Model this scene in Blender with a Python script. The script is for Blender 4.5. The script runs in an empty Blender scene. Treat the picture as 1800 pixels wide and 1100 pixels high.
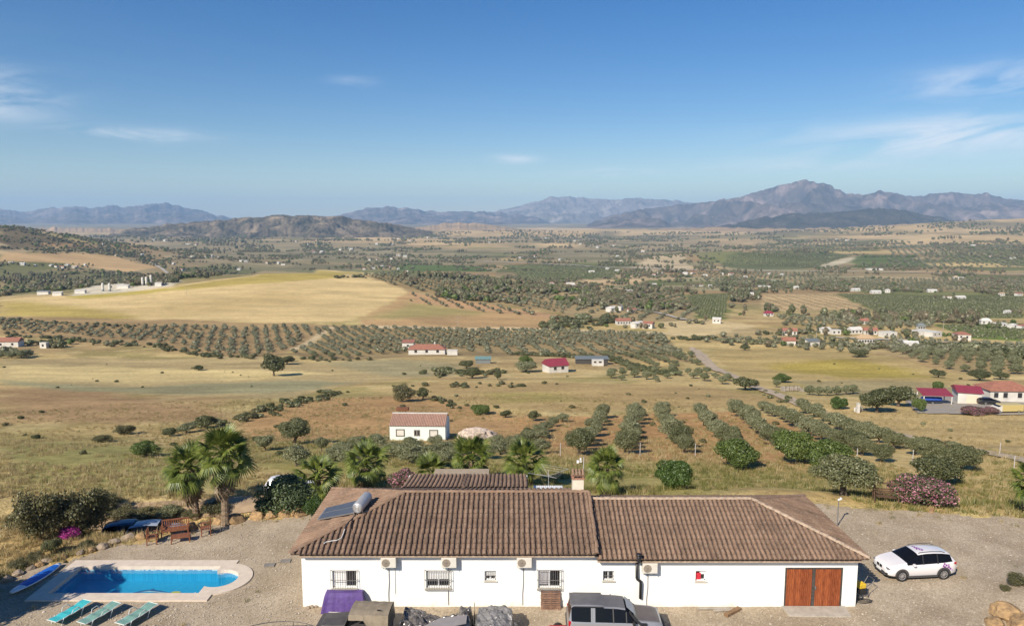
import bpy, bmesh, math, random
import numpy as np
from mathutils import Vector, Matrix, Euler

random.seed(7)
RNG = np.random.default_rng(7)
SC = bpy.context.scene
COL = SC.collection

# ---------------------------------------------------------------- camera
FPX, PITCH, CAMZ = 1285.0, math.atan(165 / 1285.0), 19.2
cam_data = bpy.data.cameras.new("camera")
cam_data.sensor_width = 36.0
cam_data.lens = 36.0 * FPX / 1800.0
cam_data.clip_start = 0.5
cam_data.clip_end = 60000.0
cam = bpy.data.objects.new("camera", cam_data)
COL.objects.link(cam)
cam.location = (0, 0, CAMZ)
cam.rotation_euler = (math.pi / 2 - PITCH, 0, 0)
SC.camera = cam

# ---------------------------------------------------------------- sky, sun, exposure
SUN_TRAVEL = Vector((2.0, 2.8, -2.55)).normalized()
SUN_EL = math.asin(-SUN_TRAVEL.z)
SUN_AZ = math.atan2(-SUN_TRAVEL.x, -SUN_TRAVEL.y)       # clockwise from +Y
world = bpy.data.worlds.new("World")
SC.world = world
world.use_nodes = True
wn, wl = world.node_tree.nodes, world.node_tree.links
wn.clear()
w_out = wn.new("ShaderNodeOutputWorld")
w_bg = wn.new("ShaderNodeBackground")
w_bg.inputs["Strength"].default_value = 0.082
w_sky = wn.new("ShaderNodeTexSky")
w_sky.sky_type = 'NISHITA'
w_sky.sun_disc = False
w_sky.sun_elevation = SUN_EL
w_sky.sun_rotation = SUN_AZ
w_sky.altitude = 200.0
w_sky.air_density = 1.0
w_sky.dust_density = 0.25
w_sky.ozone_density = 2.6
w_hsv = wn.new("ShaderNodeHueSaturation")
w_hsv.inputs["Saturation"].default_value = 1.42
w_hsv.inputs["Value"].default_value = 0.90
w_hsv.inputs["Hue"].default_value = 0.51
wl.new(w_sky.outputs[0], w_hsv.inputs["Color"])
# thin cirrus streaks: stretched noise over the direction, dense in a few places
w_tc = wn.new("ShaderNodeTexCoord")
w_sep = wn.new("ShaderNodeSeparateXYZ")
wl.new(w_tc.outputs["Generated"], w_sep.inputs[0])


def wmath(op, a, b=None, clamp=False):
    n = wn.new("ShaderNodeMath")
    n.operation = op
    n.use_clamp = clamp
    for i, v in enumerate((a, b)):
        if v is None:
            continue
        if isinstance(v, (int, float)):
            n.inputs[i].default_value = v
        else:
            wl.new(v, n.inputs[i])
    return n.outputs[0]


w_az = wmath('ARCTAN2', w_sep.outputs[0], w_sep.outputs[1])     # azimuth, 0 = ahead
w_el = wmath('ARCSINE', w_sep.outputs[2])
w_cmb = wn.new("ShaderNodeCombineXYZ")
wl.new(wmath('MULTIPLY', w_az, 3.2), w_cmb.inputs[0])
wl.new(wmath('ADD', wmath('MULTIPLY', w_el, 17.0), wmath('MULTIPLY', w_az, -1.8)), w_cmb.inputs[1])
w_no = wn.new("ShaderNodeTexNoise")
w_no.inputs["Scale"].default_value = 2.2
w_no.inputs["Detail"].default_value = 7.0
w_no.inputs["Roughness"].default_value = 0.58
w_no.inputs["Distortion"].default_value = 0.7
wl.new(w_cmb.outputs[0], w_no.inputs["Vector"])
w_mask = None
for az, el, sa, se, amp in ((31, 5.3, 8.5, 1.25, 1.3), (34, 8.7, 5.0, .9, 1.1), (-34.5, 7.6, 3.2, 1.5, .8), (-27.3, 5.7, 4.2, .42, 1.0), (7.5, 3.5, 3.2, .33, 1.1), (.2, 4.55, 1.6, .33, 1.0),
                            (-11.7, 10.0, 1.5, .35, .6), (22, 3.8, 7, .6, .6), (60, 9, 14, 3, .8), (-70, 12, 20, 3, .7), (140, 14, 40, 5, .7)):
    dx = wmath('DIVIDE', wmath('SUBTRACT', w_az, math.radians(az)), math.radians(sa))
    dy = wmath('DIVIDE', wmath('SUBTRACT', w_el, math.radians(el)), math.radians(se))
    q = wmath('ADD', wmath('MULTIPLY', dx, dx), wmath('MULTIPLY', dy, dy))
    g = wmath('MULTIPLY', wmath('POWER', 2.718, wmath('MULTIPLY', q, -1.0)), amp)
    w_mask = g if w_mask is None else wmath('MAXIMUM', w_mask, g)
w_cl = wmath('MULTIPLY', wmath('SUBTRACT', w_no.outputs["Fac"], 0.38), 2.6, True)
w_cl = wmath('MINIMUM', wmath('MULTIPLY', wmath('MULTIPLY', w_cl, w_mask), 1.25), 0.72)
w_mix = wn.new("ShaderNodeMixRGB")
w_mix.inputs[2].default_value = (8.5, 8.8, 9.2, 1)
wl.new(w_cl, w_mix.inputs[0])
wl.new(w_hsv.outputs[0], w_mix.inputs[1])
wl.new(w_mix.outputs[0], w_bg.inputs["Color"])
wl.new(w_bg.outputs[0], w_out.inputs["Surface"])

sun_data = bpy.data.lights.new("sun", 'SUN')
sun_data.energy = 5.0
sun_data.angle = math.radians(0.55)
sun_data.color = (1.0, 0.90, 0.76)
sun = bpy.data.objects.new("sun", sun_data)
COL.objects.link(sun)
sun.rotation_euler = SUN_TRAVEL.to_track_quat('-Z', 'Y').to_euler()
sun.location = (-60, -80, 90)

SC.view_settings.view_transform = 'Standard'
SC.view_settings.look = 'None'
SC.view_settings.exposure = 0.45
SC.view_settings.gamma = 1.0
SC.view_settings.use_curve_mapping = False
SC.render.engine = 'CYCLES'
SC.cycles.max_bounces = 6
SC.cycles.volume_bounces = 1
SC.cycles.transparent_max_bounces = 12
SC.cycles.use_denoising = True

# ---------------------------------------------------------------- numeric helpers


def sstep(a, b, x):
    t = np.clip((x - a) / (b - a), 0, 1)
    return t * t * (3 - 2 * t)


def _hash(ix, iy, seed):
    h = (ix.astype(np.int64) * 374761393 + iy.astype(np.int64) * 668265263 + seed * 1442695041) & 0x7fffffff
    h = ((h ^ (h >> 13)) * 1274126177) & 0x7fffffff
    h = ((h ^ (h >> 16)) * 1911520717) & 0x7fffffff
    return ((h ^ (h >> 15)) & 0xffffff) / float(0xffffff)


def vnoise(x, y, seed=0):
    x = np.asarray(x, float)
    y = np.asarray(y, float)
    ix, iy = np.floor(x), np.floor(y)
    fx, fy = x - ix, y - iy
    fx, fy = fx * fx * fx * (fx * (fx * 6 - 15) + 10), fy * fy * fy * (fy * (fy * 6 - 15) + 10)
    a, b = _hash(ix, iy, seed), _hash(ix + 1, iy, seed)
    c, d = _hash(ix, iy + 1, seed), _hash(ix + 1, iy + 1, seed)
    return (a + (b - a) * fx) * (1 - fy) + (c + (d - c) * fx) * fy


def fbm(x, y, wl, octs=4, seed=0, gain=0.5):
    s, amp, tot, f = 0.0, 1.0, 0.0, 1.0 / wl
    for o in range(octs):
        s = s + amp * vnoise(np.asarray(x) * f + o * 17.3, np.asarray(y) * f - o * 9.1, seed + o)
        tot += amp
        amp *= gain
        f *= 2.03
    return s / tot


def sdist(px, py, poly):
    """signed distance to a polygon, positive outside (vectorised)."""
    px = np.asarray(px, float)
    py = np.asarray(py, float)
    best = np.full(px.shape, 1e18)
    inside = np.zeros(px.shape, bool)
    n = len(poly)
    for i in range(n):
        x0, y0 = poly[i]
        x1, y1 = poly[(i + 1) % n]
        ex, ey = x1 - x0, y1 - y0
        L = ex * ex + ey * ey + 1e-12
        t = np.clip(((px - x0) * ex + (py - y0) * ey) / L, 0, 1)
        best = np.minimum(best, (px - x0 - t * ex) ** 2 + (py - y0 - t * ey) ** 2)
        if abs(ey) > 1e-12:
            c = ((y0 > py) != (y1 > py)) & (px < ex * (py - y0) / ey + x0)
            inside ^= c
    d = np.sqrt(best)
    return np.where(inside, -d, d)


# ---------------------------------------------------------------- terrain height
PLATEAU = [(-11, 47.4), (-13.4, 46.0), (-17, 45.4), (-21.8, 42.7), (-25.5, 39.8), (-28.2, 37.0), (-33, 28), (-38, 0), (-38, -60), (70, -60),
           (70, 20), (60, 40), (45, 44.5), (33, 46), (26, 47.5), (19, 49.3), (8, 48.8), (-2, 48.8)]
_PK = np.array([(-500, -2), (40, -2.0), (52, -2.5), (60, -3.7), (77, -6.6), (105, -13), (140, -18.5), (200, -27), (268, -36.5), (357, -46), (510, -57),
                (700, -68), (900, -77), (1300, -88), (2000, -96), (3000, -98), (4500, -92), (7000, -82), (12000, -62), (20000, -45),
                (60000, -45)], float)
_BUMPS = [(-230, 790, 215, 165, 33), (-1500, 1800, 350, 350, 113), (3250, 4300, 950, 620, 118), (1500, 2350, 520, 420, 24),
          (900, 5600, 900, 350, 26), (175, 300, 55, 45, 3.2), (-700, 5200, 700, 300, 28), (620, 2050, 150, 110, 22),
          (-1150, 1350, 200, 160, 14), (2300, 3100, 500, 350, 30), (-27.2, 52.4, 6, 2.0, -2.2)]


def H(x, y):
    x = np.asarray(x, float)
    y = np.asarray(y, float)
    z = np.interp(y, _PK[:, 0], _PK[:, 1])
    z = (z + np.interp(y * 0.94, _PK[:, 0], _PK[:, 1]) + np.interp(y * 1.06, _PK[:, 0], _PK[:, 1])) / 3
    for bx, by, sx, sy, h in _BUMPS:
        z = z + h * np.exp(-((x - bx) / sx) ** 2 / 2 - ((y - by) / sy) ** 2 / 2)
    r = np.hypot(x, y)
    z = z + (fbm(x, y, 38, 3, 3) - .5) * 1.5 * sstep(55, 110, r)
    z = z + (fbm(x, y, 160, 3, 5) - .5) * 5 * sstep(90, 300, r) * (1 - sstep(500, 560, r) * (1 - sstep(1000, 1400, r)) * (x < 50))
    z = z + (fbm(x, y, 700, 4, 9) - .5) * 22 * sstep(1200, 2600, r)
    d = sdist(x, y, PLATEAU)
    w = np.where(x < -9, 3.2, 10.0)
    z = z * sstep(0, 1, d / w)
    z = z + 1.7 * np.exp(-((x - 28.3) / 2.9) ** 2 - ((y - 33.0) / 3.4) ** 2)
    return z


_T = np.geomspace(26, 24000, 1500)


def ray(px, py):
    a = (px - 900) / FPX
    b = -(py - 550) / FPX
    return np.array([a, math.cos(PITCH) + b * math.sin(PITCH), -math.sin(PITCH) + b * math.cos(PITCH)])


def G(px, py):
    """where the line of sight through photo pixel (px, py) meets the ground."""
    d = ray(px, py)
    x, y, z = d[0] * _T, d[1] * _T, CAMZ + d[2] * _T
    f = z - H(x, y)
    k = int(np.argmax(f < 0)) if (f < 0).any() else len(_T) - 1
    lo, hi = _T[max(k - 1, 0)], _T[k]
    for _ in range(12):
        m = (lo + hi) / 2
        if CAMZ + d[2] * m - float(H(d[0] * m, d[1] * m)) < 0:
            hi = m
        else:
            lo = m
    t = hi
    return Vector((d[0] * t, d[1] * t, float(H(d[0] * t, d[1] * t))))


def GM(pts):
    return [(v.x, v.y) for v in (G(*p) for p in pts)]


def mpp(v):
    """metres per photo pixel at a world point."""
    return (v.y * math.cos(PITCH) + (CAMZ - v.z) * math.sin(PITCH)) / FPX


# ---------------------------------------------------------------- material helpers
MATS = {}


def new_mat(name):
    m = bpy.data.materials.new(name)
    m.use_nodes = True
    MATS[name] = m
    return m, m.node_tree.nodes, m.node_tree.links, m.node_tree.nodes["Principled BSDF"]


def mat(name, col, rough=0.7, var=0.0, scale=3.0, bump=0.0, bscale=40.0, metal=0.0, col2=None, rnd=0.0, spec=0.5, detail=5.0, coat=0.0):
    """plain procedural material: colour varied by noise and per object, optional bump."""
    if name in MATS:
        return MATS[name]
    m, n, l, p = new_mat(name)
    p.inputs["Base Color"].default_value = (*col, 1)
    p.inputs["Roughness"].default_value = rough
    p.inputs["Metallic"].default_value = metal
    p.inputs["Specular IOR Level"].default_value = spec
    p.inputs["Coat Weight"].default_value = coat
    src = None
    tc = n.new("ShaderNodeTexCoord")
    if var > 0 or col2 is not None:
        no = n.new("ShaderNodeTexNoise")
        no.inputs["Scale"].default_value = scale
        no.inputs["Detail"].default_value = detail
        no.inputs["Roughness"].default_value = 0.6
        l.new(tc.outputs["Object"], no.inputs["Vector"])
        ra = n.new("ShaderNodeValToRGB")
        c2 = col2 if col2 is not None else tuple(min(1, c * (1 + var)) for c in col)
        c1 = col if col2 is not None else tuple(c * (1 - var) for c in col)
        ra.color_ramp.elements[0].position = 0.33
        ra.color_ramp.elements[1].position = 0.67
        ra.color_ramp.elements[0].color = (*c1, 1)
        ra.color_ramp.elements[1].color = (*c2, 1)
        l.new(no.outputs["Fac"], ra.inputs[0])
        src = ra.outputs[0]
    if rnd > 0:
        oi = n.new("ShaderNodeObjectInfo")
        mr = n.new("ShaderNodeMapRange")
        mr.inputs[3].default_value = 1 - rnd
        mr.inputs[4].default_value = 1 + rnd
        l.new(oi.outputs["Random"], mr.inputs[0])
        hs = n.new("ShaderNodeHueSaturation")
        l.new(mr.outputs[0], hs.inputs["Value"])
        if src is not None:
            l.new(src, hs.inputs["Color"])
        else:
            hs.inputs["Color"].default_value = (*col, 1)
        src = hs.outputs[0]
    if src is not None:
        l.new(src, p.inputs["Base Color"])
    if bump > 0:
        nb = n.new("ShaderNodeTexNoise")
        nb.inputs["Scale"].default_value = bscale
        nb.inputs["Detail"].default_value = 4
        l.new(tc.outputs["Object"], nb.inputs["Vector"])
        bu = n.new("ShaderNodeBump")
        bu.inputs["Strength"].default_value = bump
        bu.inputs["Distance"].default_value = 0.05
        l.new(nb.outputs["Fac"], bu.inputs["Height"])
        l.new(bu.outputs[0], p.inputs["Normal"])
    return m


# ---------------------------------------------------------------- mesh helpers
class MB:
    """collects simple shapes; build() links them as ONE mesh object."""

    def __init__(self):
        self.v, self.f, self.m = [], [], []

    def add(self, vs, fs, mi=0):
        o = len(self.v)
        self.v += [tuple(v) for v in vs]
        self.f += [tuple(i + o for i in f) for f in fs]
        self.m += [mi] * len(fs)
        return self

    def quad(self, a, b, c, d, mi=0):
        return self.add([a, b, c, d], [(0, 1, 2, 3)], mi)

    def box(self, c, s, mi=0, rz=0.0, M=None):
        x, y, z = s[0] / 2, s[1] / 2, s[2] / 2
        vs = [Vector((sx * x, sy * y, sz * z)) for sz in (-1, 1) for sy in (-1, 1) for sx in (-1, 1)]
        R = M if M is not None else Matrix.Rotation(rz, 3, 'Z')
        vs = [R @ v + Vector(c) for v in vs]
        return self.add(vs, [(0, 2, 3, 1), (4, 5, 7, 6), (0, 1, 5, 4), (2, 6, 7, 3), (0, 4, 6, 2), (1, 3, 7, 5)], mi)

    def bar(self, a, b, r, mi=0, n=6, r2=None, cap=True):
        a, b = Vector(a), Vector(b)
        r2 = r if r2 is None else r2
        d = (b - a).normalized()
        u = d.orthogonal().normalized()
        w = d.cross(u)
        vs = []
        for p, rr in ((a, r), (b, r2)):
            for i in range(n):
                t = 2 * math.pi * i / n
                vs.append(p + rr * (math.cos(t) * u + math.sin(t) * w))
        fs = [(i, (i + 1) % n, n + (i + 1) % n, n + i) for i in range(n)]
        if cap:
            fs += [tuple(reversed(range(n))), tuple(range(n, 2 * n))]
        return self.add(vs, fs, mi)

    def tube(self, pts, r, mi=0, n=6):
        pts = [Vector(p) for p in pts]
        rs = r if isinstance(r, (list, tuple)) else [r] * len(pts)
        vs = []
        u = None
        for i, p in enumerate(pts):
            d = (pts[min(i + 1, len(pts) - 1)] - pts[max(i - 1, 0)]).normalized()
            u = d.orthogonal().normalized() if u is None else (u - d * u.dot(d)).normalized()
            w = d.cross(u)
            for k in range(n):
                t = 2 * math.pi * k / n
                vs.append(p + rs[i] * (math.cos(t) * u + math.sin(t) * w))
        fs = []
        for i in range(len(pts) - 1):
            for k in range(n):
                fs.append((i * n + k, i * n + (k + 1) % n, (i + 1) * n + (k + 1) % n, (i + 1) * n + k))
        fs += [tuple(reversed(range(n))), tuple(range((len(pts) - 1) * n, len(pts) * n))]
        return self.add(vs, fs, mi)

    def prism(self, poly, z0, z1, mi=0, side=None):
        n = len(poly)
        vs = [(p[0], p[1], z0) for p in poly] + [(p[0], p[1], z1) for p in poly]
        self.add(vs, [tuple(range(n, 2 * n)), tuple(reversed(range(n)))], mi)
        o = len(self.v) - 2 * n
        for i in range(n):
            self.f.append((o + i, o + (i + 1) % n, o + n + (i + 1) % n, o + n + i))
            self.m.append(mi if side is None else side)
        return self

    def loft(self, rings, mi=0, closed=True, caps=True):
        n = len(rings[0])
        vs = [p for r in rings for p in r]
        fs = []
        for i in range(len(rings) - 1):
            for k in range(n if closed else n - 1):
                fs.append((i * n + k, i * n + (k + 1) % n, (i + 1) * n + (k + 1) % n, (i + 1) * n + k))
        if caps and closed:
            fs += [tuple(reversed(range(n))), tuple(range((len(rings) - 1) * n, len(rings) * n))]
        return self.add(vs, fs, mi)

    def mesh(self, name, mats, smooth=False):
        me = bpy.data.meshes.new(name)
        me.from_pydata(self.v, [], self.f)
        for m in (mats if isinstance(mats, (list, tuple)) else [mats]):
            me.materials.append(m)
        me.polygons.foreach_set("material_index", self.m)
        if smooth:
            me.polygons.foreach_set("use_smooth", [True] * len(self.f))
        me.update()
        return me

    def build(self, name, mats, parent=None, loc=None, rz=0.0, smooth=False, bevel=0.0):
        me = self.mesh(name, mats, smooth)
        o = obj(name, me, parent, loc, rz)
        if bevel > 0:
            b = o.modifiers.new("bevel", 'BEVEL')
            b.width = bevel
            b.segments = 2
            b.limit_method = 'ANGLE'
        return o


def obj(name, me, parent=None, loc=None, rz=0.0):
    o = bpy.data.objects.new(name, me)
    COL.objects.link(o)
    if parent is not None:
        o.parent = parent
    if loc is not None:
        o.location = loc
    if rz:
        o.rotation_euler = (0, 0, rz)
    return o


def tag(o, label, cat, group=None):
    o["label"] = label
    o["category"] = cat
    if group:
        o["group"] = group
    return o


def empty(name, loc, rz=0.0, label=None, cat=None, group=None):
    o = bpy.data.objects.new(name, None)
    COL.objects.link(o)
    o.location = loc
    o.rotation_euler = (0, 0, rz)
    o.empty_display_size = 0.3
    if label:
        tag(o, label, cat, group)
    return o


def np_mesh(name, verts, faces, mats, smooth=False, mi=None):
    """fast mesh from numpy: faces (n,3) or (n,4)."""
    me = bpy.data.meshes.new(name)
    nv, nf, k = len(verts), len(faces), faces.shape[1]
    me.vertices.add(nv)
    me.vertices.foreach_set("co", np.asarray(verts, np.float32).ravel())
    me.loops.add(nf * k)
    me.loops.foreach_set("vertex_index", np.asarray(faces, np.int32).ravel())
    me.polygons.add(nf)
    me.polygons.foreach_set("loop_start", np.arange(0, nf * k, k, dtype=np.int32))
    for m in (mats if isinstance(mats, (list, tuple)) else [mats]):
        me.materials.append(m)
    if mi is not None:
        me.polygons.foreach_set("material_index", np.asarray(mi, np.int32))
    if smooth:
        me.polygons.foreach_set("use_smooth", np.ones(nf, bool))
    me.update(calc_edges=True)
    return me


def struct(o, kind="structure"):
    o["kind"] = kind
    return o
# ================================================================ THE LAND
STRAW, PALE, BROWN, GREEN, RED, GREYG, YELG, DARKG, SCRUB = (
    (.46, .345, .165), (.55, .44, .235), (.33, .222, .118), (.235, .215, .075), (.37, .215, .10), (.265, .245, .15), (.34, .27, .05),
    (.085, .115, .035), (.175, .155, .085))


def ground_colours(x, y, z):
    r = np.hypot(x, y)
    n1, n2, n3 = fbm(x, y, 26, 4, 21), fbm(x, y, 95, 4, 31), fbm(x, y, 9, 3, 41)
    c = np.empty((len(x), 3))
    c[:] = STRAW

    def blend(w, colour):
        w = np.clip(w, 0, 1)[:, None]
        c[:] = c * (1 - w) + np.array(colour) * w

    blend(sstep(.45, .62, n2) * .8, BROWN)
    blend(sstep(.50, .68, n1) * .6, GREEN)
    blend(sstep(.52, .70, n3) * .5, PALE)

    def paint(pts, colour, feather=.004, amt=1.0, edge=.010, cut=None, world=False):
        """a field: photo-calibrated outline laid on the land, uneven edge, optional noise cut (field, lo, hi)."""
        poly = pts if world else GM(pts)
        a = np.array(poly)
        pad = 0.03 * np.hypot(a[:, 0], a[:, 1]).max() + 4
        s = np.where((x > a[:, 0].min() - pad) & (x < a[:, 0].max() + pad) & (y > a[:, 1].min() - pad) & (y < a[:, 1].max() + pad))[0]
        if not len(s):
            return
        xs, ys, rs = x[s], y[s], r[s]
        d = sdist(xs, ys, poly) + (fbm(xs / rs * 60, np.log(rs) * 60, 1.6, 3, 51) - .5) * 2 * edge * rs
        w = (1 - sstep(-feather * rs - .2, feather * rs + .2, d)) * amt
        if cut is not None:
            w = w * sstep(cut[1], cut[2], cut[0][s])
        w = w[:, None]
        c[s] = c[s] * (1 - w) + np.array(colour) * w

    # far valley: scrub and patchwork of small plots
    far = sstep(560, 900, y)
    blend(far * .95, (.26, .205, .12))
    cell = 170.0
    gx, gy = np.floor((x + 40 * vnoise(x / 300, y / 300, 7)) / cell), np.floor((y + .35 * x) / (cell * .8))
    hsh = _hash(gx, gy, 77)
    for lo, hi, colr in ((0, .16, DARKG), (.16, .30, (.12, .15, .045)), (.30, .42, BROWN), (.42, .52, STRAW), (.52, .60, (.42, .32, .2)),
                         (.60, .70, GREYG)):
        blend(far * ((hsh >= lo) & (hsh < hi)) * .75 * (1 - sstep(3500, 5500, r)), colr)
    nf = fbm(x, y, 420, 4, 61)
    blend(sstep(2400, 3600, r) * sstep(.44, .52, nf) * .9, (.45, .32, .175))
    blend(sstep(3800, 5200, r) * (1 - sstep(.40, .47, nf)) * .8, (.16, .14, .09))
    blend(sstep(6500, 8000, r) * .8, (.2, .17, .11))
    paint([(240, 416), (500, 424), (700, 430), (860, 440), (870, 468), (650, 476), (420, 474), (300, 462)], (.215, .185, .12), amt=.7, feather=.03, edge=.03)
    paint([(870, 415), (1200, 418), (1300, 430), (1200, 462), (900, 460)], (.22, .185, .12), amt=.6, feather=.03, edge=.03)
    # ridge on the left: dark scrub with tan clearings
    paint([(0, 388), (70, 408), (140, 428), (225, 440), (290, 462), (200, 447), (100, 435), (0, 440)], (.13, .10, .06), amt=.9)
    paint([(0, 443), (100, 444), (200, 450), (280, 470), (225, 478), (100, 462), (0, 460)], (.45, .30, .16))
    paint([(60, 426), (150, 428), (190, 436), (100, 436)], (.36, .23, .12))
    paint([(0, 470), (230, 480), (300, 500), (150, 515), (0, 520)], (.15, .15, .07), amt=.8)
    paint([(150, 505), (260, 494), (318, 497), (300, 510), (120, 521)], (.5, .46, .40))
    # wheat hill
    hill = [(0, 523), (150, 521), (300, 503), (450, 483), (560, 474), (660, 480), (720, 512), (660, 545), (600, 566), (300, 574), (120, 568), (0, 556)]
    paint(hill, (.53, .40, .21), edge=.004)
    paint([(300, 506), (450, 485), (560, 475), (640, 480), (600, 488), (480, 497), (340, 508)], YELG, amt=.8, edge=.006)
    paint([(0, 530), (150, 540), (240, 556), (230, 570), (100, 566), (0, 555)], YELG, amt=.75, edge=.012, feather=.02)
    paint([(100, 522), (290, 508), (330, 508), (150, 526)], (.36, .30, .04), amt=.8)
    paint([(200, 545), (480, 515), (560, 520), (300, 560)], (.41, .30, .14), amt=.5, feather=.03)
    paint([(630, 560), (720, 515), (850, 545), (985, 560), (985, 580), (640, 578)], (.42, .275, .145))
    paint([(640, 560), (730, 530), (860, 550), (700, 560)], (.27, .26, .10), amt=.7, feather=.02)
    paint([(720, 512), (1000, 555), (990, 562), (730, 532)], (.42, .26, .15))
    # orchard soils
    paint([(0, 557), (640, 573), (560, 590), (480, 632), (420, 628), (280, 606), (0, 590)], (.31, .215, .115))
    paint([(600, 573), (1160, 585), (1230, 640), (1000, 625), (700, 628), (560, 634), (500, 622)], (.29, .215, .115))
    paint([(640, 485), (730, 488), (1010, 520), (1000, 550), (720, 512)], (.3, .22, .12))
    paint([(900, 500), (1190, 515), (1230, 545), (1220, 565), (1000, 560)], (.33, .25, .14))
    paint([(506, 614), (580, 574), (590, 575), (522, 615)], (.5, .40, .27), edge=.001)
    paint([(640, 572), (800, 575), (1000, 578), (1240, 586), (1240, 590), (1000, 582), (800, 579), (640, 576)], (.52, .42, .29), edge=.001)
    # valley fields
    paint([(880, 466), (1010, 464), (1090, 472), (1080, 488), (930, 492)], (.12, .145, .055))
    paint([(700, 465), (850, 468), (860, 478), (690, 476)], (.10, .15, .045))
    paint([(1200, 518), (1280, 515), (1282, 540), (1275, 562), (1225, 560), (1215, 530)], (.14, .17, .05))
    paint([(1340, 517), (1470, 515), (1522, 542), (1340, 545)], (.45, .325, .185), edge=.002)
    paint([(1470, 516), (1800, 520), (1800, 560), (1560, 556), (1525, 542)], (.125, .145, .05))
    paint([(1640, 570), (1800, 568), (1800, 600), (1700, 594)], (.12, .18, .035), edge=.003)
    paint([(1165, 566), (1240, 562), (1330, 572), (1310, 588), (1180, 592)], (.52, .41, .24))
    paint([(1030, 492), (1135, 492), (1120, 500), (1000, 500)], (.46, .33, .2))
    paint([(1290, 446), (1420, 443), (1500, 448), (1440, 470), (1330, 474), (1260, 466)], (.115, .13, .055))
    paint([(1440, 466), (1515, 447), (1524, 452), (1450, 471)], (.45, .40, .31), edge=.001)
    paint([(1110, 470), (1160, 448), (1200, 452), (1222, 473), (1140, 478)], (.45, .36, .25))
    paint([(1500, 447), (1600, 448), (1640, 470), (1500, 470)], (.10, .13, .04))
    paint([(1200, 600), (1420, 600), (1420, 585), (1320, 575), (1240, 592)], (.32, .24, .13), amt=.6)
    paint([(1540, 610), (1800, 612), (1800, 660), (1680, 655)], (.30, .225, .12))
    paint([(1560, 580), (1700, 600), (1740, 612), (1560, 606)], (.45, .34, .17))
    for py, px0, px1 in ((410, 240, 480), (420, 560, 760), (404, 850, 1050), (409, 1080, 1330), (402, 1340, 1560), (417, 1500, 1800), (405, 1600, 1800),
                         (428, 720, 840), (426, 1560, 1760), (431, 940, 1040)):
        paint([(px0, py - 3), ((px0 + px1) / 2, py - 4), (px1, py - 2), (px1 - 20, py + 3), ((px0 + px1) / 2, py + 4), (px0 + 10, py + 3)],
              (.50, .36, .21), amt=.9, feather=.02)
    # the rounded yellow-green field and the middle meadows
    paint([(1240, 618), (1340, 610), (1480, 612), (1600, 635), (1700, 662), (1640, 690), (1440, 676), (1310, 662)], (.40, .30, .135), edge=.006)
    paint([(1350, 640), (1480, 630), (1600, 650), (1640, 665), (1480, 664), (1380, 655)], YELG, amt=.85, feather=.02, edge=.02)
    paint([(1400, 668), (1640, 672), (1720, 690), (1640, 700), (1430, 690)], (.33, .28, .16), amt=.8)
    paint([(0, 628), (480, 626), (560, 640), (800, 628), (840, 650), (640, 672), (470, 700), (200, 690), (0, 660)], (.40, .31, .165))
    paint([(0, 638), (300, 648), (480, 650), (560, 655), (460, 668), (200, 672), (0, 670)], (.58, .46, .23), amt=.85, feather=.02, edge=.03)
    paint([(0, 668), (260, 680), (500, 668), (620, 672), (480, 692), (240, 692), (0, 676)], (.28, .275, .17), amt=.85, feather=.02, edge=.02)
    paint([(0, 676), (200, 690), (380, 720), (400, 735), (200, 745), (0, 740)], (.35, .225, .125), amt=.9, feather=.02, edge=.02)
    paint([(560, 636), (700, 630), (800, 640), (800, 662), (680, 660)], (.29, .27, .165), amt=.7, feather=.02)
    paint([(720, 672), (980, 672), (1250, 680), (1380, 700), (1300, 716), (1000, 724), (850, 712), (740, 690)], (.40, .285, .14), feather=.02)
    paint([(840, 690), (980, 690), (1020, 706), (880, 708)], (.31, .27, .08), amt=.7, feather=.03)
    paint([(420, 740), (560, 700), (720, 694), (860, 725), (1000, 735), (1000, 765), (800, 775), (600, 770), (430, 780)], (.42, .255, .125), feather=.015, edge=.02)
    paint([(900, 735), (1300, 722), (1440, 760), (1500, 800), (1400, 820), (1000, 810), (880, 790)], (.42, .24, .115), feather=.01, edge=.02)
    paint([(1440, 716), (1800, 724), (1800, 800), (1620, 770), (1490, 745)], (.47, .345, .175), amt=.8)
    paint([(0, 760), (250, 770), (330, 850), (200, 880), (0, 830)], (.31, .265, .105), amt=.75, feather=.02, edge=.03)
    paint([(0, 770), (150, 780), (420, 790), (440, 862), (230, 874), (0, 860)], (.26, .25, .09), amt=.75, feather=.02, edge=.03)
    paint([(420, 800), (900, 800), (1400, 820), (1500, 860), (1000, 872), (600, 880)], (.265, .24, .085), amt=.8, feather=.02, edge=.03)
    paint([(1000, 810), (1440, 830), (1460, 860), (1200, 874), (1000, 868)], (.27, .25, .08), amt=.7, feather=.02, cut=(n3, .40, .55))
    paint([(1360, 800), (1460, 815), (1800, 830), (1800, 905), (1480, 890), (1300, 868)], (.43, .29, .145), amt=.55, feather=.02, cut=(n3, .38, .52))
    paint([(0, 930), (140, 900), (330, 905), (440, 900), (300, 945), (120, 985), (0, 1010)], (.36, .25, .12), amt=.7, feather=.02)
    paint([(150, 905), (250, 885), (420, 880), (430, 895), (300, 900), (190, 918)], (.38, .25, .14), amt=.8)
    paint([(1735, 1100), (1750, 1050), (1800, 1010), (1800, 1100)], (.40, .27, .14), amt=.8, feather=.01)
    # fine mottling of the standing dry grass
    m = (fbm(x, y, 3.0, 3, 91) - .5) * .5 * (1 - sstep(90, 220, r)) + (fbm(x * .22, y, 11, 5, 95, .62) - .5) * .7 * sstep(60, 160, r) * (1 - sstep(900, 1500, r))
    m = m + (fbm(x * .5, y, 5.5, 4, 99, .65) - .5) * .42 * sstep(70, 130, r) * (1 - sstep(420, 620, r))
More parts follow.
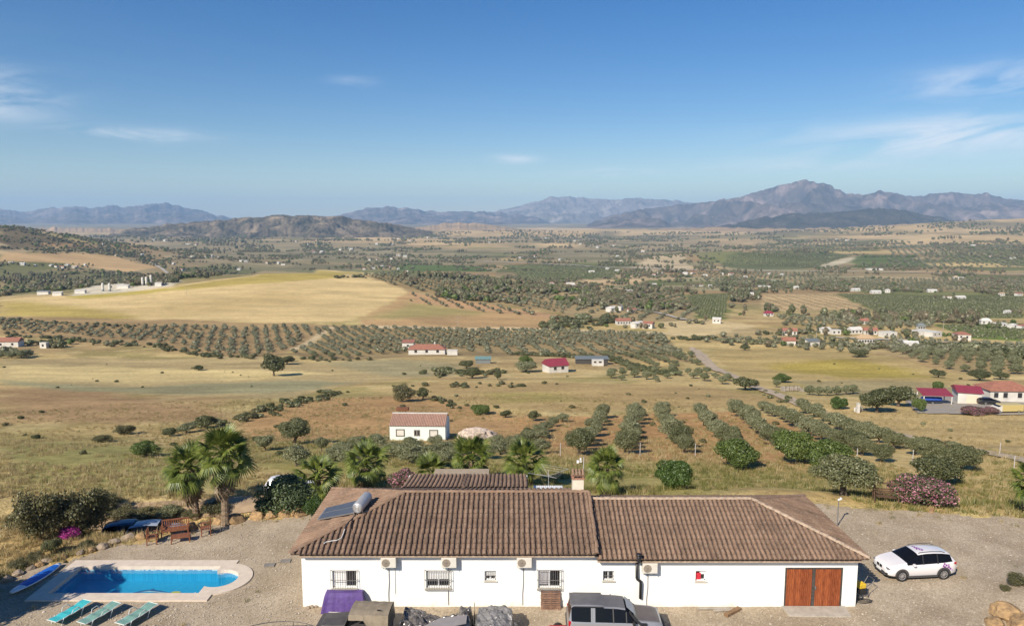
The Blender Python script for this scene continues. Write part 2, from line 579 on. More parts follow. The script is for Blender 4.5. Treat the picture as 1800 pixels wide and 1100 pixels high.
    m = m + (fbm(x * .4, y, 60, 4, 97) - .5) * .7 * sstep(500, 1200, r)
    c *= (1 + m)[:, None]
    lum = c @ np.array([.3, .55, .15])
    c[:] = c * .86 + lum[:, None] * np.array([1.2, 1.02, .56]) * .14
    c *= np.array([1.08, 1.06, .95])
    return np.clip(c, .01, .9)


def ground_material():
    m, n, l, p = new_mat("land")
    at = n.new("ShaderNodeAttribute")
    at.attribute_name = "soil"
    tc = n.new("ShaderNodeTexCoord")
    prev = at.outputs["Color"]
    for sc, lo, hi, st in ((0.9, .74, 1.24, 1), (6.0, .74, 1.24, 1), (30.0, .8, 1.2, .5)):
        mp = n.new("ShaderNodeMapping")
        mp.inputs["Scale"].default_value = (st, 1, 1)
        l.new(tc.outputs["Object"], mp.inputs[0])
        no = n.new("ShaderNodeTexNoise")
        no.inputs["Scale"].default_value = sc
        no.inputs["Detail"].default_value = 4
        no.inputs["Roughness"].default_value = .65
        l.new(mp.outputs[0], no.inputs["Vector"])
        mr = n.new("ShaderNodeMapRange")
        mr.inputs[1].default_value = .3
        mr.inputs[2].default_value = .7
        mr.inputs[3].default_value = lo
        mr.inputs[4].default_value = hi
        l.new(no.outputs["Fac"], mr.inputs[0])
        mx = n.new("ShaderNodeVectorMath")
        mx.operation = 'SCALE'
        l.new(prev, mx.inputs[0])
        l.new(mr.outputs[0], mx.inputs["Scale"])
        prev = mx.outputs[0]
    l.new(prev, p.inputs["Base Color"])
    p.inputs["Roughness"].default_value = .95
    p.inputs["Specular IOR Level"].default_value = .1
    nb = n.new("ShaderNodeTexNoise")
    nb.inputs["Scale"].default_value = 5
    nb.inputs["Detail"].default_value = 6
    l.new(tc.outputs["Object"], nb.inputs["Vector"])
    bu = n.new("ShaderNodeBump")
    bu.inputs["Strength"].default_value = .55
    bu.inputs["Distance"].default_value = .25
    l.new(nb.outputs["Fac"], bu.inputs["Height"])
    l.new(bu.outputs[0], p.inputs["Normal"])
    return m


def build_ground():
    az = np.radians(np.concatenate([np.arange(-180, -44, 4), np.arange(-44, 44.01, .17), np.arange(48, 178, 4)]))
    rr = np.concatenate([np.array([1.5, 6, 12, 18, 23]), np.arange(27, 58, .28), np.geomspace(58, 4200, 470), np.geomspace(4300, 23500, 60)])
    A, R = np.meshgrid(az, rr)
    x, y = (R * np.sin(A)).ravel(), (R * np.cos(A)).ravel()
    z = H(x, y)
    # sink under the gravel sheet so the two never share a plane
    # the pool pit is cut below the land
    px, py = np.maximum(np.abs(x + 19.2) - 5.9, 0), np.maximum(np.abs(y - 37.05) - 2.2, 0)
    z = np.where((px + py) < .05, np.minimum(z, -2.2), z)
    na, nr = len(az), len(rr)
    i, j = np.meshgrid(np.arange(nr - 1), np.arange(na), indexing='ij')
    j2 = (j + 1) % na
    f = np.stack([i * na + j, i * na + j2, (i + 1) * na + j2, (i + 1) * na + j], -1).reshape(-1, 4)[:, ::-1]
    me = np_mesh("ground", np.stack([x, y, z], 1), f, ground_material(), smooth=True)
    ca = me.color_attributes.new("soil", 'FLOAT_COLOR', 'POINT')
    c = ground_colours(x, y, z)
    ca.data.foreach_set("color", np.concatenate([c, np.ones((len(c), 1))], 1).astype(np.float32).ravel())
    return struct(obj("ground", me))


build_ground()


# ---------------------------------------------------------------- far hills and mountains
def mountain(name, sil, Y0, wf, wb, mats, seed, rough=.34, base=-75, col_n=420, row_n=110, edge=60):
    """sil: skyline as photo pixels seen from the camera; real ridge at distance Y0, foot wf in front and wb behind."""
    s = np.array(sil, float)
    u = np.linspace(s[0, 0] - edge, s[-1, 0] + edge, col_n)
    crest_py = np.interp(u, s[:, 0], s[:, 1])
    fall = np.clip(np.minimum((u - (s[0, 0] - edge)) / edge, ((s[-1, 0] + edge) - u) / edge), 0, 1)
    el = np.arctan((550 - crest_py) / FPX) - PITCH
    crest = CAMZ + Y0 * np.tan(el) * 1.0
    crest = base + (crest - base) * sstep(0, 1, fall)
    crest = crest + (vnoise(u / 11, u * 0, seed) - .5) * .0026 * Y0 + (vnoise(u / 4, u * 0, seed + 1) - .5) * .0011 * Y0
    v = np.concatenate([np.linspace(-1, 0, row_n), np.linspace(0, 1, row_n // 2)[1:]])
    U, V = np.meshgrid(u, v)
    C = np.meshgrid(crest, v)[0]
    wob = (fbm(U, V * 0, 70, 3, seed + 5) - .5) * .5
    Y = Y0 + np.where(V < 0, V * wf * (1 + wob), V * wb)
    X = (U - 900) / FPX * Y * (np.cos(PITCH) + .05 * np.sin(PITCH))
    t = 1 - np.abs(V)
    shape = np.where(V < 0, .35 * t + .65 * t ** 1.8, t ** 1.3)
    rid = 1 - np.abs(2 * fbm(X, Y * .55, wf * .36, 6, seed + 11, .58) - 1)
    env = (1 - t ** 6) * sstep(0, .15, t)
    Z = base + (C - base) * np.clip(shape + (rid - .78) * rough * 4.2 * env * (.3 + .7 * t), 0, 1.0 if True else 2)
    Z = np.where(np.abs(V) > .985, base - 60, Z)
    nr, nc = len(v), len(u)
    i, j = np.meshgrid(np.arange(nr - 1), np.arange(nc - 1), indexing='ij')
    f = np.stack([i * nc + j, i * nc + j + 1, (i + 1) * nc + j + 1, (i + 1) * nc + j], -1).reshape(-1, 4)
    me = np_mesh(name, np.stack([X.ravel(), Y.ravel(), Z.ravel()], 1), f, mats, smooth=True)
    return struct(obj(name, me))


def hill_mat(name, c1, c2, c3, scale):
    m, n, l, p = new_mat(name)
    tc = n.new("ShaderNodeTexCoord")
    no = n.new("ShaderNodeTexNoise")
    no.inputs["Scale"].default_value = scale
    no.inputs["Detail"].default_value = 9
    no.inputs["Roughness"].default_value = .68
    l.new(tc.outputs["Object"], no.inputs["Vector"])
    ra = n.new("ShaderNodeValToRGB")
    e = ra.color_ramp.elements
    e[0].position, e[0].color = .36, (*c1, 1)
    e[1].position, e[1].color = .66, (*c3, 1)
    k = e.new(.52)
    k.color = (*c2, 1)
    l.new(no.outputs["Fac"], ra.inputs[0])
    l.new(ra.outputs[0], p.inputs["Base Color"])
    p.inputs["Roughness"].default_value = 1
    p.inputs["Specular IOR Level"].default_value = 0
    return m


HM1 = hill_mat("far_mountain", (.05, .048, .038), (.12, .095, .08), (.29, .22, .185), .0024)
HM2 = hill_mat("far_limestone", (.10, .09, .07), (.2, .17, .14), (.34, .29, .25), .0012)
HM3 = hill_mat("scrub_hill", (.05, .05, .032), (.115, .095, .065), (.26, .2, .135), .0065)
HM4 = hill_mat("tan_hill", (.25, .19, .12), (.36, .25, .145), (.44, .31, .18), .004)
HM5 = hill_mat("dark_hill", (.035, .035, .022), (.06, .053, .036), (.11, .088, .062), .004)
mountain("mountain", [(-160, 372), (-60, 366), (0, 367), (40, 373), (90, 366), (140, 363), (165, 366), (200, 361), (228, 364), (265, 359), (300, 357), (335, 365), (365, 373),
                      (395, 380), (430, 387)], 15000, 3600, 2500, HM1, 100)
mountain("mountain", [(560, 384), (600, 377), (640, 367), (690, 364), (715, 366), (760, 371), (800, 373), (850, 371), (880, 374), (930, 380)], 14500, 3200, 2500, HM1, 120)
mountain("mountain", [(840, 378), (870, 371), (900, 366), (930, 357), (960, 348), (990, 344), (1015, 347), (1040, 350), (1080, 351), (1120, 349), (1165, 350), (1210, 356), (1260, 362), (1330, 372)],
         17500, 4200, 2500, HM2, 140)
mountain("mountain", [(1080, 378), (1130, 368), (1200, 358), (1260, 354), (1300, 345), (1330, 335), (1360, 327), (1400, 320), (1420, 322), (1440, 327), (1480, 340), (1510, 345), (1540, 338),
                      (1570, 340), (1600, 347), (1640, 341), (1670, 340), (1695, 343), (1720, 340), (1760, 350), (1800, 357), (1900, 362), (2000, 350)], 11500, 3300, 2500, HM1, 160, rough=.6, col_n=420)
mountain("hill", [(1290, 394), (1330, 383), (1400, 375), (1470, 372), (1530, 367), (1570, 368), (1620, 377), (1680, 388)], 7400, 1300, 1200, HM5, 180)
mountain("hill", [(230, 404), (300, 393), (370, 388), (430, 383), (500, 378), (560, 380), (600, 379), (640, 386), (690, 394), (740, 404)], 5000, 900, 900, HM3, 200, rough=.36, base=-110)
mountain("hill", [(720, 403), (770, 394), (810, 391), (860, 396), (940, 405)], 6500, 700, 900, HM4, 220, rough=.08, base=-95)
mountain("hill", [(80, 400), (170, 402), (230, 403), (300, 402), (380, 406)], 6200, 700, 900, HM4, 240, rough=.08, base=-95)
mountain("hill", [(1100, 404), (1250, 400), (1400, 403), (1560, 396), (1700, 390), (1800, 386), (1900, 380)], 5600, 1100, 900, HM4, 260, rough=.10, base=-95)
# ================================================================ GRAVEL YARD
def gravel_material():
    m, n, l, p = new_mat("gravel")
    tc = n.new("ShaderNodeTexCoord")

    def noise(sc, det=4, ro=.6):
        no = n.new("ShaderNodeTexNoise")
        no.inputs["Scale"].default_value = sc
        no.inputs["Detail"].default_value = det
        no.inputs["Roughness"].default_value = ro
        l.new(tc.outputs["Object"], no.inputs["Vector"])
        return no.outputs["Fac"]

    def ramp(f, a, b, ca, cb):
        r = n.new("ShaderNodeValToRGB")
        r.color_ramp.elements[0].position, r.color_ramp.elements[0].color = a, (*ca, 1)
        r.color_ramp.elements[1].position, r.color_ramp.elements[1].color = b, (*cb, 1)
        l.new(f, r.inputs[0])
        return r.outputs[0]

    def mix(fac, a, b, mode='MIX'):
        x = n.new("ShaderNodeMixRGB")
        x.blend_type = mode
        if isinstance(fac, float):
            x.inputs[0].default_value = fac
        else:
            l.new(fac, x.inputs[0])
        l.new(a, x.inputs[1])
        l.new(b, x.inputs[2])
        return x.outputs[0]

    vo = n.new("ShaderNodeTexVoronoi")
    vo.inputs["Scale"].default_value = 13
    vo.inputs["Randomness"].default_value = 1
    l.new(tc.outputs["Object"], vo.inputs["Vector"])
    stones = ramp(vo.outputs["Color"], .12, .92, (.25, .208, .152), (.53, .45, .345))
    fine = ramp(noise(16, 6, .75), .40, .64, (.28, .232, .168), (.53, .45, .34))
    base = mix(.5, stones, fine)
    patch = ramp(noise(.35, 5, .6), .36, .66, (.80, .76, .70), (1.12, 1.10, 1.07))
    base = mix(1.0, base, patch, 'MULTIPLY')
    # bare earth worn through and a few green weeds
    base = mix(ramp(noise(.8, 6, .62), .60, .70, (0, 0, 0), (.55, .55, .55)), base, ramp(noise(5), .3, .7, (.26, .2, .13), (.36, .28, .18)))
    base = mix(ramp(noise(.55, 7, .7), .64, .71, (0, 0, 0), (.40, .40, .40)), base, ramp(noise(9), .3, .7, (.14, .14, .06), (.24, .215, .10)))
    l.new(base, p.inputs["Base Color"])
    p.inputs["Roughness"].default_value = .95
    p.inputs["Specular IOR Level"].default_value = .15
    bu = n.new("ShaderNodeBump")
    bu.inputs["Strength"].default_value = .4
    bu.inputs["Distance"].default_value = .03
    l.new(vo.outputs["Distance"], bu.inputs["Height"])
    l.new(bu.outputs[0], p.inputs["Normal"])
    return m


POOL_OUT = (-24.7, -15.45, 34.92, 39.2)      # outer edge of the coping
POOL_IN = (-23.98, -16.15, 35.55, 38.55)
POOL_C, POOL_R = (-15.72, 37.15), 1.0        # rounded end


def arc(cx, cy, r, a0, a1, n):
    return [(cx + r * math.cos(math.radians(a0 + (a1 - a0) * i / n)), cy + r * math.sin(math.radians(a0 + (a1 - a0) * i / n))) for i in range(n + 1)]


def pool_ring(grow, flare):
    x0, x1, y0, y1 = POOL_IN[0] - grow, POOL_IN[1] + grow * flare, POOL_IN[2] - grow, POOL_IN[3] + grow
    r = POOL_R + grow
    a = math.degrees(math.acos(max(-1, min(1, (x1 - POOL_C[0]) / r))))
    return [(x0, y0), (x1, y0)] + arc(POOL_C[0], POOL_C[1], r, -a, a, 22) + [(x1, y1), (x0, y1)]


YARD = [(-12, 46.6), (-13.6, 45.6), (-17, 45.0), (-19.6, 43.9), (-21.9, 42.1), (-24.0, 40.4), (-26.0, 38.6), (-27.4, 36.6), (-29, 34), (-33, 26), (-33, 6), (70, 6), (70, 20), (58, 38),
        (45, 43.8), (38, 44.2), (33, 45.0), (29, 45.6), (25.5, 46.2), (22, 47.0), (19, 48.3), (13, 49.0), (8, 48.6), (-2, 48.5)]


def build_yard():
    """gravel sheet a hand above the land, cut round the pool, edge frayed."""
    xs, ys = np.arange(-34, 71, .3), np.arange(6, 50, .3)
    X, Y = np.meshgrid(xs, ys)
    d = sdist(X.ravel(), Y.ravel(), YARD) + (fbm(X.ravel(), Y.ravel(), 2.2, 3, 301) - .5) * 1.6
    ring = pool_ring(.18, 1)
    dp = sdist(X.ravel(), Y.ravel(), ring)
    X, Y = X.ravel(), Y.ravel()
    Z = H(X, Y) + .02 + (fbm(X, Y, 1.3, 3, 311) - .5) * .05
    nc = len(xs)
    i, j = np.meshgrid(np.arange(len(ys) - 1), np.arange(nc - 1), indexing='ij')
    f = np.stack([i * nc + j, i * nc + j + 1, (i + 1) * nc + j + 1, (i + 1) * nc + j], -1).reshape(-1, 4)
    keep = (d[f].max(1) < .25) & (dp[f].min(1) > .02) & ((X[f].min(1) > -37))
    me = np_mesh("gravel_yard", np.stack([X, Y, Z], 1), f[keep], gravel_material(), smooth=True)
    return struct(obj("gravel_yard", me))


build_yard()
# loose stones that give the gravel its sparkle and relief
def build_pebbles():
    n = 34000
    x, y = RNG.uniform(-30, 36, n), RNG.uniform(29.5, 49, n)
    k = (sdist(x, y, YARD) < -.2) & (sdist(x, y, pool_ring(.75, 1)) > .1) & ~((x > -10.6) & (x < 17.3) & (y > 34.2) & (y < 42.5))
    x, y = x[k], y[k]
    n = len(x)
    s = RNG.uniform(.018, .045, n) * np.where(RNG.random(n) < .04, 1.8, 1)
    oct_v = np.array([(1, 0, 0), (-1, 0, 0), (0, 1, 0), (0, -1, 0), (0, 0, .7), (0, 0, -.5)], float)
    oct_f = np.array([(0, 2, 4), (2, 1, 4), (1, 3, 4), (3, 0, 4)])
    v = oct_v[None] * s[:, None, None] * RNG.uniform(.6, 1.3, (n, 6, 3))
    a = RNG.uniform(0, 6.28, n)
    c_, s_ = np.cos(a)[:, None], np.sin(a)[:, None]
    v = np.stack([v[..., 0] * c_ - v[..., 1] * s_, v[..., 0] * s_ + v[..., 1] * c_, v[..., 2]], -1)
    v += np.stack([x, y, H(x, y) + .04], -1)[:, None]
    f = (oct_f[None] + 6 * np.arange(n)[:, None, None]).reshape(-1, 3)
    m, nn, l, p = new_mat("pebble")
    ge = nn.new("ShaderNodeNewGeometry")
    ra = nn.new("ShaderNodeValToRGB")
    ra.color_ramp.elements[0].color, ra.color_ramp.elements[1].color = (.24, .2, .15, 1), (.58, .51, .41, 1)
    l.new(ge.outputs["Random Per Island"], ra.inputs[0])
    l.new(ra.outputs[0], p.inputs["Base Color"])
    p.inputs["Roughness"].default_value = .9
    o = obj("gravel", np_mesh("gravel", v.reshape(-1, 3), f, m))
    o["kind"] = "stuff"
    o["label"] = "loose pale pebbles strewn over the gravel yard"


build_pebbles()

# ================================================================ THE FARMHOUSE
def tile_material(name, dark, midc, light, streak):
    m, n, l, p = new_mat(name)
    ge = n.new("ShaderNodeNewGeometry")
    oi = n.new("ShaderNodeObjectInfo")
    no = n.new("ShaderNodeTexNoise")
    no.inputs["Scale"].default_value = 1.1
    no.inputs["Detail"].default_value = 8
    no.inputs["Roughness"].default_value = .7
    l.new(ge.outputs["Position"], no.inputs["Vector"])
    s = n.new("ShaderNodeMath")
    s.operation = 'MULTIPLY_ADD'
    l.new(ge.outputs["Random Per Island"], s.inputs[0])
    s.inputs[1].default_value = .10
    l.new(no.outputs["Fac"], s.inputs[2])
    s2 = n.new("ShaderNodeMath")
    s2.operation = 'MULTIPLY_ADD'
    l.new(oi.outputs["Random"], s2.inputs[0])
    s2.inputs[1].default_value = streak
    l.new(s.outputs[0], s2.inputs[2])
    ra = n.new("ShaderNodeValToRGB")
    e = ra.color_ramp.elements
    e[0].position, e[0].color = .34, (*dark, 1)
    e[1].position, e[1].color = .98, (*light, 1)
    k = e.new(.64)
    k.color = (*midc, 1)
    l.new(s2.outputs[0], ra.inputs[0])
    nl = n.new("ShaderNodeTexNoise")
    nl.inputs["Scale"].default_value = 9
    nl.inputs["Detail"].default_value = 4
    l.new(ge.outputs["Position"], nl.inputs["Vector"])
    r2 = n.new("ShaderNodeValToRGB")
    r2.color_ramp.elements[0].position, r2.color_ramp.elements[1].position = .56, .68
    r2.color_ramp.elements[0].color, r2.color_ramp.elements[1].color = (0, 0, 0, 1), (.6, .6, .6, 1)
    l.new(nl.outputs["Fac"], r2.inputs[0])
    mx = n.new("ShaderNodeMixRGB")
    l.new(r2.outputs[0], mx.inputs[0])
    l.new(ra.outputs[0], mx.inputs[1])
    mx.inputs[2].default_value = (.30, .26, .20, 1)
    l.new(mx.outputs[0], p.inputs["Base Color"])
    p.inputs["Roughness"].default_value = .9
    p.inputs["Specular IOR Level"].default_value = .2
    return m


M_TILE1 = tile_material("old_roof_tile", (.098, .068, .048), (.208, .136, .092), (.315, .212, .145), .20)
M_TILE2 = tile_material("brown_roof_tile", (.125, .086, .06), (.25, .163, .110), (.36, .242, .165), .13)
M_PAN = mat("roof_pan", (.135, .09, .065), .95, .45, 3.0, bump=.4, bscale=20)
M_WALL = mat("whitewash", (.80, .81, .775), .9, .045, .9, bump=.12, bscale=9)
M_WHITE = mat("white_paint", (.78, .78, .76), .5)
M_IRON = mat("dark_iron", (.09, .085, .08), .5, .3, 8, metal=.4)
M_GREYIRON = mat("grey_iron", (.22, .21, .205), .5, .2, 8, metal=.3)
M_GLASS = mat("window_glass", (.02, .022, .025), .08, spec=.8)
M_ROOM = mat("dark_room", (.035, .03, .028), .9)
M_CONC = mat("concrete", (.40, .36, .30), .9, .18, 2.2, bump=.25, bscale=25)
M_ACCASE = mat("ivory_casing", (.62, .59, .52), .45, .05, 4)
M_BLACK = mat("black_plastic", (.02, .02, .021), .45)
M_CABLE = mat("pale_cable", (.45, .44, .42), .6)
M_LIME = mat("mortar", (.38, .29, .21), .95, .3, 5)


def dirty_foot(m_):
    """splashed earth and damp blotches along the foot of a whitewashed wall."""
    n, l = m_.node_tree.nodes, m_.node_tree.links
    p = n["Principled BSDF"]
    src = p.inputs["Base Color"].links[0].from_socket
    ge = n.new("ShaderNodeNewGeometry")
    sp = n.new("ShaderNodeSeparateXYZ")
    l.new(ge.outputs["Position"], sp.inputs[0])
    no = n.new("ShaderNodeTexNoise")
    no.inputs["Scale"].default_value = 2.4
    no.inputs["Detail"].default_value = 7
    no.inputs["Roughness"].default_value = .7
    l.new(ge.outputs["Position"], no.inputs["Vector"])
    a = n.new("ShaderNodeMath")
    a.operation = 'MULTIPLY_ADD'
    l.new(sp.outputs[2], a.inputs[0])
    a.inputs[1].default_value = -.62
    l.new(no.outputs["Fac"], a.inputs[2])
    mr = n.new("ShaderNodeMapRange")
    mr.inputs[1].default_value, mr.inputs[2].default_value = .36, .62
    mr.inputs[3].default_value, mr.inputs[4].default_value = 0, .5
    l.new(a.outputs[0], mr.inputs[0])
    mx = n.new("ShaderNodeMixRGB")
    l.new(mr.outputs[0], mx.inputs[0])
    l.new(src, mx.inputs[1])
    mx.inputs[2].default_value = (.50, .42, .32, 1)
    l.new(mx.outputs[0], p.inputs["Base Color"])


dirty_foot(M_WALL)
_tile_cache = {}


def tile_column_mesh(L, r, pitch, matr, var=0):
    """one column of barrel cover tiles; local y runs up the slope."""
    key = (round(L, 2), r, pitch, matr.name, var)
    if key in _tile_cache:
        return _tile_cache[key]
    rs = random.Random(hash(key[:3]) + var * 7)
    mb = MB()
    n = max(1, int(math.ceil(L / pitch)))
    for i in range(n):
        y0, y1 = i * pitch - .035, min(L, (i + 1) * pitch + .02)
        if y1 - y0 < .06:
            continue
        jx, jz, jr = rs.uniform(-.012, .012), rs.uniform(0, .012), rs.uniform(-.02, .02)
        a, b = [], []
        for k in range(7):
            t = math.pi * (k / 6)
            a.append((jx + r * math.cos(t), y0, .028 + jz + r * .88 * math.sin(t)))
            b.append((jx + jr * (y1 - y0) + r * .86 * math.cos(t), y1, jz + .004 + r * .78 * math.sin(t)))
        o = len(mb.v)
        mb.v += a + b
        for k in range(6):
            mb.f.append((o + k, o + 7 + k, o + 8 + k, o + k + 1))
            mb.m.append(0)
        oc = len(mb.v)
        mb.v += a
        mb.f.append(tuple(oc + k for k in range(7)))
        mb.m.append(1)
    me = mb.mesh("tile_column", [matr, M_PAN])
    me.polygons.foreach_set("use_smooth", [len(p.vertices) == 4 for p in me.polygons])
    _tile_cache[key] = me
    return me


def roof_slope(parent, name, A, B, up, length_at, matr, spacing, r, pitch, poly):
    """A->B eave line, up = unit vector up the slope; poly = outline of the slope board."""
    A, B, up = Vector(A), Vector(B), Vector(up).normalized()
    ax = (B - A).normalized()
    nrm = ax.cross(up).normalized()
    mb = MB()
    top = [Vector(p) for p in poly]
    mb.add(top + [p - nrm * .07 for p in top], [tuple(range(len(top))), tuple(range(2 * len(top) - 1, len(top) - 1, -1))] +
           [(i, len(top) + i, len(top) + (i + 1) % len(top), (i + 1) % len(top)) for i in range(len(top))])
    s = mb.build(name, M_PAN, parent)
    n = int((B - A).length / spacing)
    off = ((B - A).length - n * spacing) / 2 + spacing / 2
    R = Matrix((ax, up, nrm)).transposed().to_4x4()
    for i in range(n):
        t = off + i * spacing
        L = length_at(t)
        if L < .12:
            continue
        me = tile_column_mesh(L, r, pitch, matr, i % 3)
        o = obj("tile_column", me, s)
        o.matrix_local = Matrix.Translation(A + ax * t - up * .05 + nrm * .004) @ R
    return s


def ridge_row(parent, name, a, b, r, matr, pitch=.42):
    a, b = Vector(a), Vector(b)
    d = (b - a).normalized()
    side = d.cross(Vector((0, 0, 1))).normalized()
    nz = side.cross(d).normalized()
    mb = MB()
    n = int((b - a).length / pitch)
    rs = random.Random(len(name) + int(a.x * 10))
    for i in range(n + 1):
        p0, p1 = a + d * (i * pitch - .04), a + d * min((b - a).length, (i + 1) * pitch + .03)
        j = side * rs.uniform(-.02, .02)
        ra_ = [p0 + j + side * (r * math.cos(math.pi * k / 6)) + nz * (r * .75 * math.sin(math.pi * k / 6) + .02) for k in range(7)]
        rb_ = [p1 + j + side * (r * .85 * math.cos(math.pi * k / 6)) + nz * (r * .66 * math.sin(math.pi * k / 6)) for k in range(7)]
        o = len(mb.v)
        mb.v += [tuple(v) for v in ra_ + rb_]
        for k in range(6):
            mb.f.append((o + k, o + k + 1, o + 8 + k, o + 7 + k))
            mb.m.append(0)
        mb.f.append(tuple(o + k for k in range(6, -1, -1)))
        mb.m.append(0)
    return mb.build(name, matr, parent)


def wall_front(parent, x0, x1, z1, yf, yb, holes, depth=.22):
    """whitewashed block; the front has real openings (x0,x1,z0,z1)."""
    mb = MB()
    xs = sorted({x0, x1, *[h[0] for h in holes], *[h[1] for h in holes]})
    zs = sorted({-.25, z1, *[h[2] for h in holes], *[h[3] for h in holes]})
    for i in range(len(xs) - 1):
        for k in range(len(zs) - 1):
            cx, cz = (xs[i] + xs[i + 1]) / 2, (zs[k] + zs[k + 1]) / 2
            if any(h[0] < cx < h[1] and h[2] < cz < h[3] for h in holes):
                continue
            mb.quad((xs[i], yf, zs[k]), (xs[i + 1], yf, zs[k]), (xs[i + 1], yf, zs[k + 1]), (xs[i], yf, zs[k + 1]))
    for a, b, c, d in holes:
        y2 = yf + depth
        mb.quad((a, yf, c), (a, yf, d), (a, y2, d), (a, y2, c))
        mb.quad((b, yf, d), (b, yf, c), (b, y2, c), (b, y2, d))
        mb.quad((a, yf, d), (b, yf, d), (b, y2, d), (a, y2, d))
        mb.quad((b, yf, c), (a, yf, c), (a, y2, c), (b, y2, c))
        mb.quad((a, y2, c), (a, y2, d), (b, y2, d), (b, y2, c), 1)
    mb.quad((x0, yb, -.25), (x0, yf, -.25), (x0, yf, z1), (x0, yb, z1))
    mb.quad((x1, yf, -.25), (x1, yb, -.25), (x1, yb, z1), (x1, yf, z1))
    mb.quad((x1, yb, -.25), (x0, yb, -.25), (x0, yb, z1), (x1, yb, z1))
    return mb.build("wall", [M_WALL, M_ROOM], parent)


YW = 34.35
house = empty("farmhouse", (0, 0, 0), 0, "long whitewashed farmhouse with brown barrel tile roofs in two stepped lengths", "farmhouse")
BIGW = [(-8.93, -7.71, 1.0, 1.93), (-4.27, -3.05, 1.0, 1.93), (1.30, 2.43, 1.0, 1.95)]
SMALLW = [(-1.36, -.79, 1.38, 1.9), (4.52, 5.08, 1.38, 1.9), (9.12, 9.64, 1.36, 1.9)]
GAR = (13.56, 16.42, .0, 2.08)
wall_front(house, -10.43, 4.06, 2.95, YW, 42.2, BIGW + SMALLW[:1])
wall_front(house, 4.062, 17.15, 2.66, YW + .004, 41.8, SMALLW[1:] + [GAR])
mb = MB()
mb.add([(4.03, 34.3, 2.9), (4.03, 42.3, 2.9), (4.03, 38.3, 4.34), (3.85, 34.3, 2.9), (3.85, 42.3, 2.9), (3.85, 38.3, 4.34)],
       [(0, 1, 2), (5, 4, 3), (0, 3, 4, 1), (1, 4, 5, 2), (2, 5, 3, 0)])
mb.build("gable_wall", M_WALL, house)


def window(parent, w, style):
    x0, x1, z0, z1 = w
    yb = YW + .16
    fr = MB()
    for a, b in (((x0 + .03, z0 + .03), (x0 + .03, z1 - .03)), ((x1 - .03, z0 + .03), (x1 - .03, z1 - .03)), ((x0, z0 + .03), (x1, z0 + .03)), ((x0, z1 - .03), (x1, z1 - .03))):
        fr.box(((a[0] + b[0]) / 2, yb, (a[1] + b[1]) / 2), (abs(b[0] - a[0]) + .06, .05, abs(b[1] - a[1]) + .055))
    xm = (x0 + x1) / 2
    fr.box((xm, yb - .004, (z0 + z1) / 2), (.06, .05, z1 - z0 - .06))
    wo = fr.build("window", M_WHITE, parent)
    for k, (a, b) in enumerate(((x0 + .06, xm - .03), (xm + .03, x1 - .06))):
        MB().box(((a + b) / 2, yb + .012, (z0 + z1) / 2), (b - a, .012, z1 - z0 - .12)).build("pane", M_GLASS, wo)
    if style == 'shutter' or style == 'half':
        sh = MB()
        nsl = 9
        h = (z1 - z0 - .1) * (1.0 if style == 'shutter' else .55)
        a, b = (x0 + .07, x1 - .07) if style == 'half' else (x0 + .07, xm + .06)
        for i in range(nsl):
            sh.box(((a + b) / 2, yb - .035, z1 - .06 - h * (i + .5) / nsl), (b - a, .02, h / nsl - .012))
        sh.build("shutter", M_WHITE, wo)
    if style == 'red':
        MB().box((x0 + .16, yb - .04, (z0 + z1) / 2 - .05), (.26, .03, .34)).build("shutter", mat("red_cloth", (.5, .02, .04), .7, .2, 6), wo)
        MB().box((x0 + .39, yb - .04, z1 - .13), (.2, .03, .16)).build("shutter", M_WHITE, wo)
    if style == 'curtain':
        cu = MB()
        for i in range(5):
            cu.box((x0 + .12 + .09 * i, yb - .03 - .012 * (i % 2), (z0 + z1) / 2 + .05), (.085, .012, z1 - z0 - .2))
        cu.build("curtain", mat("grey_curtain", (.45, .44, .45), .9, .2, 9), wo)
    MB().box((xm, YW - .012, z0 - .022), (x1 - x0 + .1, .1, .045)).build("sill", mat("stone_sill", (.50, .46, .38), .8, .1, 6), wo)
    big = x1 - x0 > .8
    if style != 'red':
        g = MB()
        yg = YW - .13 if big else YW + .03
        nb = 11 if big else 5
        e = .05 if big else 0
        rr = .011
        for i in range(nb + 1):
            x = x0 - e + (x1 - x0 + 2 * e) * i / nb
            g.bar((x, yg, z0 - e), (x, yg, z1 + e), rr, n=4)
        for z in ([z0 - e, (z0 + z1) / 2, z1 + e] if big else [(z0 + z1) / 2]):
            g.bar((x0 - e, yg, z), (x1 + e, yg, z), rr * 1.2, n=4)
            if big:
                for x in (x0 - e, x1 + e):
                    g.bar((x, yg, z), (x, YW + .02, z), rr, n=4)
        g.build("window_grille", M_GREYIRON, wo)


for w, st in zip(BIGW, ('shutter', 'half', 'curtain')):
    window(house, w, st)
for w, st in zip(SMALLW, ('half', 'plain', 'red')):
    window(house, w, st)

# roofs -------------------------------------------------------------
ZA, ZAr, YA0, YA1, YAr, XA0, XA1, XAr = 2.95, 4.43, 34.0, 42.6, 38.3, -10.85, 4.16, -5.85
ZB, ZBr, YB0, YB1, YBr, XB0, XB1, XBr = 2.69, 4.13, 34.0, 42.1, 38.05, 4.17, 17.5, 13.0


def unit(v):
    return Vector(v).normalized()


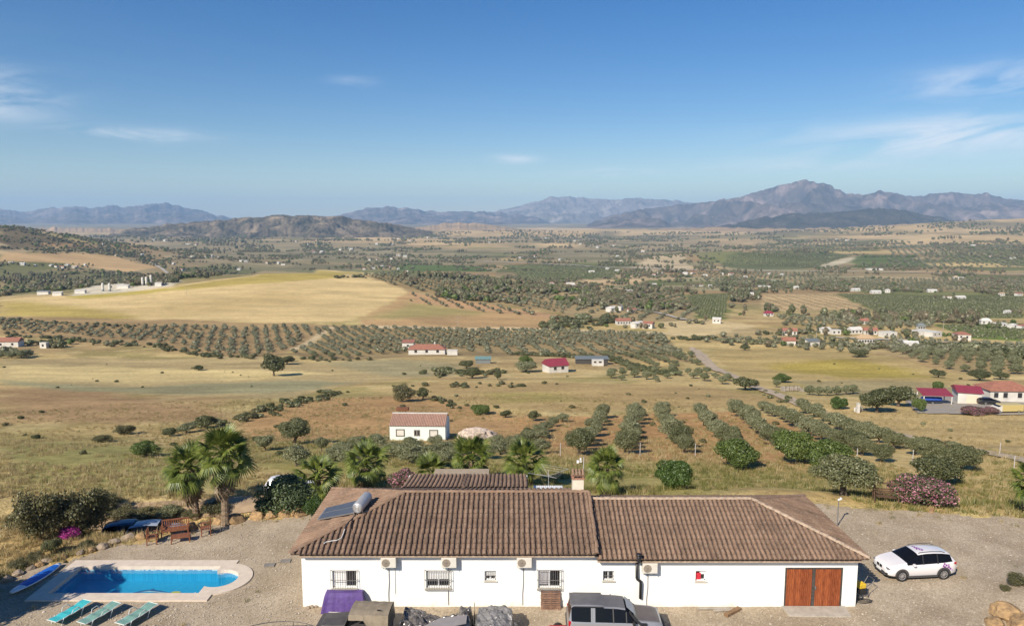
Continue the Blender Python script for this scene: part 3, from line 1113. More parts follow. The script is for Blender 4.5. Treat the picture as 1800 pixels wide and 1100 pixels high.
upA = unit((0, YAr - YA0, ZAr - ZA))
LA = Vector((0, YAr - YA0, ZAr - ZA)).length
hipA = XAr - XA0
roof_slope(house, "roof_slope", (XA0, YA0, ZA), (XA1, YA0, ZA), upA, lambda t: LA * min(1, t / hipA), M_TILE1, .268, .098, .36,
           [(XA0, YA0, ZA), (XA1, YA0, ZA), (XA1, YAr, ZAr), (XAr, YAr, ZAr)])
upAh = unit((hipA, 0, ZAr - ZA))
LAh = Vector((hipA, 0, ZAr - ZA)).length
DA = YA1 - YA0
roof_slope(house, "roof_slope", (XA0, YA1, ZA), (XA0, YA0, ZA), upAh, lambda t: LAh * (1 - abs(t - DA / 2) / (DA / 2)), M_TILE2, .268, .098, .36,
           [(XA0, YA1, ZA), (XA0, YA0, ZA), (XAr, YAr, ZAr)])
upAb = unit((0, YAr - YA1, ZAr - ZA))
roof_slope(house, "roof_slope", (XA1, YA1, ZA), (XA0, YA1, ZA), upAb, lambda t: LA * min(1, (XA1 - XA0 - t) / hipA), M_TILE1, .268, .098, .36,
           [(XA1, YA1, ZA), (XA0, YA1, ZA), (XAr, YAr, ZAr), (XA1, YAr, ZAr)])
upB = unit((0, YBr - YB0, ZBr - ZB))
LB = Vector((0, YBr - YB0, ZBr - ZB)).length
hipB = XB1 - XBr
WB = XB1 - XB0
roof_slope(house, "roof_slope", (XB0, YB0, ZB), (XB1, YB0, ZB), upB, lambda t: LB * min(1, (WB - t) / hipB), M_TILE2, .245, .090, .34,
           [(XB0, YB0, ZB), (XB1, YB0, ZB), (XBr, YBr, ZBr), (XB0, YBr, ZBr)])
upBh = unit((-hipB, 0, ZBr - ZB))
LBh = Vector((hipB, 0, ZBr - ZB)).length
DB = YB1 - YB0
roof_slope(house, "roof_slope", (XB1, YB0, ZB), (XB1, YB1, ZB), upBh, lambda t: LBh * (1 - abs(t - DB / 2) / (DB / 2)), M_TILE1, .245, .090, .34,
           [(XB1, YB0, ZB), (XB1, YB1, ZB), (XBr, YBr, ZBr)])
upBb = unit((0, YBr - YB1, ZBr - ZB))
roof_slope(house, "roof_slope", (XB1, YB1, ZB), (XB0, YB1, ZB), upBb, lambda t: LB * min(1, t / hipB), M_TILE1, .245, .090, .34,
           [(XB1, YB1, ZB), (XB0, YB1, ZB), (XB0, YBr, ZBr), (XBr, YBr, ZBr)])
for nm, a, b, m_ in (("ridge_tile_row", (XAr, YAr, ZAr + .03), (XA1, YAr, ZAr + .03), M_TILE2), ("ridge_tile_row", (XA0, YA0, ZA + .06), (XAr, YAr, ZAr + .03), M_TILE2),
                     ("ridge_tile_row", (XA0, YA1, ZA + .06), (XAr, YAr, ZAr + .03), M_TILE2), ("ridge_tile_row", (XB0, YBr, ZBr + .03), (XBr, YBr, ZBr + .03), M_LIME),
                     ("ridge_tile_row", (XB1, YB0, ZB + .06), (XBr, YBr, ZBr + .03), M_LIME), ("ridge_tile_row", (XB1, YB1, ZB + .06), (XBr, YBr, ZBr + .03), M_TILE2)):
    ridge_row(house, nm, a, b, .13, m_)
ridge_row(house, "verge_tile_row", (XA1 + .02, YA0, ZA + .05), (XA1 + .02, YAr, ZAr + .05), .10, M_TILE1)
mb = MB()
mb.box((-3.2, 34.17, 2.80), (14.5, .34, .05))
mb.build("eaves_board", M_LIME, house)
mb = MB()
mb.box((10.7, 34.17, 2.53), (13.0, .34, .05))
mb.build("eaves_board", M_LIME, house)
# low porch roof behind, two tiled fields falling away from the house
for x0, x1, m_ in ((-6.75, -3.05, M_TILE2), (-2.92, 1.0, M_TILE1)):
    zz0, zz1, y0, y1 = 2.96, 2.36, 42.75, 46.6
    roof_slope(house, "porch_roof", (x1, y1, zz1), (x0, y1, zz1), (0, y0 - y1, zz0 - zz1), lambda t: 3.88, m_, .26, .122, .36,
               [(x1, y1, zz1), (x0, y1, zz1), (x0, y0, zz0), (x1, y0, zz0)])
ridge_row(house, "ridge_tile_row", (-2.98, 42.75, 3.02), (-2.98, 46.6, 2.44), .13, M_PAN)
mb = MB()
mb.box((-2.9, 46.5, 1.0), (7.6, .2, 2.5))
mb.box((-6.65, 44.4, 1.2), (.2, 3.9, 2.6))
mb.box((.9, 44.4, 1.2), (.2, 3.9, 2.6))
mb.build("porch_wall", M_WALL, house)
mb = MB()
mb.box((-3.4, 47.5, 2.24), (3.7, 1.5, .06))
for x in (-5.1, -1.7):
    mb.box((x, 48.1, 1.05), (.1, .1, 2.35))
mb.build("awning", mat("beige_awning", (.34, .27, .19), .9, .12, 3), house)
# garage door
gd = MB()
xm = (GAR[0] + GAR[1]) / 2
for a, b, c, d in ((GAR[0], GAR[0] + .07, 0.02, GAR[3]), (GAR[1] - .07, GAR[1], 0.02, GAR[3]), (GAR[0] + .07, GAR[1] - .07, GAR[3] - .07, GAR[3]), (xm - .07, xm + .07, .02, GAR[3] - .07)):
    gd.box(((a + b) / 2, YW + .02, (c + d) / 2), (b - a, .07, d - c))
gdo = gd.build("garage_door", M_IRON, house)
m, n, l, p = new_mat("varnished_boards")
ge = n.new("ShaderNodeNewGeometry")
mp = n.new("ShaderNodeMapping")
mp.inputs["Scale"].default_value = (9, 9, .9)
l.new(ge.outputs["Position"], mp.inputs[0])
no = n.new("ShaderNodeTexNoise")
no.inputs["Scale"].default_value = 3
no.inputs["Detail"].default_value = 7
l.new(mp.outputs[0], no.inputs["Vector"])
ra = n.new("ShaderNodeValToRGB")
ra.color_ramp.elements[0].position, ra.color_ramp.elements[0].color = .32, (.155, .035, .011, 1)
ra.color_ramp.elements[1].position, ra.color_ramp.elements[1].color = .7, (.36, .10, .032, 1)
ad = n.new("ShaderNodeMath")
ad.operation = 'MULTIPLY_ADD'
l.new(ge.outputs["Random Per Island"], ad.inputs[0])
ad.inputs[1].default_value = .2
l.new(no.outputs["Fac"], ad.inputs[2])
sb = n.new("ShaderNodeMath")
sb.operation = 'SUBTRACT'
sb.inputs[1].default_value = .1
l.new(ad.outputs[0], sb.inputs[0])
l.new(sb.outputs[0], ra.inputs[0])
l.new(ra.outputs[0], p.inputs["Base Color"])
p.inputs["Roughness"].default_value = .45
for a, b in ((GAR[0] + .072, xm - .072), (xm + .072, GAR[1] - .072)):
    lf = MB()
    nb = 13
    w = (b - a) / nb
    for i in range(nb):
        lf.box((a + w * (i + .5), YW + .035, (GAR[3] - .05) / 2), (w - .008, .035, GAR[3] - .13))
    lf.build("door_leaf", m, gdo)
MB().box((xm + .1, YW - .02, 1.02), (.05, .06, .16)).build("handle", M_GREYIRON, gdo)
apr = MB()
apr.prism([(13.5, 33.42), (16.5, 33.36), (16.62, 34.32), (13.45, 34.33)], -.1, .075)
apr = apr.build("concrete_ramp", M_CONC)
tag(apr, "pale concrete slab ramp in front of the wooden garage door", "ramp")
# black flue pipe and chimney
fl = MB()
fl.tube([(6.18, 34.28, 2.55), (6.18, 34.22, 1.62), (6.2, 34.22, 1.55), (6.36, 34.22, 1.42), (6.38, 34.22, 1.34), (6.38, 34.24, .52)], .075, n=10)
fl.tube([(6.18, 34.2, 2.5), (6.18, 33.85, 2.62), (6.18, 33.82, 3.0)], .08, n=10)
fl.tube([(6.18, 33.82, 2.98), (6.18, 33.82, 3.04)], .13, n=10)
fl.build("flue_pipe", M_BLACK, house, smooth=True)
ch = MB()
ch.box((3.62, 38.75, 4.62), (.60, .60, 1.0))
cho = ch.build("chimney", mat("cream_render", (.66, .58, .47), .9, .1, 4), house)
ct = MB()
ct.box((3.62, 38.75, 5.145), (.72, .72, .045))
for sx in (-1, 1):
    for sy in (-1, 1):
        ct.box((3.62 + sx * .27, 38.75 + sy * .27, 5.26), (.09, .09, .18))
ct.build("chimney_cap", mat("chimney_brick", (.32, .17, .11), .9, .3, 7), cho)
ct = MB()
for i in range(4):
    x = 3.35 + .18 * i
    for s in (-1, 1):
        a = Vector((x, 38.75 + s * .40, 5.36))
        b = Vector((x, 38.75 + s * .02, 5.54))
        ct.tube([a, b], [.075, .065], n=8)
ct.build("cap_tiles", M_TILE2, cho)
# ================================================================ things on the walls and roof
def ac_unit(x, zb, label, cable, pipe2=False):
    t = empty("air_conditioner", (x, YW, zb), 0, label, "air conditioner", "outdoor air conditioning units on the front wall")
    MB().box((0, -.21, .27), (.74, .28, .52)).build("casing", M_ACCASE, t, bevel=.015)
    g = MB()
    for r in (.055, .10, .145, .19):
        g.tube([(-.12 + r * math.cos(a * math.pi / 10), -.358, .26 + r * math.sin(a * math.pi / 10)) for a in range(21)], .006, n=4)
    for a in range(8):
        c, s = math.cos(a * math.pi / 4), math.sin(a * math.pi / 4)
        g.bar((-.12, -.358, .26), (-.12 + .2 * c, -.358, .26 + .2 * s), .005, n=4)
    fo = g.build("fan_grille", M_GREYIRON, t)
    d = MB()
    d.tube([(-.12, -.345, .26), (-.12, -.353, .26)], .205, n=20)
    d.build("fan_opening", mat("fan_tan", (.33, .27, .2), .7, .2, 9), fo)
    b = MB()
    for sx in (-.26, .26):
        b.bar((sx, -.36, -.012), (sx, 0, -.012), .018, n=4)
        b.bar((sx, -.3, -.012), (sx, 0, -.2), .014, n=4)
    b.build("bracket", M_GREYIRON, t)
    if cable:
        c = MB()
        c.tube([(-.03, -.1, .02), (-.04, -.03, -.25), (-.035, -.03, -.9), (-.08, -.035, -1.5), (-.07, -.03, -zb + .12)], .018, n=5)
        if pipe2:
            c.tube([(.28, -.1, .02), (.27, -.02, -.4), (.27, -.02, -zb + .7)], .009, n=4)
        c.build("drain_pipe", mat("grey_conduit", (.25, .245, .24), .6), t)


ac_unit(-6.07, 2.22, "ivory air conditioner highest on the wall, first from the house's purple-tarp end", True, True)
ac_unit(-3.10, 2.22, "ivory air conditioner above and beside the middle barred window, second along", True)
ac_unit(.60, 2.22, "ivory air conditioner between a small square window and the window above the pallet", True)
ac_unit(6.78, 1.93, "ivory air conditioner next to the bent black flue pipe", True)


def on_plane(px, py, P0, N):
    d = Vector(ray(px, py))
    o = Vector((0, 0, CAMZ))
    t = (Vector(P0) - o).dot(Vector(N)) / d.dot(Vector(N))
    return o + d * t


NH = Vector((-(ZAr - ZA), 0, hipA)).normalized()
PH = Vector((XA0, YA0, ZA)) + NH * .16
sw = empty("solar_water_heater", on_plane(600, 897, PH, NH), 0, "solar water heater with two dark collector panels and grey cylinder tank on roof", "solar heater")
loc0 = Vector(sw.location)
q = [on_plane(*p, PH, NH) - loc0 for p in ((559, 914), (574, 894), (629, 881), (623, 902))]
M_COLL = mat("collector_glass", (.075, .08, .095), .3, .15, 2, spec=.35)
M_ALU = mat("brushed_aluminium", (.55, .55, .56), .35, .08, 6, metal=.8)
M_TANK = mat("tank_grey", (.42, .42, .42), .4, .1, 5, metal=.3)
for k in range(2):
    a, b, c, d = (q[0].lerp(q[1], k * .52), q[0].lerp(q[1], .48 + k * .52), q[3].lerp(q[2], .48 + k * .52), q[3].lerp(q[2], k * .52))
    f = MB()
    up = NH * .07
    f.add([a, d, c, b, a + up, d + up, c + up, b + up], [(3, 2, 1, 0), (4, 5, 6, 7), (0, 1, 5, 4), (1, 2, 6, 5), (2, 3, 7, 6), (3, 0, 4, 7)])
    fo = f.build("collector_panel", M_ALU, sw)
    cc = (a + b + c + d) / 4
    s = [cc + (v - cc) * .955 + up * 1.06 for v in (a, d, c, b)]
    MB().quad(*s).build("glass", M_COLL, fo)
ta, tb = on_plane(628, 893, PH + NH * .33, NH) - loc0, on_plane(646, 872, PH + NH * .33, NH) - loc0
tk = MB()
dd = (tb - ta).normalized()
tk.tube([ta - dd * .03, ta, ta + dd * .06, tb - dd * .06, tb, tb + dd * .03], [.19, .26, .285, .285, .26, .19], n=22)
tk = tk.build("tank", M_TANK, sw, smooth=True)
e = MB()
for r in (.09, .17, .235):
    u_ = dd.orthogonal().normalized()
    w_ = dd.cross(u_)
    e.tube([ta - dd * .035 + r * (math.cos(i * .314) * u_ + math.sin(i * .314) * w_) for i in range(21)], .012, n=4)
e.build("end_cap", M_ALU, tk)
st = MB()
for p_ in (ta + dd * .12, tb - dd * .12):
    for s_ in (-.2, .2):
        st.bar(p_ + Vector((s_, 0, -.1)), p_ + Vector((s_ * 1.4, 0, -.52 + s_ * .4)), .02, n=4)
st.build("stand", M_ALU, sw)
# pipe from the tank running down the hip
pts = [on_plane(p[0], p[1], PH - NH * .02, NH) for p in ((628, 900), (620, 910), (612, 918), (606, 928))]
hp = MB()
hp.tube([v - loc0 for v in pts], .03, n=5)
hp.build("insulated_pipe", M_BLACK, sw)
NF = unit((0, -(ZAr - ZA), YAr - YA0))
PF = Vector((XA0, YA0, ZA)) + NF * .125
cb = MB()
cb.tube([on_plane(p[0], p[1], PF, NF) for p in ((606, 929), (603, 938), (600, 945), (592, 949), (583, 950), (573, 952), (569, 955))], .022, n=5)
tag(cb.build("roof_cable", mat("white_cable", (.62, .62, .6), .6)), "loose white cable lying across the tiles below the hip", "cable")
# thin mast with a weather vane station behind the ridge, clothes dryer, white corrugated lean-to
A_ = Vector((4.12, 40.6, 3.4))
wm = empty("weather_mast", A_, 0, "thin pale mast with a small white weather sensor beside the chimney", "mast")
MB().bar((0, 0, -.2), (0, 0, 2.25), .022, n=6).build("pole", M_CABLE, wm)
s = MB()
s.box((-.22, 0, 1.98), (.24, .05, .05))
s.box((-.34, 0, 1.98), (.12, .14, .14))
s.box((-.18, 0, 2.13), (.09, .09, .12))
s.build("sensor", M_WHITE, wm)
ct = G(956, 860)
ct = Vector((2.35, 45.6, 0))
ln = empty("lean_to", ct, 0, "low lean-to with white corrugated sheet roof behind the farmhouse ridge", "lean-to")
sh = MB()
for i in range(28):
    x0, x1 = -.95 + i * .068, -.95 + (i + 1) * .068
    za, zb_ = (.02 if i % 2 else 0), (0 if i % 2 else .02)
    sh.add([(x0, -.6, 2.02 + za), (x1, -.6, 2.02 + zb_), (x1, .55, 1.86 + zb_), (x0, .55, 1.86 + za)], [(0, 1, 2, 3)])
sh.build("sheet_roof", M_WHITE, ln)
MB().box((0, 0, .9), (1.7, 1.0, 1.9)).build("wall", M_WALL, ln)
rd = empty("rotary_clothes_line", Vector((2.5, 48.2, 0)), 0, "rotary clothes line with pale arms behind the white lean-to", "clothes line")
MB().bar((0, 0, 0), (0, 0, 2.2), .02, n=6).build("pole", M_CABLE, rd)
a = MB()
for k in range(4):
    c, s_ = math.cos(k * math.pi / 2 + .3), math.sin(k * math.pi / 2 + .3)
    a.bar((0, 0, 1.8), (1.5 * c, 1.5 * s_, 2.15), .011, n=4)
for rr in (.8, 1.15, 1.45):
    a.tube([(rr * math.cos(k * math.pi / 2 + .3), rr * math.sin(k * math.pi / 2 + .3), 1.8 + .35 * rr / 1.5) for k in range(5)], .006, n=3)
a.build("arm_frame", M_CABLE, rd)
# short pale roof vent poles at the yard lamp
lp = empty("yard_lamp", Vector((20.5, 44.0, 0)), 0, "slim grey lamp post standing in gravel behind the hipped roof end", "lamp post")
MB().bar((0, 0, 0), (0, 0, 1.75), .035, n=8).build("pole", M_GREYIRON, lp)
h = MB()
h.bar((0, 0, 1.72), (.0, 0, 1.80), .06, n=10)
h.bar((.1, 0, 1.82), (.18, 0, 1.80), .10, n=10, r2=.07)
h.build("lamp_head", M_WHITE, lp)
# ================================================================ POOL
pool = empty("swimming_pool", (0, 0, 0), 0, "rectangular blue swimming pool with pale stone coping and one rounded end", "swimming pool")
M_COPING = mat("pale_coping", (.60, .51, .41), .8, .08, 3, bump=.15, bscale=14)


def ring_part(o1, i1, z0, z1):
    mb = MB()
    n = len(o1)
    vs = [(*p, z1) for p in o1] + [(*p, z1) for p in i1] + [(*p, z0) for p in o1] + [(*p, z0) for p in i1]
    fs = []
    for k in range(n):
        j = (k + 1) % n
        fs += [(k, j, n + j, n + k), (2 * n + j, 2 * n + k, 3 * n + k, 3 * n + j), (k, 2 * n + k, 2 * n + j, j), (n + k, n + j, 3 * n + j, 3 * n + k)]
    return mb.add(vs, fs)


RO, RI = pool_ring(.70, 1), pool_ring(.0, 1)
cop = ring_part(RO, pool_ring(-.03, 1), -.12, .085).build("coping", M_COPING, pool)
# joints between the coping slabs are real gaps covered by thin dark strips
m, n, l, p = new_mat("pool_tile")
tc = n.new("ShaderNodeTexCoord")
br = n.new("ShaderNodeTexBrick")
br.offset = 0
br.inputs["Scale"].default_value = 1
br.inputs["Brick Width"].default_value = .10
br.inputs["Row Height"].default_value = .10
br.inputs["Mortar Size"].default_value = .004
br.inputs["Color1"].default_value = (.010, .27, .46, 1)
br.inputs["Color2"].default_value = (.016, .32, .52, 1)
br.inputs["Mortar"].default_value = (.07, .40, .58, 1)
l.new(tc.outputs["Object"], br.inputs["Vector"])
l.new(br.outputs["Color"], p.inputs["Base Color"])
p.inputs["Roughness"].default_value = .5
M_PTILE = m
bs = MB()
nn = len(RI)
DEEP = -.78
bs.add([(*q_, -.02) for q_ in RI] + [(*q_, DEEP) for q_ in RI], [(k, nn + k, nn + (k + 1) % nn, (k + 1) % nn) for k in range(nn)] + [tuple(range(nn, 2 * nn))])
bs.build("basin", M_PTILE, pool)
bd = MB()
rb = pool_ring(-.012, 1)
bd.add([(*q_, -.03) for q_ in rb] + [(*q_, -.20) for q_ in rb], [(k, nn + k, nn + (k + 1) % nn, (k + 1) % nn) for k in range(nn)])
m, n, l, p = new_mat("mosaic_band")
vo = n.new("ShaderNodeTexVoronoi")
vo.inputs["Scale"].default_value = 9
tc = n.new("ShaderNodeTexCoord")
l.new(tc.outputs["Object"], vo.inputs["Vector"])
ra = n.new("ShaderNodeValToRGB")
ra.color_ramp.elements[0].position, ra.color_ramp.elements[0].color = .45, (.62, .66, .68, 1)
ra.color_ramp.elements[1].position, ra.color_ramp.elements[1].color = .55, (.10, .30, .52, 1)
l.new(vo.outputs["Color"], ra.inputs[0])
l.new(ra.outputs[0], p.inputs["Base Color"])
bd.build("mosaic_band", m, pool)
for k in range(3):
    r = POOL_R - .08 - .30 * k
    MB().prism(arc(POOL_C[0], POOL_C[1], r, -84, 84, 14), -.77, -.34 - .14 * k).build("step", M_PTILE, pool)
m = bpy.data.materials.new("pool_water")
m.use_nodes = True
n, l = m.node_tree.nodes, m.node_tree.links
n.clear()
out = n.new("ShaderNodeOutputMaterial")
tr = n.new("ShaderNodeBsdfTransparent")
tr.inputs[0].default_value = (.80, .95, .99, 1)
gl = n.new("ShaderNodeBsdfGlossy")
gl.inputs["Roughness"].default_value = .05
lw = n.new("ShaderNodeLayerWeight")
lw.inputs[0].default_value = .5
fr = n.new("ShaderNodeMath")
fr.operation = 'POWER'
fr.inputs[1].default_value = 4.0
l.new(lw.outputs["Facing"], fr.inputs[0])
mx = n.new("ShaderNodeMixShader")
no = n.new("ShaderNodeTexNoise")
no.inputs["Scale"].default_value = 3.5
no.inputs["Detail"].default_value = 3
tc = n.new("ShaderNodeTexCoord")
l.new(tc.outputs["Object"], no.inputs["Vector"])
bu = n.new("ShaderNodeBump")
bu.inputs["Strength"].default_value = .25
bu.inputs["Distance"].default_value = .05
l.new(no.outputs["Fac"], bu.inputs["Height"])
l.new(bu.outputs[0], gl.inputs["Normal"])
l.new(bu.outputs[0], lw.inputs["Normal"])
l.new(fr.outputs[0], mx.inputs[0])
l.new(tr.outputs[0], mx.inputs[1])
l.new(gl.outputs[0], mx.inputs[2])
l.new(mx.outputs[0], out.inputs["Surface"])
wt = MB()
wt.add([(*q_, -.13) for q_ in pool_ring(-.004, 1)], [tuple(range(nn))])
wt.build("water", m, pool)
# dolphin mosaic set in the pool floor
dz = DEEP + .006
DOL = [(0, 0), (.28, .32), (.62, .56), (1.0, .66), (1.15, .82), (1.26, .64), (1.7, .52), (2.1, .34), (2.5, .26), (2.12, .18), (1.75, .26), (1.55, .1), (1.45, .3), (1.0, .42), (.6, .3), (.3, .06), (.12, -.22)]
d0 = (-20.7, 36.95)
mb = MB()
mb.add([(d0[0] + a, d0[1] + b * .9, dz) for a, b in DOL], [tuple(range(len(DOL)))])
mb.build("dolphin_mosaic", mat("mosaic_navy", (.03, .10, .22), .5), pool)
mb = MB()
mb.add([(d0[0] + a, d0[1] + b * .9, dz + .004) for a, b in ((.6, .36), (1.0, .5), (1.7, .36), (2.3, .26), (1.7, .3), (1.0, .42))], [tuple(range(6))])
mb.build("dolphin_mosaic", mat("mosaic_pale", (.55, .66, .62), .5), pool)
mb = MB()
mb.add([(d0[0] + 2.55 + .3 * math.cos(a) * .9, d0[1] + .3 + .12 * math.sin(a), dz + .004) for a in np.linspace(0, 6.1, 9)], [tuple(range(9))])
mb.build("ball_mosaic", mat("mosaic_yellow", (.55, .42, .05), .5), pool)
ho = MB()
ho.tube([(-18.6, 36.0, -.74), (-18.0, 36.25, -.6), (-17.3, 36.35, -.45), (-16.9, 36.1, -.3), (-16.6, 35.85, -.14), (-16.4, 35.75, .02)], .025, n=5)
tag(ho.build("pool_hose", mat("pale_blue_hose", (.45, .6, .7), .5)), "pale hose hanging into the pool at its stepped end", "hose")
for px, py in ((668, 660), (1070, 655)):
    pass
# pool skimmer lids flush in the gravel
for i, (px, py) in enumerate(((502, 987), (474, 994))):
    g_ = G(px, py)
    o = MB().box((0, 0, .035), (.55, .4, .05)).build("drain_cover", mat("grey_slab", (.20, .185, .16), .9, .2, 5), None, (g_.x, g_.y, .02), .1)
    tag(o, ("small grey drain slab in gravel nearest the house corner", "small grey drain slab in gravel, the one nearer the pool")[i], "drain cover")

# ================================================================ LOUNGERS, KAYAK, GARDEN FURNITURE
M_TEAL1 = mat("turquoise_sling", (.05, .43, .46), .6, .15, 4)
M_TEAL2 = mat("faded_teal_sling", (.17, .32, .27), .7, .22, 4)
M_FRAME = mat("pale_frame", (.55, .58, .55), .4, .1, 5)


def lounger(p0, p1, m_, label):
    a, b = Vector((p0[0], p0[1], 0)), Vector((p1[0], p1[1], 0))
    d = b - a
    rz = math.atan2(d.y, d.x)
    t = empty("sun_lounger", (a + b) / 2 + Vector((0, 0, .03)), rz, label, "sun lounger", "sun loungers beside the pool")
    L, W, h = 1.92, .62, .33
    s = MB()
    k = 18
    tp = [(-L / 2 + L * i / k, h - .012 + (.012 * math.sin(i * 1.3)) + max(0, (i / k - .62)) * .22) for i in range(k + 1)]
    for i in range(k):
        s.quad((tp[i][0], -W / 2 + .03, tp[i][1]), (tp[i + 1][0], -W / 2 + .03, tp[i + 1][1]), (tp[i + 1][0], W / 2 - .03, tp[i + 1][1]), (tp[i][0], W / 2 - .03, tp[i][1]))
    for x in (-.30, .28):
        s.box((x, 0, h + .005 + max(0, (x + L / 2) / L - .62) * .22), (.02, W - .08, .012))
    s.build("sling", m_, t)
    f = MB()
    for sy in (-1, 1):
        f.tube([(q[0], sy * (W / 2 - .015), q[1] - .005) for q in tp], .022, n=6)
    f.bar((tp[0][0], -W / 2, h), (tp[0][0], W / 2, h), .022)
    f.bar((tp[-1][0], -W / 2, tp[-1][1]), (tp[-1][0], W / 2, tp[-1][1]), .022)
    f.build("frame", M_FRAME, t)
    for x in (-.62, .42):
        for sy in (-1, 1):
            lg = MB()
            lg.tube([(x - .12, sy * (W / 2 + .02), 0), (x - .05, sy * (W / 2 + .03), .2), (x + .06, sy * (W / 2), h)], .02, n=6)
            lg.build("leg", M_FRAME, t)
    for sy in (-1, 1):
        ar = MB()
        ar.tube([(-.18, sy * (W / 2 + .02), h), (-.1, sy * (W / 2 + .05), h + .17), (.16, sy * (W / 2 + .05), h + .2), (.3, sy * (W / 2 + .02), h + .03)], .02, n=6)
        ar.build("armrest", M_FRAME, t)


lounger((-21.75, 32.55), (-21.15, 34.15), M_TEAL1, "bright turquoise sun lounger lying nearest the shaded gravel")
lounger((-20.25, 32.4), (-19.6, 33.95), M_TEAL2, "faded green sun lounger in the middle of three by the pool")
lounger((-18.4, 32.3), (-17.75, 33.9), M_TEAL2, "faded green sun lounger nearest the house")

kk = empty("paddleboard", Vector((-25.45, 37.0, .02)), math.atan2(2.95, .5), "blue paddleboard with white tip lying on ground beside pool end", "paddleboard")
rings = []
for i in range(15):
    u = i / 14
    w = .40 * (math.sin(math.pi * min(1, max(0, .04 + .92 * u))) ** .55)
    x = -1.6 + 3.2 * u
    zl = .06 + .16 * (u - .5) ** 2
    rings.append([(x, w * math.cos(t) * 1.0, zl + .075 + .075 * math.sin(t)) for t in np.linspace(0, 2 * math.pi, 13)[:-1]])
MB().loft(rings).build("hull", mat("white_hull", (.62, .66, .7), .35, .05, 3), kk, smooth=True)
dk = MB()
for i in range(3, 13):
    a, b = rings[i], rings[i + 1]
    for k_ in range(1, 5):
        A_, B_, C_, D_ = (Vector(a[k_]), Vector(b[k_]), Vector(b[k_ + 1]), Vector(a[k_ + 1]))
        up = Vector((0, 0, .006))
        dk.quad(A_ + up, B_ + up, C_ + up, D_ + up)
dk.build("deck_pad", mat("royal_blue_pad", (.012, .10, .42), .45, .25, 5), kk)
lg = MB()
lg.box((-.75, 0, .20), (.5, .05, .006))
lg.box((.4, .1, .175), (.3, .04, .006))
lg.build("deck_strap", M_WHITE, kk)

M_TEAK = mat("reddish_teak", (.20, .075, .035), .6, .3, 5)


def slat_seat(t, w, d, back, arms, seat_z=.42):
    nsl = 6
    for i in range(nsl):
        MB().box((0, -d / 2 + d * (i + .5) / nsl, seat_z), (w, d / nsl - .02, .03)).build("slat", M_TEAK, t)
    for sx in (-1, 1):
        for sy in (-1, 1):
            hgt = (back if (sy > 0 and back) else (seat_z + .22 if arms else seat_z - .02))
            MB().box((sx * (w / 2 - .03), sy * (d / 2 - .03), hgt / 2), (.06, .06, hgt)).build("leg", M_TEAK, t)
    MB().box((0, -d / 2 + .03, seat_z - .055), (w - .13, .03, .07)).build("rail", M_TEAK, t)
    if back:
        MB().box((0, d / 2 - .03, back - .02), (w - .13, .05, .07)).build("rail", M_TEAK, t)
        MB().box((0, d / 2 - .03, seat_z + .1), (w - .13, .045, .05)).build("rail", M_TEAK, t)
        nb = max(5, int(w / .14))
        for i in range(nb):
            MB().box((-w / 2 + .1 + (w - .2) * (i + .5) / nb, d / 2 - .03, (seat_z + .12 + back) / 2), (.06, .025, back - seat_z - .2)).build("back_slat", M_TEAK, t)
    if arms:
        for sx in (-1, 1):
            MB().box((sx * (w / 2 - .03), 0, seat_z + .235), (.08, d - .02, .035)).build("armrest", M_TEAK, t)


t = empty("garden_bench", (-20.62, 42.72, .03), .30, "reddish slatted wooden bench between the two matching armchairs", "bench")
slat_seat(t, 1.55, .58, .92, True)
t = empty("garden_armchair", (-21.45, 41.55, .03), 1.85, "wooden slatted armchair at the pool end of the garden set", "armchair", "wooden garden set by the boulders")
slat_seat(t, .62, .58, .9, True)
t = empty("garden_armchair", (-18.75, 42.75, .03), -1.2, "wooden slatted armchair standing apart beyond the bench, nearest the house", "armchair", "wooden garden set by the boulders")
slat_seat(t, .62, .58, .9, True)
t = empty("coffee_table", (-19.85, 41.75, .03), .32, "low slatted wooden table in front of the garden bench", "table")
slat_seat(t, 1.05, .52, None, False, .40)

# ================================================================ BOULDERS
def rock_mesh(seed, flat=.75, n=3):
    bm = bmesh.new()
    bmesh.ops.create_icosphere(bm, subdivisions=n, radius=1)
    rs = random.Random(seed)
    cuts = [(Vector((rs.uniform(-1, 1), rs.uniform(-1, 1), rs.uniform(-.3, 1))).normalized(), rs.uniform(.55, .85)) for _ in range(9)]
    for v in bm.verts:
        c = v.co.copy()
        for d, k in cuts:
            e = c.dot(d) - k
            if e > 0:
                c -= d * e
        f = float(fbm(np.array([c.x * 2 + seed]), np.array([c.y * 2 + c.z * 3]), .8, 3, seed)[0])
        v.co = Vector((c.x, c.y, c.z * flat)) * (.86 + .28 * f)
    me = bpy.data.meshes.new("boulder")
    bm.to_mesh(me)
    bm.free()
    return me


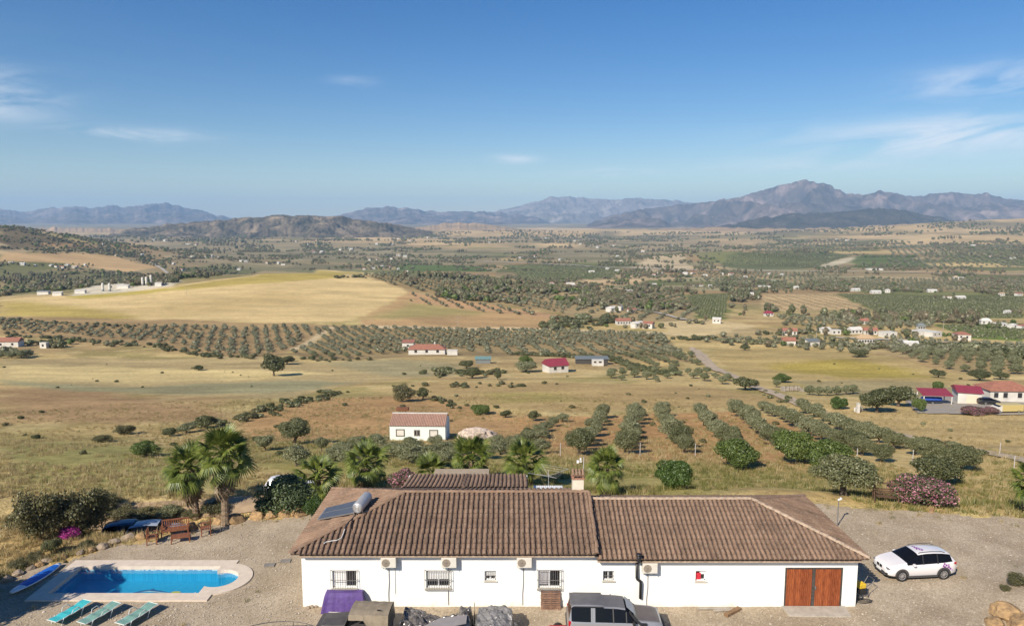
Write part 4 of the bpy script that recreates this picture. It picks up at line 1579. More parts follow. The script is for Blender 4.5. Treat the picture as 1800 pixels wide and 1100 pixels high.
M_OCHRE = mat("ochre_rock", (.20, .13, .07), .95, 0, 2.6, bump=.9, bscale=7, col2=(.44, .285, .13), rnd=.16)
M_GREYROCK = mat("grey_brown_rock", (.20, .165, .13), .95, 0, 1.6, bump=.5, bscale=6, col2=(.34, .26, .18), rnd=.18)
ROCKS = [rock_mesh(k) for k in range(8)]
for me in ROCKS:
    me.materials.append(M_OCHRE)
ROCKS2 = [rock_mesh(k + 20) for k in range(5)]
for me in ROCKS2:
    me.materials.append(M_GREYROCK)
bl = [(383, 920, 24, 0), (413, 918, 34, 0), (448, 913, 28, 0), (475, 910, 22, 0), (499, 908, 24, 0), (526, 907, 28, 0), (333, 931, 24, 0), (353, 928, 20, 0),
      (222, 951, 26, 1), (199, 957, 20, 1), (178, 964, 22, 1), (246, 946, 22, 0), (268, 940, 18, 1), (161, 969, 16, 0), (140, 974, 16, 1), (96, 984, 14, 0), (80, 989, 16, 1),
      (66, 996, 18, 0), (52, 1002, 16, 1), (112, 980, 14, 0), (30, 1012, 20, 1), (10, 1022, 22, 1), (300, 935, 16, 0)]
ORD = ["first", "second", "third", "fourth", "fifth", "sixth", "seventh", "eighth", "ninth", "tenth", "eleventh", "twelfth", "thirteenth", "fourteenth", "fifteenth", "sixteenth"]
bl_side = ["among the boulder edging behind the garden bench", "in the loose rock edging between bench and pool"]
for i, (px, py, w, k) in enumerate(bl):
    g_ = G(px, py)
    r = w * mpp(g_) / 2
    o = obj("boulder", (ROCKS2 if k else ROCKS)[i % (5 if k else 8)], None, (g_.x, g_.y + r * .3, g_.z + r * .28), random.uniform(0, 6))
    o.scale = (r * 1.1, r * .95, r * random.uniform(.95, 1.15))
    lab = {0: "ochre boulder at the foot of the taller palm trunk, squarish", 1: "largest ochre boulder in the row beneath the dark round bush", 2: "pale jagged boulder between two ochre ones under the dark bush",
           3: "ochre boulder under the dark bush, fourth along from the palms", 4: "rounded ochre boulder, fifth along from the palms",
           5: "ochre boulder at the row's end touching the bright green bush", 6: "yellowish boulder just behind the garden bench", 7: "yellowish boulder between bench back and far armchair"}.get(i)
    if lab:
        tag(o, lab, "boulder", "boulders edging the gravel terrace")
    else:
        rank = sorted(q_[0] for q_ in bl[8:]).index(px)
        tag(o, f"weathered rock in the rough edging above the pool, {ORD[rank]} from the left edge", "rock", "rocks in the rough edging above the pool")
for i, (px, py, w) in enumerate(((1772, 1078, 66), (1800, 1098, 64), (1748, 1097, 40))):
    g_ = G(px, py)
    r = w * mpp(g_) / 2
    o = obj("boulder", ROCKS[i + 3], None, (g_.x, g_.y, g_.z + r * .15), i * 2.0)
    o.scale = (r, r * .9, r * .62)
    tag(o, ("big ochre rock in the earth bank in the lower right corner", "ochre rock at the very corner edge of the earth bank", "smallest ochre rock of the corner bank, at its gravel side")[i], "rock")
for i, (px, py, w) in enumerate(((541, 1069, 10), (549, 1067, 9), (556, 1066, 8))):
    g_ = G(px, py)
    r = w * mpp(g_) / 2
    o = obj("rubble_stone", ROCKS2[i], None, (g_.x, g_.y, .05), i * 2.0)
    o.scale = (r, r, r * .9)
    tag(o, ("loose stone right at the white house corner", "loose stone between two others at the wall corner", "loose stone nearest the purple tarp by the wall")[i], "stone", "loose stones at the wall corner")

# ================================================================ VEHICLES
M_TYRE = mat("tyre_rubber", (.02, .02, .02), .8, .2, 9)
M_RIM = mat("alloy_rim", (.55, .55, .56), .3, .05, 5, metal=.7)
M_CGLASS = mat("car_glass", (.006, .006, .007), .08, spec=.28)
M_TRIM = mat("grey_trim", (.06, .058, .056), .6)
M_TAIL = mat("tail_lamp", (.38, .012, .015), .2)
M_HEAD = mat("head_lamp", (.25, .26, .28), .1, metal=.3)


def wheel(parent, x, y, r, w, face, rimmat=None, spokes=10):
    s = 1 if face > 0 else -1
    ty = MB()
    prof = [(r * .66, -w / 2), (r * .94, -w / 2), (r, -w * .32), (r, w * .32), (r * .94, w / 2), (r * .66, w / 2)]
    k = 24
    rings = [[(x + pr * math.cos(2 * math.pi * i / k), y + py_, r + pr * math.sin(2 * math.pi * i / k)) for i in range(k)] for pr, py_ in prof]
    ty.loft(rings, caps=False)
    wo = ty.build("wheel", M_TYRE, parent, smooth=False)
    ri = MB()
    yo = y + s * w * .40
    ri.tube([(x, y - s * w * .2, r), (x, y + s * w * .16, r)], r * .655, mi=1, n=24)
    ri.tube([(x + r * .62 * math.cos(a), yo, r + r * .62 * math.sin(a)) for a in np.linspace(0, 2 * math.pi, 25)], r * .055, n=5)
    for i in range(spokes):
        a = 2 * math.pi * i / spokes
        ri.bar((x, yo, r), (x + r * .62 * math.cos(a), yo, r + r * .62 * math.sin(a)), r * .07, n=4, r2=r * .05)
    ri.bar((x, yo - s * .03, r), (x, yo + s * .02, r), r * .16, n=10)
    ri.build("rim", [rimmat or M_RIM, M_TYRE], wo)
    return wo


def car_body(st):
    """st rows: x, halfwidth, z_sill, z_belt, z_roof, half_roof. returns ring points (one side, bottom centre -> roof centre)."""
    rings = []
    for x, w, zb, zl, zr, wr in st:
        rings.append([(x, 0, zb), (x, w * .9, zb), (x, w * .985, zb + .10), (x, w, zb + (zl - zb) * .55), (x, w * .985, zl - .05), (x, w * .955, zl), (x, wr, zr - (.05 if zr > zl + .15 else .0)),
                      (x, wr * .88, zr), (x, wr * .45, zr + .018), (x, 0, zr + .024)])
    return rings


def car(name, st, glass, loc, rz, label, paint, wx, wr_, ww, track, rim=None, spokes=10, roof=None, hood=None, arch=None):
    """glass = (cowl, screen_top, roof_end, tail) station indices."""
    t = empty(name, loc, rz, label, "car")
    rings = car_body(st)
    n = len(rings[0])
    body, gl = MB(), {"windscreen": MB(), "rear_window": MB(), "side_window_a": MB(), "side_window_b": MB()}
    roofm = MB()
    ns = len(rings)
    cw, sc_, re_, tl = glass
    for sgn in (1, -1):
        R = [[(p_[0], p_[1] * sgn, p_[2]) for p_ in r] for r in rings]
        for i in range(ns - 1):
            for j in range(n - 1):
                q_ = [R[i][j], R[i + 1][j], R[i + 1][j + 1], R[i][j + 1]]
                if sgn > 0:
                    q_ = q_[::-1]
                tgt, mi = body, 0
                if j == 5 and cw <= i < re_:
                    tgt = gl["side_window_a" if sgn > 0 else "side_window_b"]
                elif j >= 6 and cw <= i < sc_:
                    tgt = gl["windscreen"]
                elif j >= 6 and re_ <= i < tl:
                    tgt = gl["rear_window"]
                elif j >= 7 and sc_ <= i < re_ and roof is not None:
                    tgt = roofm
                elif j >= 7 and i < cw and i >= 2 and hood is not None:
                    mi = 1
                elif j <= 1:
                    mi = 2
                tgt.add(q_, [(0, 1, 2, 3)], mi)
    for e in (0, -1):
        pts = [(p_[0], p_[1], p_[2]) for p_ in rings[e]]
        for j in range(n - 1):
            q_ = [pts[j], pts[j + 1], (pts[j + 1][0], -pts[j + 1][1], pts[j + 1][2]), (pts[j][0], -pts[j][1], pts[j][2])]
            body.add(q_ if e == 0 else q_[::-1], [(0, 1, 2, 3)], 2 if j <= 1 else 0)
    b = body.build("body", [paint, hood or paint, M_TRIM], t)
    weld(b)
    for k_, m_ in gl.items():
        if m_.f:
            g_ = m_.build(k_.replace("_a", "").replace("_b", ""), M_CGLASS, t)
            weld(g_)
    if roof is not None:
        r_ = roofm.build("roof", roof, t)
        weld(r_)
    for x in wx:
        for s in (1, -1):
            hw_ = max(q_[1] for q_ in st)
            wheel(t, x, s * (hw_ + .045 - ww / 2), wr_, ww, s, rim, spokes)
            a = MB()
            k = 12
            R0, R1 = wr_ * 1.10, wr_ * 1.30
            yo = s * (hw_ + .018)
            vs = [(x + R0 * math.cos(math.pi * i / k), yo, wr_ + R0 * math.sin(math.pi * i / k)) for i in range(k + 1)] + \
                 [(x + R1 * math.cos(math.pi * i / k), yo, wr_ + R1 * math.sin(math.pi * i / k)) for i in range(k + 1)] + \
                 [(x + R0 * math.cos(math.pi * i / k), yo - s * .3, wr_ + R0 * math.sin(math.pi * i / k)) for i in range(k + 1)]
            fs = [(i, i + 1, k + 2 + i, k + 1 + i) for i in range(k)] + [(i, 2 * k + 2 + i, 2 * k + 3 + i, i + 1) for i in range(k)]
            a.add(vs, fs)
            # flat dark disc behind the wheel, painting the shade of a hollow well
            a.add([(x + R0 * .98 * math.cos(math.pi * i / k), yo - s * .006, wr_ + R0 * .98 * math.sin(math.pi * i / k)) for i in range(k + 1)], [tuple(range(k + 1))])
            a.build("wheel_arch", arch or M_TRIM, t)
    return t


def weld(o):
    bm = bmesh.new()
    bm.from_mesh(o.data)
    bmesh.ops.remove_doubles(bm, verts=bm.verts, dist=.001)
    bmesh.ops.recalc_face_normals(bm, faces=bm.faces)
    for f in bm.faces:
        f.smooth = True
    for e in bm.edges:
        if len(e.link_faces) == 2 and e.calc_face_angle(0) > math.radians(38):
            e.smooth = False
    bm.to_mesh(o.data)
    bm.free()


M_CARWHITE = mat("white_car_paint", (.70, .68, .68), .25, coat=.6)
X1 = [(2.20, .50, .40, .60, .70, .40), (2.17, .66, .33, .66, .76, .56), (2.06, .79, .27, .72, .84, .66), (1.85, .86, .24, .80, .92, .72), (1.45, .90, .22, .89, 1.01, .76), (1.05, .91, .22, .95, 1.07, .78),
      (.98, .91, .22, .965, 1.085, .78), (.62, .91, .22, .975, 1.33, .70), (.22, .91, .22, .985, 1.52, .615), (-.3, .91, .22, 1.0, 1.575, .61), (-.85, .91, .22, 1.02, 1.575, .60), (-1.35, .90, .23, 1.04, 1.54, .585), (-1.78, .88, .25, 1.07, 1.47, .56),
      (-1.90, .87, .26, 1.08, 1.42, .55), (-2.10, .83, .30, 1.08, 1.12, .66), (-2.19, .78, .36, .98, 1.00, .62), (-2.22, .72, .42, .80, .82, .60)]
bm_loc = Vector((21.9, 37.8, .02))
bmw = car("white_suv", X1, (6, 8, 13, 14), bm_loc, math.pi + .09, "white SUV with purple dots parked on gravel beyond the garage end", M_CARWHITE, (1.32, -1.33), .345, .22, 1.58)


def on_car(parent, name, m_, boxes, bevel=0):
    mb = MB()
    for c, s in boxes:
        mb.box(c, s)
    return mb.build(name, m_, parent, bevel=bevel)


for s in (1, -1):
    on_car(bmw, "headlight", M_HEAD, [((2.02, s * .66, .745), (.26, .24, .11))], .03)
    on_car(bmw, "tail_light", M_TAIL, [((-2.06, s * .74, .97), (.22, .2, .15))], .03)
    on_car(bmw, "wing_mirror", M_CARWHITE, [((.62, s * 1.0, 1.03), (.16, .2, .12))], .03)
    on_car(bmw, "door_sill", M_TRIM, [((0, s * .90, .27), (1.9, .06, .12))])
    on_car(bmw, "grille", M_BLACK, [((2.2, s * .14, .68), (.05, .22, .17))], .02)
    on_car(bmw, "fog_lamp_inset", M_BLACK, [((2.14, s * .6, .44), (.08, .25, .09))])
    rr = MB()
    rr.tube([(.15, s * .56, 1.55), (.05, s * .56, 1.60), (-.6, s * .56, 1.635), (-1.35, s * .545, 1.60), (-1.55, s * .54, 1.53)], .02, n=6)
    rr.build("roof_rail", M_TRIM, bmw)
    pl = MB()
    for xa, xb in ((-.06, .03), (-.98, -.90)):
        pl.add([(xa, s * .895, 1.0), (xb, s * .895, 1.0), (xb - .05, s * .645, 1.515), (xa - .05, s * .645, 1.515)], [(0, 1, 2, 3)])
    pl.build("door_pillar", M_BLACK, bmw)
on_car(bmw, "number_plate", M_WHITE, [((2.235, 0, .47), (.02, .46, .1))])
on_car(bmw, "rear_bumper", M_TRIM, [((-2.17, 0, .43), (.14, 1.5, .2))], .04)
on_car(bmw, "front_skirt", M_TRIM, [((2.13, 0, .33), (.16, 1.2, .1))], .03)
M_PURPLE = mat("purple_decal", (.24, .05, .30), .4)
M_PINK = mat("pink_decal", (.55, .28, .56), .4)


def hexa(mb, c, u, v, r):
    c, u, v = Vector(c), Vector(u), Vector(v)
    mb.add([c + r * (math.cos(k * math.pi / 3) * u + math.sin(k * math.pi / 3) * v) for k in range(6)], [tuple(range(6))])


for sy in (1, -1):
    dm = MB()
    for x, z, r in ((-1.33, 1.0, .065), (-1.46, .91, .07), (-1.36, .80, .07), (-1.50, .72, .07), (-1.61, .80, .07), (-1.72, .70, .065), (-1.27, .88, .06), (-1.60, .93, .05)):
        hexa(dm, (x, sy * .922, z), (1, 0, 0), (0, 0, 1), r)
    dm.build("hexagon_decal", M_PURPLE, bmw)
    dm = MB()
    for x, z, r in ((-1.27, .73, .06), (-1.40, .68, .055), (-1.84, .62, .05)):
        hexa(dm, (x, sy * .921, z), (1, 0, 0), (0, 0, 1), r)
    dm.build("hexagon_decal", M_PINK, bmw)
dm = MB()
for x, y in ((-.05, .1), (-.12, .0), (-.05, -.1), (-.12, -.2), (-.2, .2), (-.2, .1), (-.27, 0.0), (-.27, .3), (-.35, .2), (-.35, .1), (-.05, -.3), (-.2, -.1)):
    hexa(dm, (x, y, 1.604), (1, 0, 0), (0, 1, 0), .058)
dm.build("roof_decal", M_PURPLE, bmw)
bmw.scale = (.89, .89, .9)

M_SILVER = mat("silver_paint", (.31, .31, .322), .3, metal=.35, coat=.5)
M_DKROOF = mat("dusty_grey_roof", (.17, .165, .165), .45, .12, 3, metal=.2)
M_HOOD = mat("brown_grey_bonnet", (.125, .11, .105), .4, .12, 3)
D3 = [(2.42, .62, .48, .80, .95, .60), (2.40, .80, .42, .86, 1.02, .74), (2.30, .90, .36, .95, 1.08, .80), (2.0, .94, .33, 1.02, 1.13, .82), (1.5, .955, .32, 1.07, 1.17, .83), (1.22, .96, .32, 1.09, 1.19, .83),
      (1.18, .96, .32, 1.10, 1.20, .83), (.85, .96, .32, 1.11, 1.50, .75), (.52, .96, .32, 1.12, 1.75, .70), (.1, .96, .32, 1.12, 1.80, .69), (-.55, .96, .32, 1.13, 1.82, .69), (-.65, .96, .32, 1.13, 1.88, .69), (-1.5, .96, .33, 1.14, 1.90, .685), (-2.16, .95, .35, 1.15, 1.88, .67),
      (-2.24, .945, .36, 1.15, 1.80, .67), (-2.36, .93, .42, 1.12, 1.16, .78), (-2.43, .90, .48, .92, .95, .76)]
dis = car("silver_suv", D3, (6, 8, 14, 15), Vector((4.72, 31.95, .02)), -.03, "boxy silver SUV with grey roof and black snorkel parked along the wall", M_SILVER, (1.46, -1.43), .385, .25, 1.64, mat("pale_rim", (.5, .49, .46), .5), 5, M_DKROOF, M_HOOD)
for s in (1, -1):
    on_car(dis, "tail_light", M_TAIL, [((-2.31, s * .845, .98), (.16, .17, .34))], .03)
    on_car(dis, "headlight", M_HEAD, [((2.33, s * .72, .93), (.18, .3, .2))], .03)
    on_car(dis, "wing_mirror", M_BLACK, [((.93, s * 1.08, 1.2), (.14, .22, .2))], .03)
    on_car(dis, "door_handle", M_RIM, [((.0, s * .965, .99), (.16, .03, .04)), ((-1.0, s * .965, .99), (.16, .03, .04))])
    pl = MB()
    for xa, xb, dx in ((-1.16, -1.02, .0), (-1.24, -1.165, 0)):
        pl.add([(xa, s * .935, 1.12), (xb, s * .935, 1.12), (xb + dx, s * .72, 1.79), (xa + dx, s * .72, 1.79)], [(0, 1, 2, 3)])
    pl.build("door_pillar", M_SILVER, dis)
    pl = MB()
    for xa, xb in ((-.12, -.06), (.55, .60)):
        pl.add([(xa, s * .937, 1.12), (xb, s * .937, 1.12), (xb - .02, s * (.722 if xa < 0 else .76), 1.79 if xa < 0 else 1.62), (xa - .02, s * (.722 if xa < 0 else .76), 1.79 if xa < 0 else 1.62)], [(0, 1, 2, 3)])
    pl.build("door_pillar", M_TRIM, dis)
    on_car(dis, "door_sill", M_TRIM, [((0, s * .95, .42), (2.0, .08, .16))])
    on_car(dis, "roof_edge_strip", M_TRIM, [((-1.35, s * .70, 1.85), (1.5, .03, .03))])
sn = MB()
sn.tube([(1.45, -.99, 1.0), (1.3, -1.03, 1.12), (1.05, -.99, 1.3), (.82, -.88, 1.55), (.72, -.84, 1.7)], [.1, .075, .06, .055, .06], n=8)
sn.box((1.45, -1.0, .98), (.26, .1, .36))
sn.build("snorkel", M_BLACK, dis)
on_car(dis, "rear_spoiler", M_DKROOF, [((-2.2, 0, 1.88), (.2, 1.24, .06))], .02)
wm_ = MB()
wm_.add([(1.0, -.62, 1.39), (.55, -.56, 1.775), (.55, .56, 1.775), (1.0, .62, 1.39)], [(0, 1, 2, 3)])
wm_ = wm_.build("sunshade", mat("pale_sunshade", (.50, .53, .53), .5, .1, 3), dis)
wm_.location = (.045, 0, .02)
fb = MB()
fb.tube([(2.47, -.9, .5), (2.56, -.7, .62), (2.6, 0, .65), (2.56, .7, .62), (2.47, .9, .5)], .09, n=8)
fb.build("front_bumper", M_TRIM, dis, smooth=True)
dis.scale = (.89, .89, .9)
on_car(dis, "rear_bumper", M_TRIM, [((-2.42, 0, .58), (.12, 1.75, .22))], .04)

# old canvas-topped 4x4 -------------------------------------------------
M_CANVAS = mat("khaki_canvas", (.235, .195, .14), .95, .15, 3, bump=.3, bscale=8)
M_JGREY = mat("dark_grey_paint", (.065, .06, .06), .5, .2, 4)
M_JWHITE = mat("dirty_white_paint", (.55, .53, .49), .5, .1, 4)
jp = empty("canvas_jeep", Vector((-6.95, 31.35, .02)), math.pi - .05, "old dark grey off-roader with khaki canvas top in front of purple tarp", "off-roader")
b = MB()
b.box((.25, 0, .72), (3.3, 1.3, .5))
b.box((-.95, 0, 1.0), (1.05, 1.42, .35))
b.build("body", M_JGREY, jp, bevel=.03)
hd = MB()
hd.loft([[(.55, -.62, .95), (.55, .62, .95), (.55, .58, 1.12), (.55, 0, 1.16), (.55, -.58, 1.12)], [(1.62, -.56, .9), (1.62, .56, .9), (1.62, .5, 1.02), (1.62, 0, 1.06), (1.62, -.5, 1.02)],
         [(1.72, -.55, .8), (1.72, .55, .8), (1.72, .48, .94), (1.72, 0, .98), (1.72, -.48, .94)]])
hd.build("bonnet", M_JGREY, jp)
for s in (1, -1):
    fe = MB()
    fe.box((1.2, s * .7, .86), (1.0, .22, .06))
    fe.box((1.2, s * .8, .74), (1.0, .04, .2))
    fe.build("fender", M_JGREY, jp, bevel=.02)
    on_car(jp, "fender_trim", M_JWHITE, [((1.2, s * .82, .9), (1.0, .03, .025))])
    on_car(jp, "door", M_JGREY, [((.1, s * .72, .85), (.85, .05, .42))], .02)
    on_car(jp, "rear_panel", M_JWHITE, [((-.9, s * .73, .80), (.9, .05, .36))], .02)
    wf = MB()
    wf.bar((.55, s * .6, 1.1), (.32, s * .56, 1.62), .025, n=5)
    wf.build("windscreen_pillar", M_IRON, jp)
    for x in (1.15, -.95):
        wheel(jp, x, s * .66, .34, .2, s, M_JWHITE, 6)
MB().add([(.53, -.58, 1.14), (.53, .58, 1.14), (.34, .54, 1.58), (.34, -.54, 1.58)], [(0, 1, 2, 3)]).build("windscreen", M_CGLASS, jp)
fr_ = MB()
fr_.bar((.55, -.6, 1.12), (.55, .6, 1.12), .025, n=5)
fr_.bar((.32, -.56, 1.62), (.32, .56, 1.62), .025, n=5)
fr_.build("windscreen_frame", M_IRON, jp)
cv = MB()
xs_ = np.linspace(.34, -1.45, 9)
prof = []
for i, x in enumerate(xs_):
    sag = -.02 * math.sin(i * math.pi / 2) ** 2
    bul = 1 + .01 * math.sin(i * 2.1)
    prof.append([(x, -.73 * bul, 1.06 if i > 3 else 1.42), (x, -.70 * bul, 1.30 if i > 3 else 1.46), (x, -.62, 1.63 + sag), (x, -.3, 1.69 + sag), (x, 0, 1.70 + sag), (x, .3, 1.69 + sag), (x, .62, 1.63 + sag), (x, .70 * bul, 1.30 if i > 3 else 1.46),
                 (x, .73 * bul, 1.06 if i > 3 else 1.42)])
cv.loft(prof, closed=False)
cvo = cv.build("canvas_top", M_CANVAS, jp)
sol = cvo.modifiers.new("solid", 'SOLIDIFY')
sol.thickness = .015
MB().add([(-1.46, -.7, 1.1), (-1.46, .7, 1.1), (-1.46, .6, 1.62), (-1.46, -.6, 1.62)], [(3, 2, 1, 0)]).build("dark_rear_opening", M_BLACK, jp)  # black sheet across the open canvas rear, painting the shade inside
tr_ = MB()
tr_.box((-.95, .3, 1.705), (.16, .08, .008))
tr_.box((-1.02, .34, 1.70), (.2, .05, .008))
tr_.build("canvas_tear", M_BLACK, jp)
st_ = MB()
st_.box((.0, -.3, 1.0), (.45, .42, .16))
st_.box((-.2, -.3, 1.2), (.1, .42, .4))
st_.build("seat", mat("worn_seat", (.3, .28, .25), .9, .4, 6), jp)
sw_ = MB()
sw_.tube([(.28 + .04 * math.cos(a), -.32 + .17 * math.cos(a), 1.18 + .17 * math.sin(a)) for a in np.linspace(0, 6.28, 15)], .014, n=4)
sw_.build("steering_wheel", M_BLACK, jp)

# tarped heaps ------------------------------------------------------------
def tarp(name, x0, x1, y0, y1, hfun, m_, label, nx=110, ny=90, crumple=.09, seed=5):
    xs, ys = np.linspace(x0, x1, nx), np.linspace(y0, y1, ny)
    X, Y = np.meshgrid(xs, ys)
    X, Y = X.ravel(), Y.ravel()
    e = np.minimum(np.minimum(X - x0, x1 - X) / .28, np.minimum(Y - y0, y1 - Y) / .28)
    rid = 1 - np.abs(2 * fbm(X * 1.0 + .5 * Y, Y * .8, .6, 4, seed, .6) - 1) ** .7
    Z = hfun(X, Y) * sstep(0, 1, e) + (rid - .7) * crumple * 3 * sstep(0, .6, e) + (fbm(X, Y, .16, 2, seed + 3) - .5) * crumple * .7
    Xj = X + (fbm(X, Y, .5, 2, seed + 7) - .5) * .22
    Yj = Y + (fbm(X, Y, .5, 2, seed + 9) - .5) * .22
    Z = np.maximum(Z, .02 + .03 * vnoise(X * 5, Y * 5, seed))
    i, j = np.meshgrid(np.arange(ny - 1), np.arange(nx - 1), indexing='ij')
    f = np.stack([i * nx + j, i * nx + j + 1, (i + 1) * nx + j + 1, (i + 1) * nx + j], -1).reshape(-1, 4)
    cx, cy = (x0 + x1) / 2, (y0 + y1) / 2
    o = obj(name, np_mesh(name, np.stack([Xj - cx, Yj - cy, Z], 1), f, m_), None, (cx, cy, .02))
    return tag(o, label, "tarpaulin") if label else o


def bump2(X, Y, cx, cy, wx, wy, h, k=.25):
    d = np.maximum(np.abs(X - cx) - wx, np.abs(Y - cy) - wy)
    return h * (1 - sstep(-.02, k, d))


def plastic(name, c1, c2, rough):
    """thin creased plastic film: sharp folds from crossed ridges."""
    m_, n_, l_, p_ = new_mat(name)
    tc_ = n_.new("ShaderNodeTexCoord")
    hs_, prev = [], None
    for sc, st in ((2.2, (1, 1, .5)), (5.5, (.6, 1.4, 1)), (12, (1, .7, 1))):
        mp_ = n_.new("ShaderNodeMapping")
        mp_.inputs["Scale"].default_value = st
        mp_.inputs["Rotation"].default_value = (0, 0, sc)
        l_.new(tc_.outputs["Object"], mp_.inputs[0])
        vo_ = n_.new("ShaderNodeTexVoronoi")
        vo_.feature = 'DISTANCE_TO_EDGE'
        vo_.inputs["Scale"].default_value = sc
        l_.new(mp_.outputs[0], vo_.inputs["Vector"])
        bu_ = n_.new("ShaderNodeBump")
        bu_.inputs["Strength"].default_value = .55
        bu_.inputs["Distance"].default_value = .32 / sc
        l_.new(vo_.outputs["Distance"], bu_.inputs["Height"])
        if prev is not None:
            l_.new(prev, bu_.inputs["Normal"])
        prev = bu_.outputs[0]
    l_.new(prev, p_.inputs["Normal"])
    no_ = n_.new("ShaderNodeTexNoise")
    no_.inputs["Scale"].default_value = 3
    no_.inputs["Detail"].default_value = 8
    no_.inputs["Roughness"].default_value = .7
    l_.new(tc_.outputs["Object"], no_.inputs["Vector"])
    ra_ = n_.new("ShaderNodeValToRGB")
    ra_.color_ramp.elements[0].position, ra_.color_ramp.elements[0].color = .38, (*c1, 1)
    ra_.color_ramp.elements[1].position, ra_.color_ramp.elements[1].color = .62, (*c2, 1)
    l_.new(no_.outputs["Fac"], ra_.inputs[0])
    l_.new(ra_.outputs[0], p_.inputs["Base Color"])
    p_.inputs["Roughness"].default_value = rough
    p_.inputs["Specular IOR Level"].default_value = .9
    return m_


M_TARPB = plastic("black_plastic_sheet", (.035, .032, .031), (.17, .155, .145), .22)
M_TARPG = plastic("silver_plastic_sheet", (.13, .125, .12), (.26, .25, .24), .25)
tarp("plastic_sheet", -5.35, -1.75, 29.9, 33.15, lambda X, Y: np.maximum(bump2(X, Y, -4.6, 31.9, .45, .8, .82), np.maximum(bump2(X, Y, -3.2, 31.5, 1.0, .9, .72), bump2(X, Y, -2.1, 32.0, .3, .6, .95))),
     M_TARPB, "crumpled black plastic sheeting over a low heap beside the canvas-topped off-roader", crumple=.11)
tarp("plastic_sheet", -1.85, .25, 29.6, 32.9, lambda X, Y: bump2(X, Y, -.8, 31.4, .80, 1.15, 1.12, .12) * (1 - .16 * np.abs(X + .8)) + .05 * np.sin(Y * 3), M_TARPG,
     "silvery plastic sheet draped over a tall box next to the black heap", crumple=.075, seed=15)
gb = MB()
M_ = Matrix.Rotation(.16, 3, 'X') @ Matrix.Rotation(-.06, 3, 'Y') @ Matrix.Rotation(.15, 3, 'Z')
gb.add([M_ @ Vector(v) for v in ((-1.25, -.42, 0), (.95, -.2, 0), (1.05, .36, 0), (-.2, .42, 0), (-1.0, .02, 0))], [(0, 1, 2, 3, 4)])
gb = gb.build("grey_board", mat("grey_sheet_board", (.23, .215, .215), .6, .08, 3), None, (-3.05, 31.15, 1.0))
gb.modifiers.new("solid", 'SOLIDIFY').thickness = .03
tag(gb, "smooth grey board lying on top of the black plastic heap", "board")
pole_ = MB()
pole_.bar((0, 0, 0), (0, 0, 1.2), .03, n=8, r2=.02)
tag(pole_.build("wooden_stake", mat("weathered_wood", (.30, .25, .19), .9, .3, 6), None, (-1.78, 32.6, 0)), "short grey stake poking up between the two plastic sheets", "stake")
# purple tarp over a stack by the wall
rs_ = []
X_ = np.linspace(-9.38, -7.22, 26)
PT = MB()
for i, x in enumerate(X_):
    u = i / 25
    edge = .0 if 0 < i < 25 else 1
    wob = float(fbm(np.array([i * .31]), np.array([.5]), 1, 2, 3)[0] - .5) * .07
    top = .98 - .02 * math.sin(u * 3.1)
    inn = .12 * (1 - 2 * u) * 0
    xs_t = -9.18 + 1.78 * u
    rs_.append([(xs_t, 34.28, top - .01), (xs_t, 33.95 + wob * .3, top), (xs_t * .7 + x * .3, 33.88 + wob * .6, top - .18), (xs_t * .4 + x * .6, 33.80 + wob, .5), (x, 33.70 + wob * 1.4, .05), (x, 33.66 + wob * 1.4, .03)])
PT.loft(rs_, closed=False)
PT.add([rs_[0][k] for k in range(6)] + [(-9.38, 34.28, .03)], [tuple(range(6, -1, -1))])
PT.add([rs_[-1][k] for k in range(6)] + [(-7.22, 34.28, .03)], [tuple(range(7))])
tag(PT.build("purple_tarpaulin", mat("purple_sheet", (.085, .045, .20), .6, .18, 4, bump=.4, bscale=7)), "purple tarpaulin draped over a stack against the white wall", "tarpaulin")
# pallet leaning on the wall
pa = empty("wooden_pallet", Vector((1.92, 34.02, .02)), 0, "brown wooden pallet leaning upright on the white wall under a window", "pallet")
M_PAL = mat("pallet_wood", (.20, .115, .075), .9, .3, 6, rnd=.15)
ang = .30
for i in range(9):
    h = .04 + .105 * i
    MB().box((.02 * math.sin(i * 2), .02 + h * math.sin(ang), h * math.cos(ang)), (.98, .022, .075), M=Matrix.Rotation(-ang, 3, 'X')).build("slat", M_PAL, pa)
for x in (-.44, 0, .44):
    MB().box((x, .075 + .46 * math.sin(ang), .46 * math.cos(ang)), (.08, .08, .92), M=Matrix.Rotation(-ang, 3, 'X')).build("bearer", M_PAL, pa)
# red cart corner, hoop frame, planks, yellow machine
rc = empty("red_trailer", Vector((2.15, 31.4, .02)), 0, "low red box trailer just behind the silver SUV", "trailer")
M_REDP = mat("red_paint", (.36, .012, .02), .45, .15, 4)
MB().box((0, -.1, .36), (.85, 1.2, .2)).build("box", M_REDP, rc, bevel=.02)
MB().box((0, -.1, .475), (.78, 1.1, .03)).build("lid", M_REDP, rc)
for s in (-1, 1):
    wheel(rc, 0, s * .66, .24, .14, s, None, 5)
hf = empty("hoop_frame", Vector((-10.6, 30.3, .02)), 0, "thin dark metal hoop on short posts in front of the off-roader", "hoop frame")
h = MB()
h.tube([(2.3 * math.cos(a), 1.75 * math.sin(a), .55) for a in np.linspace(0, 6.2832, 41)], .02, n=5)
h.build("hoop", M_IRON, hf)
for a in np.linspace(.3, 5.8, 6):
    MB().bar((2.3 * math.cos(a), 1.75 * math.sin(a), 0), (2.3 * math.cos(a), 1.75 * math.sin(a), .54), .015, n=5).build("post", M_IRON, hf)
M_PLANK = mat("grey_plank", (.33, .29, .24), .9, .2, 6)
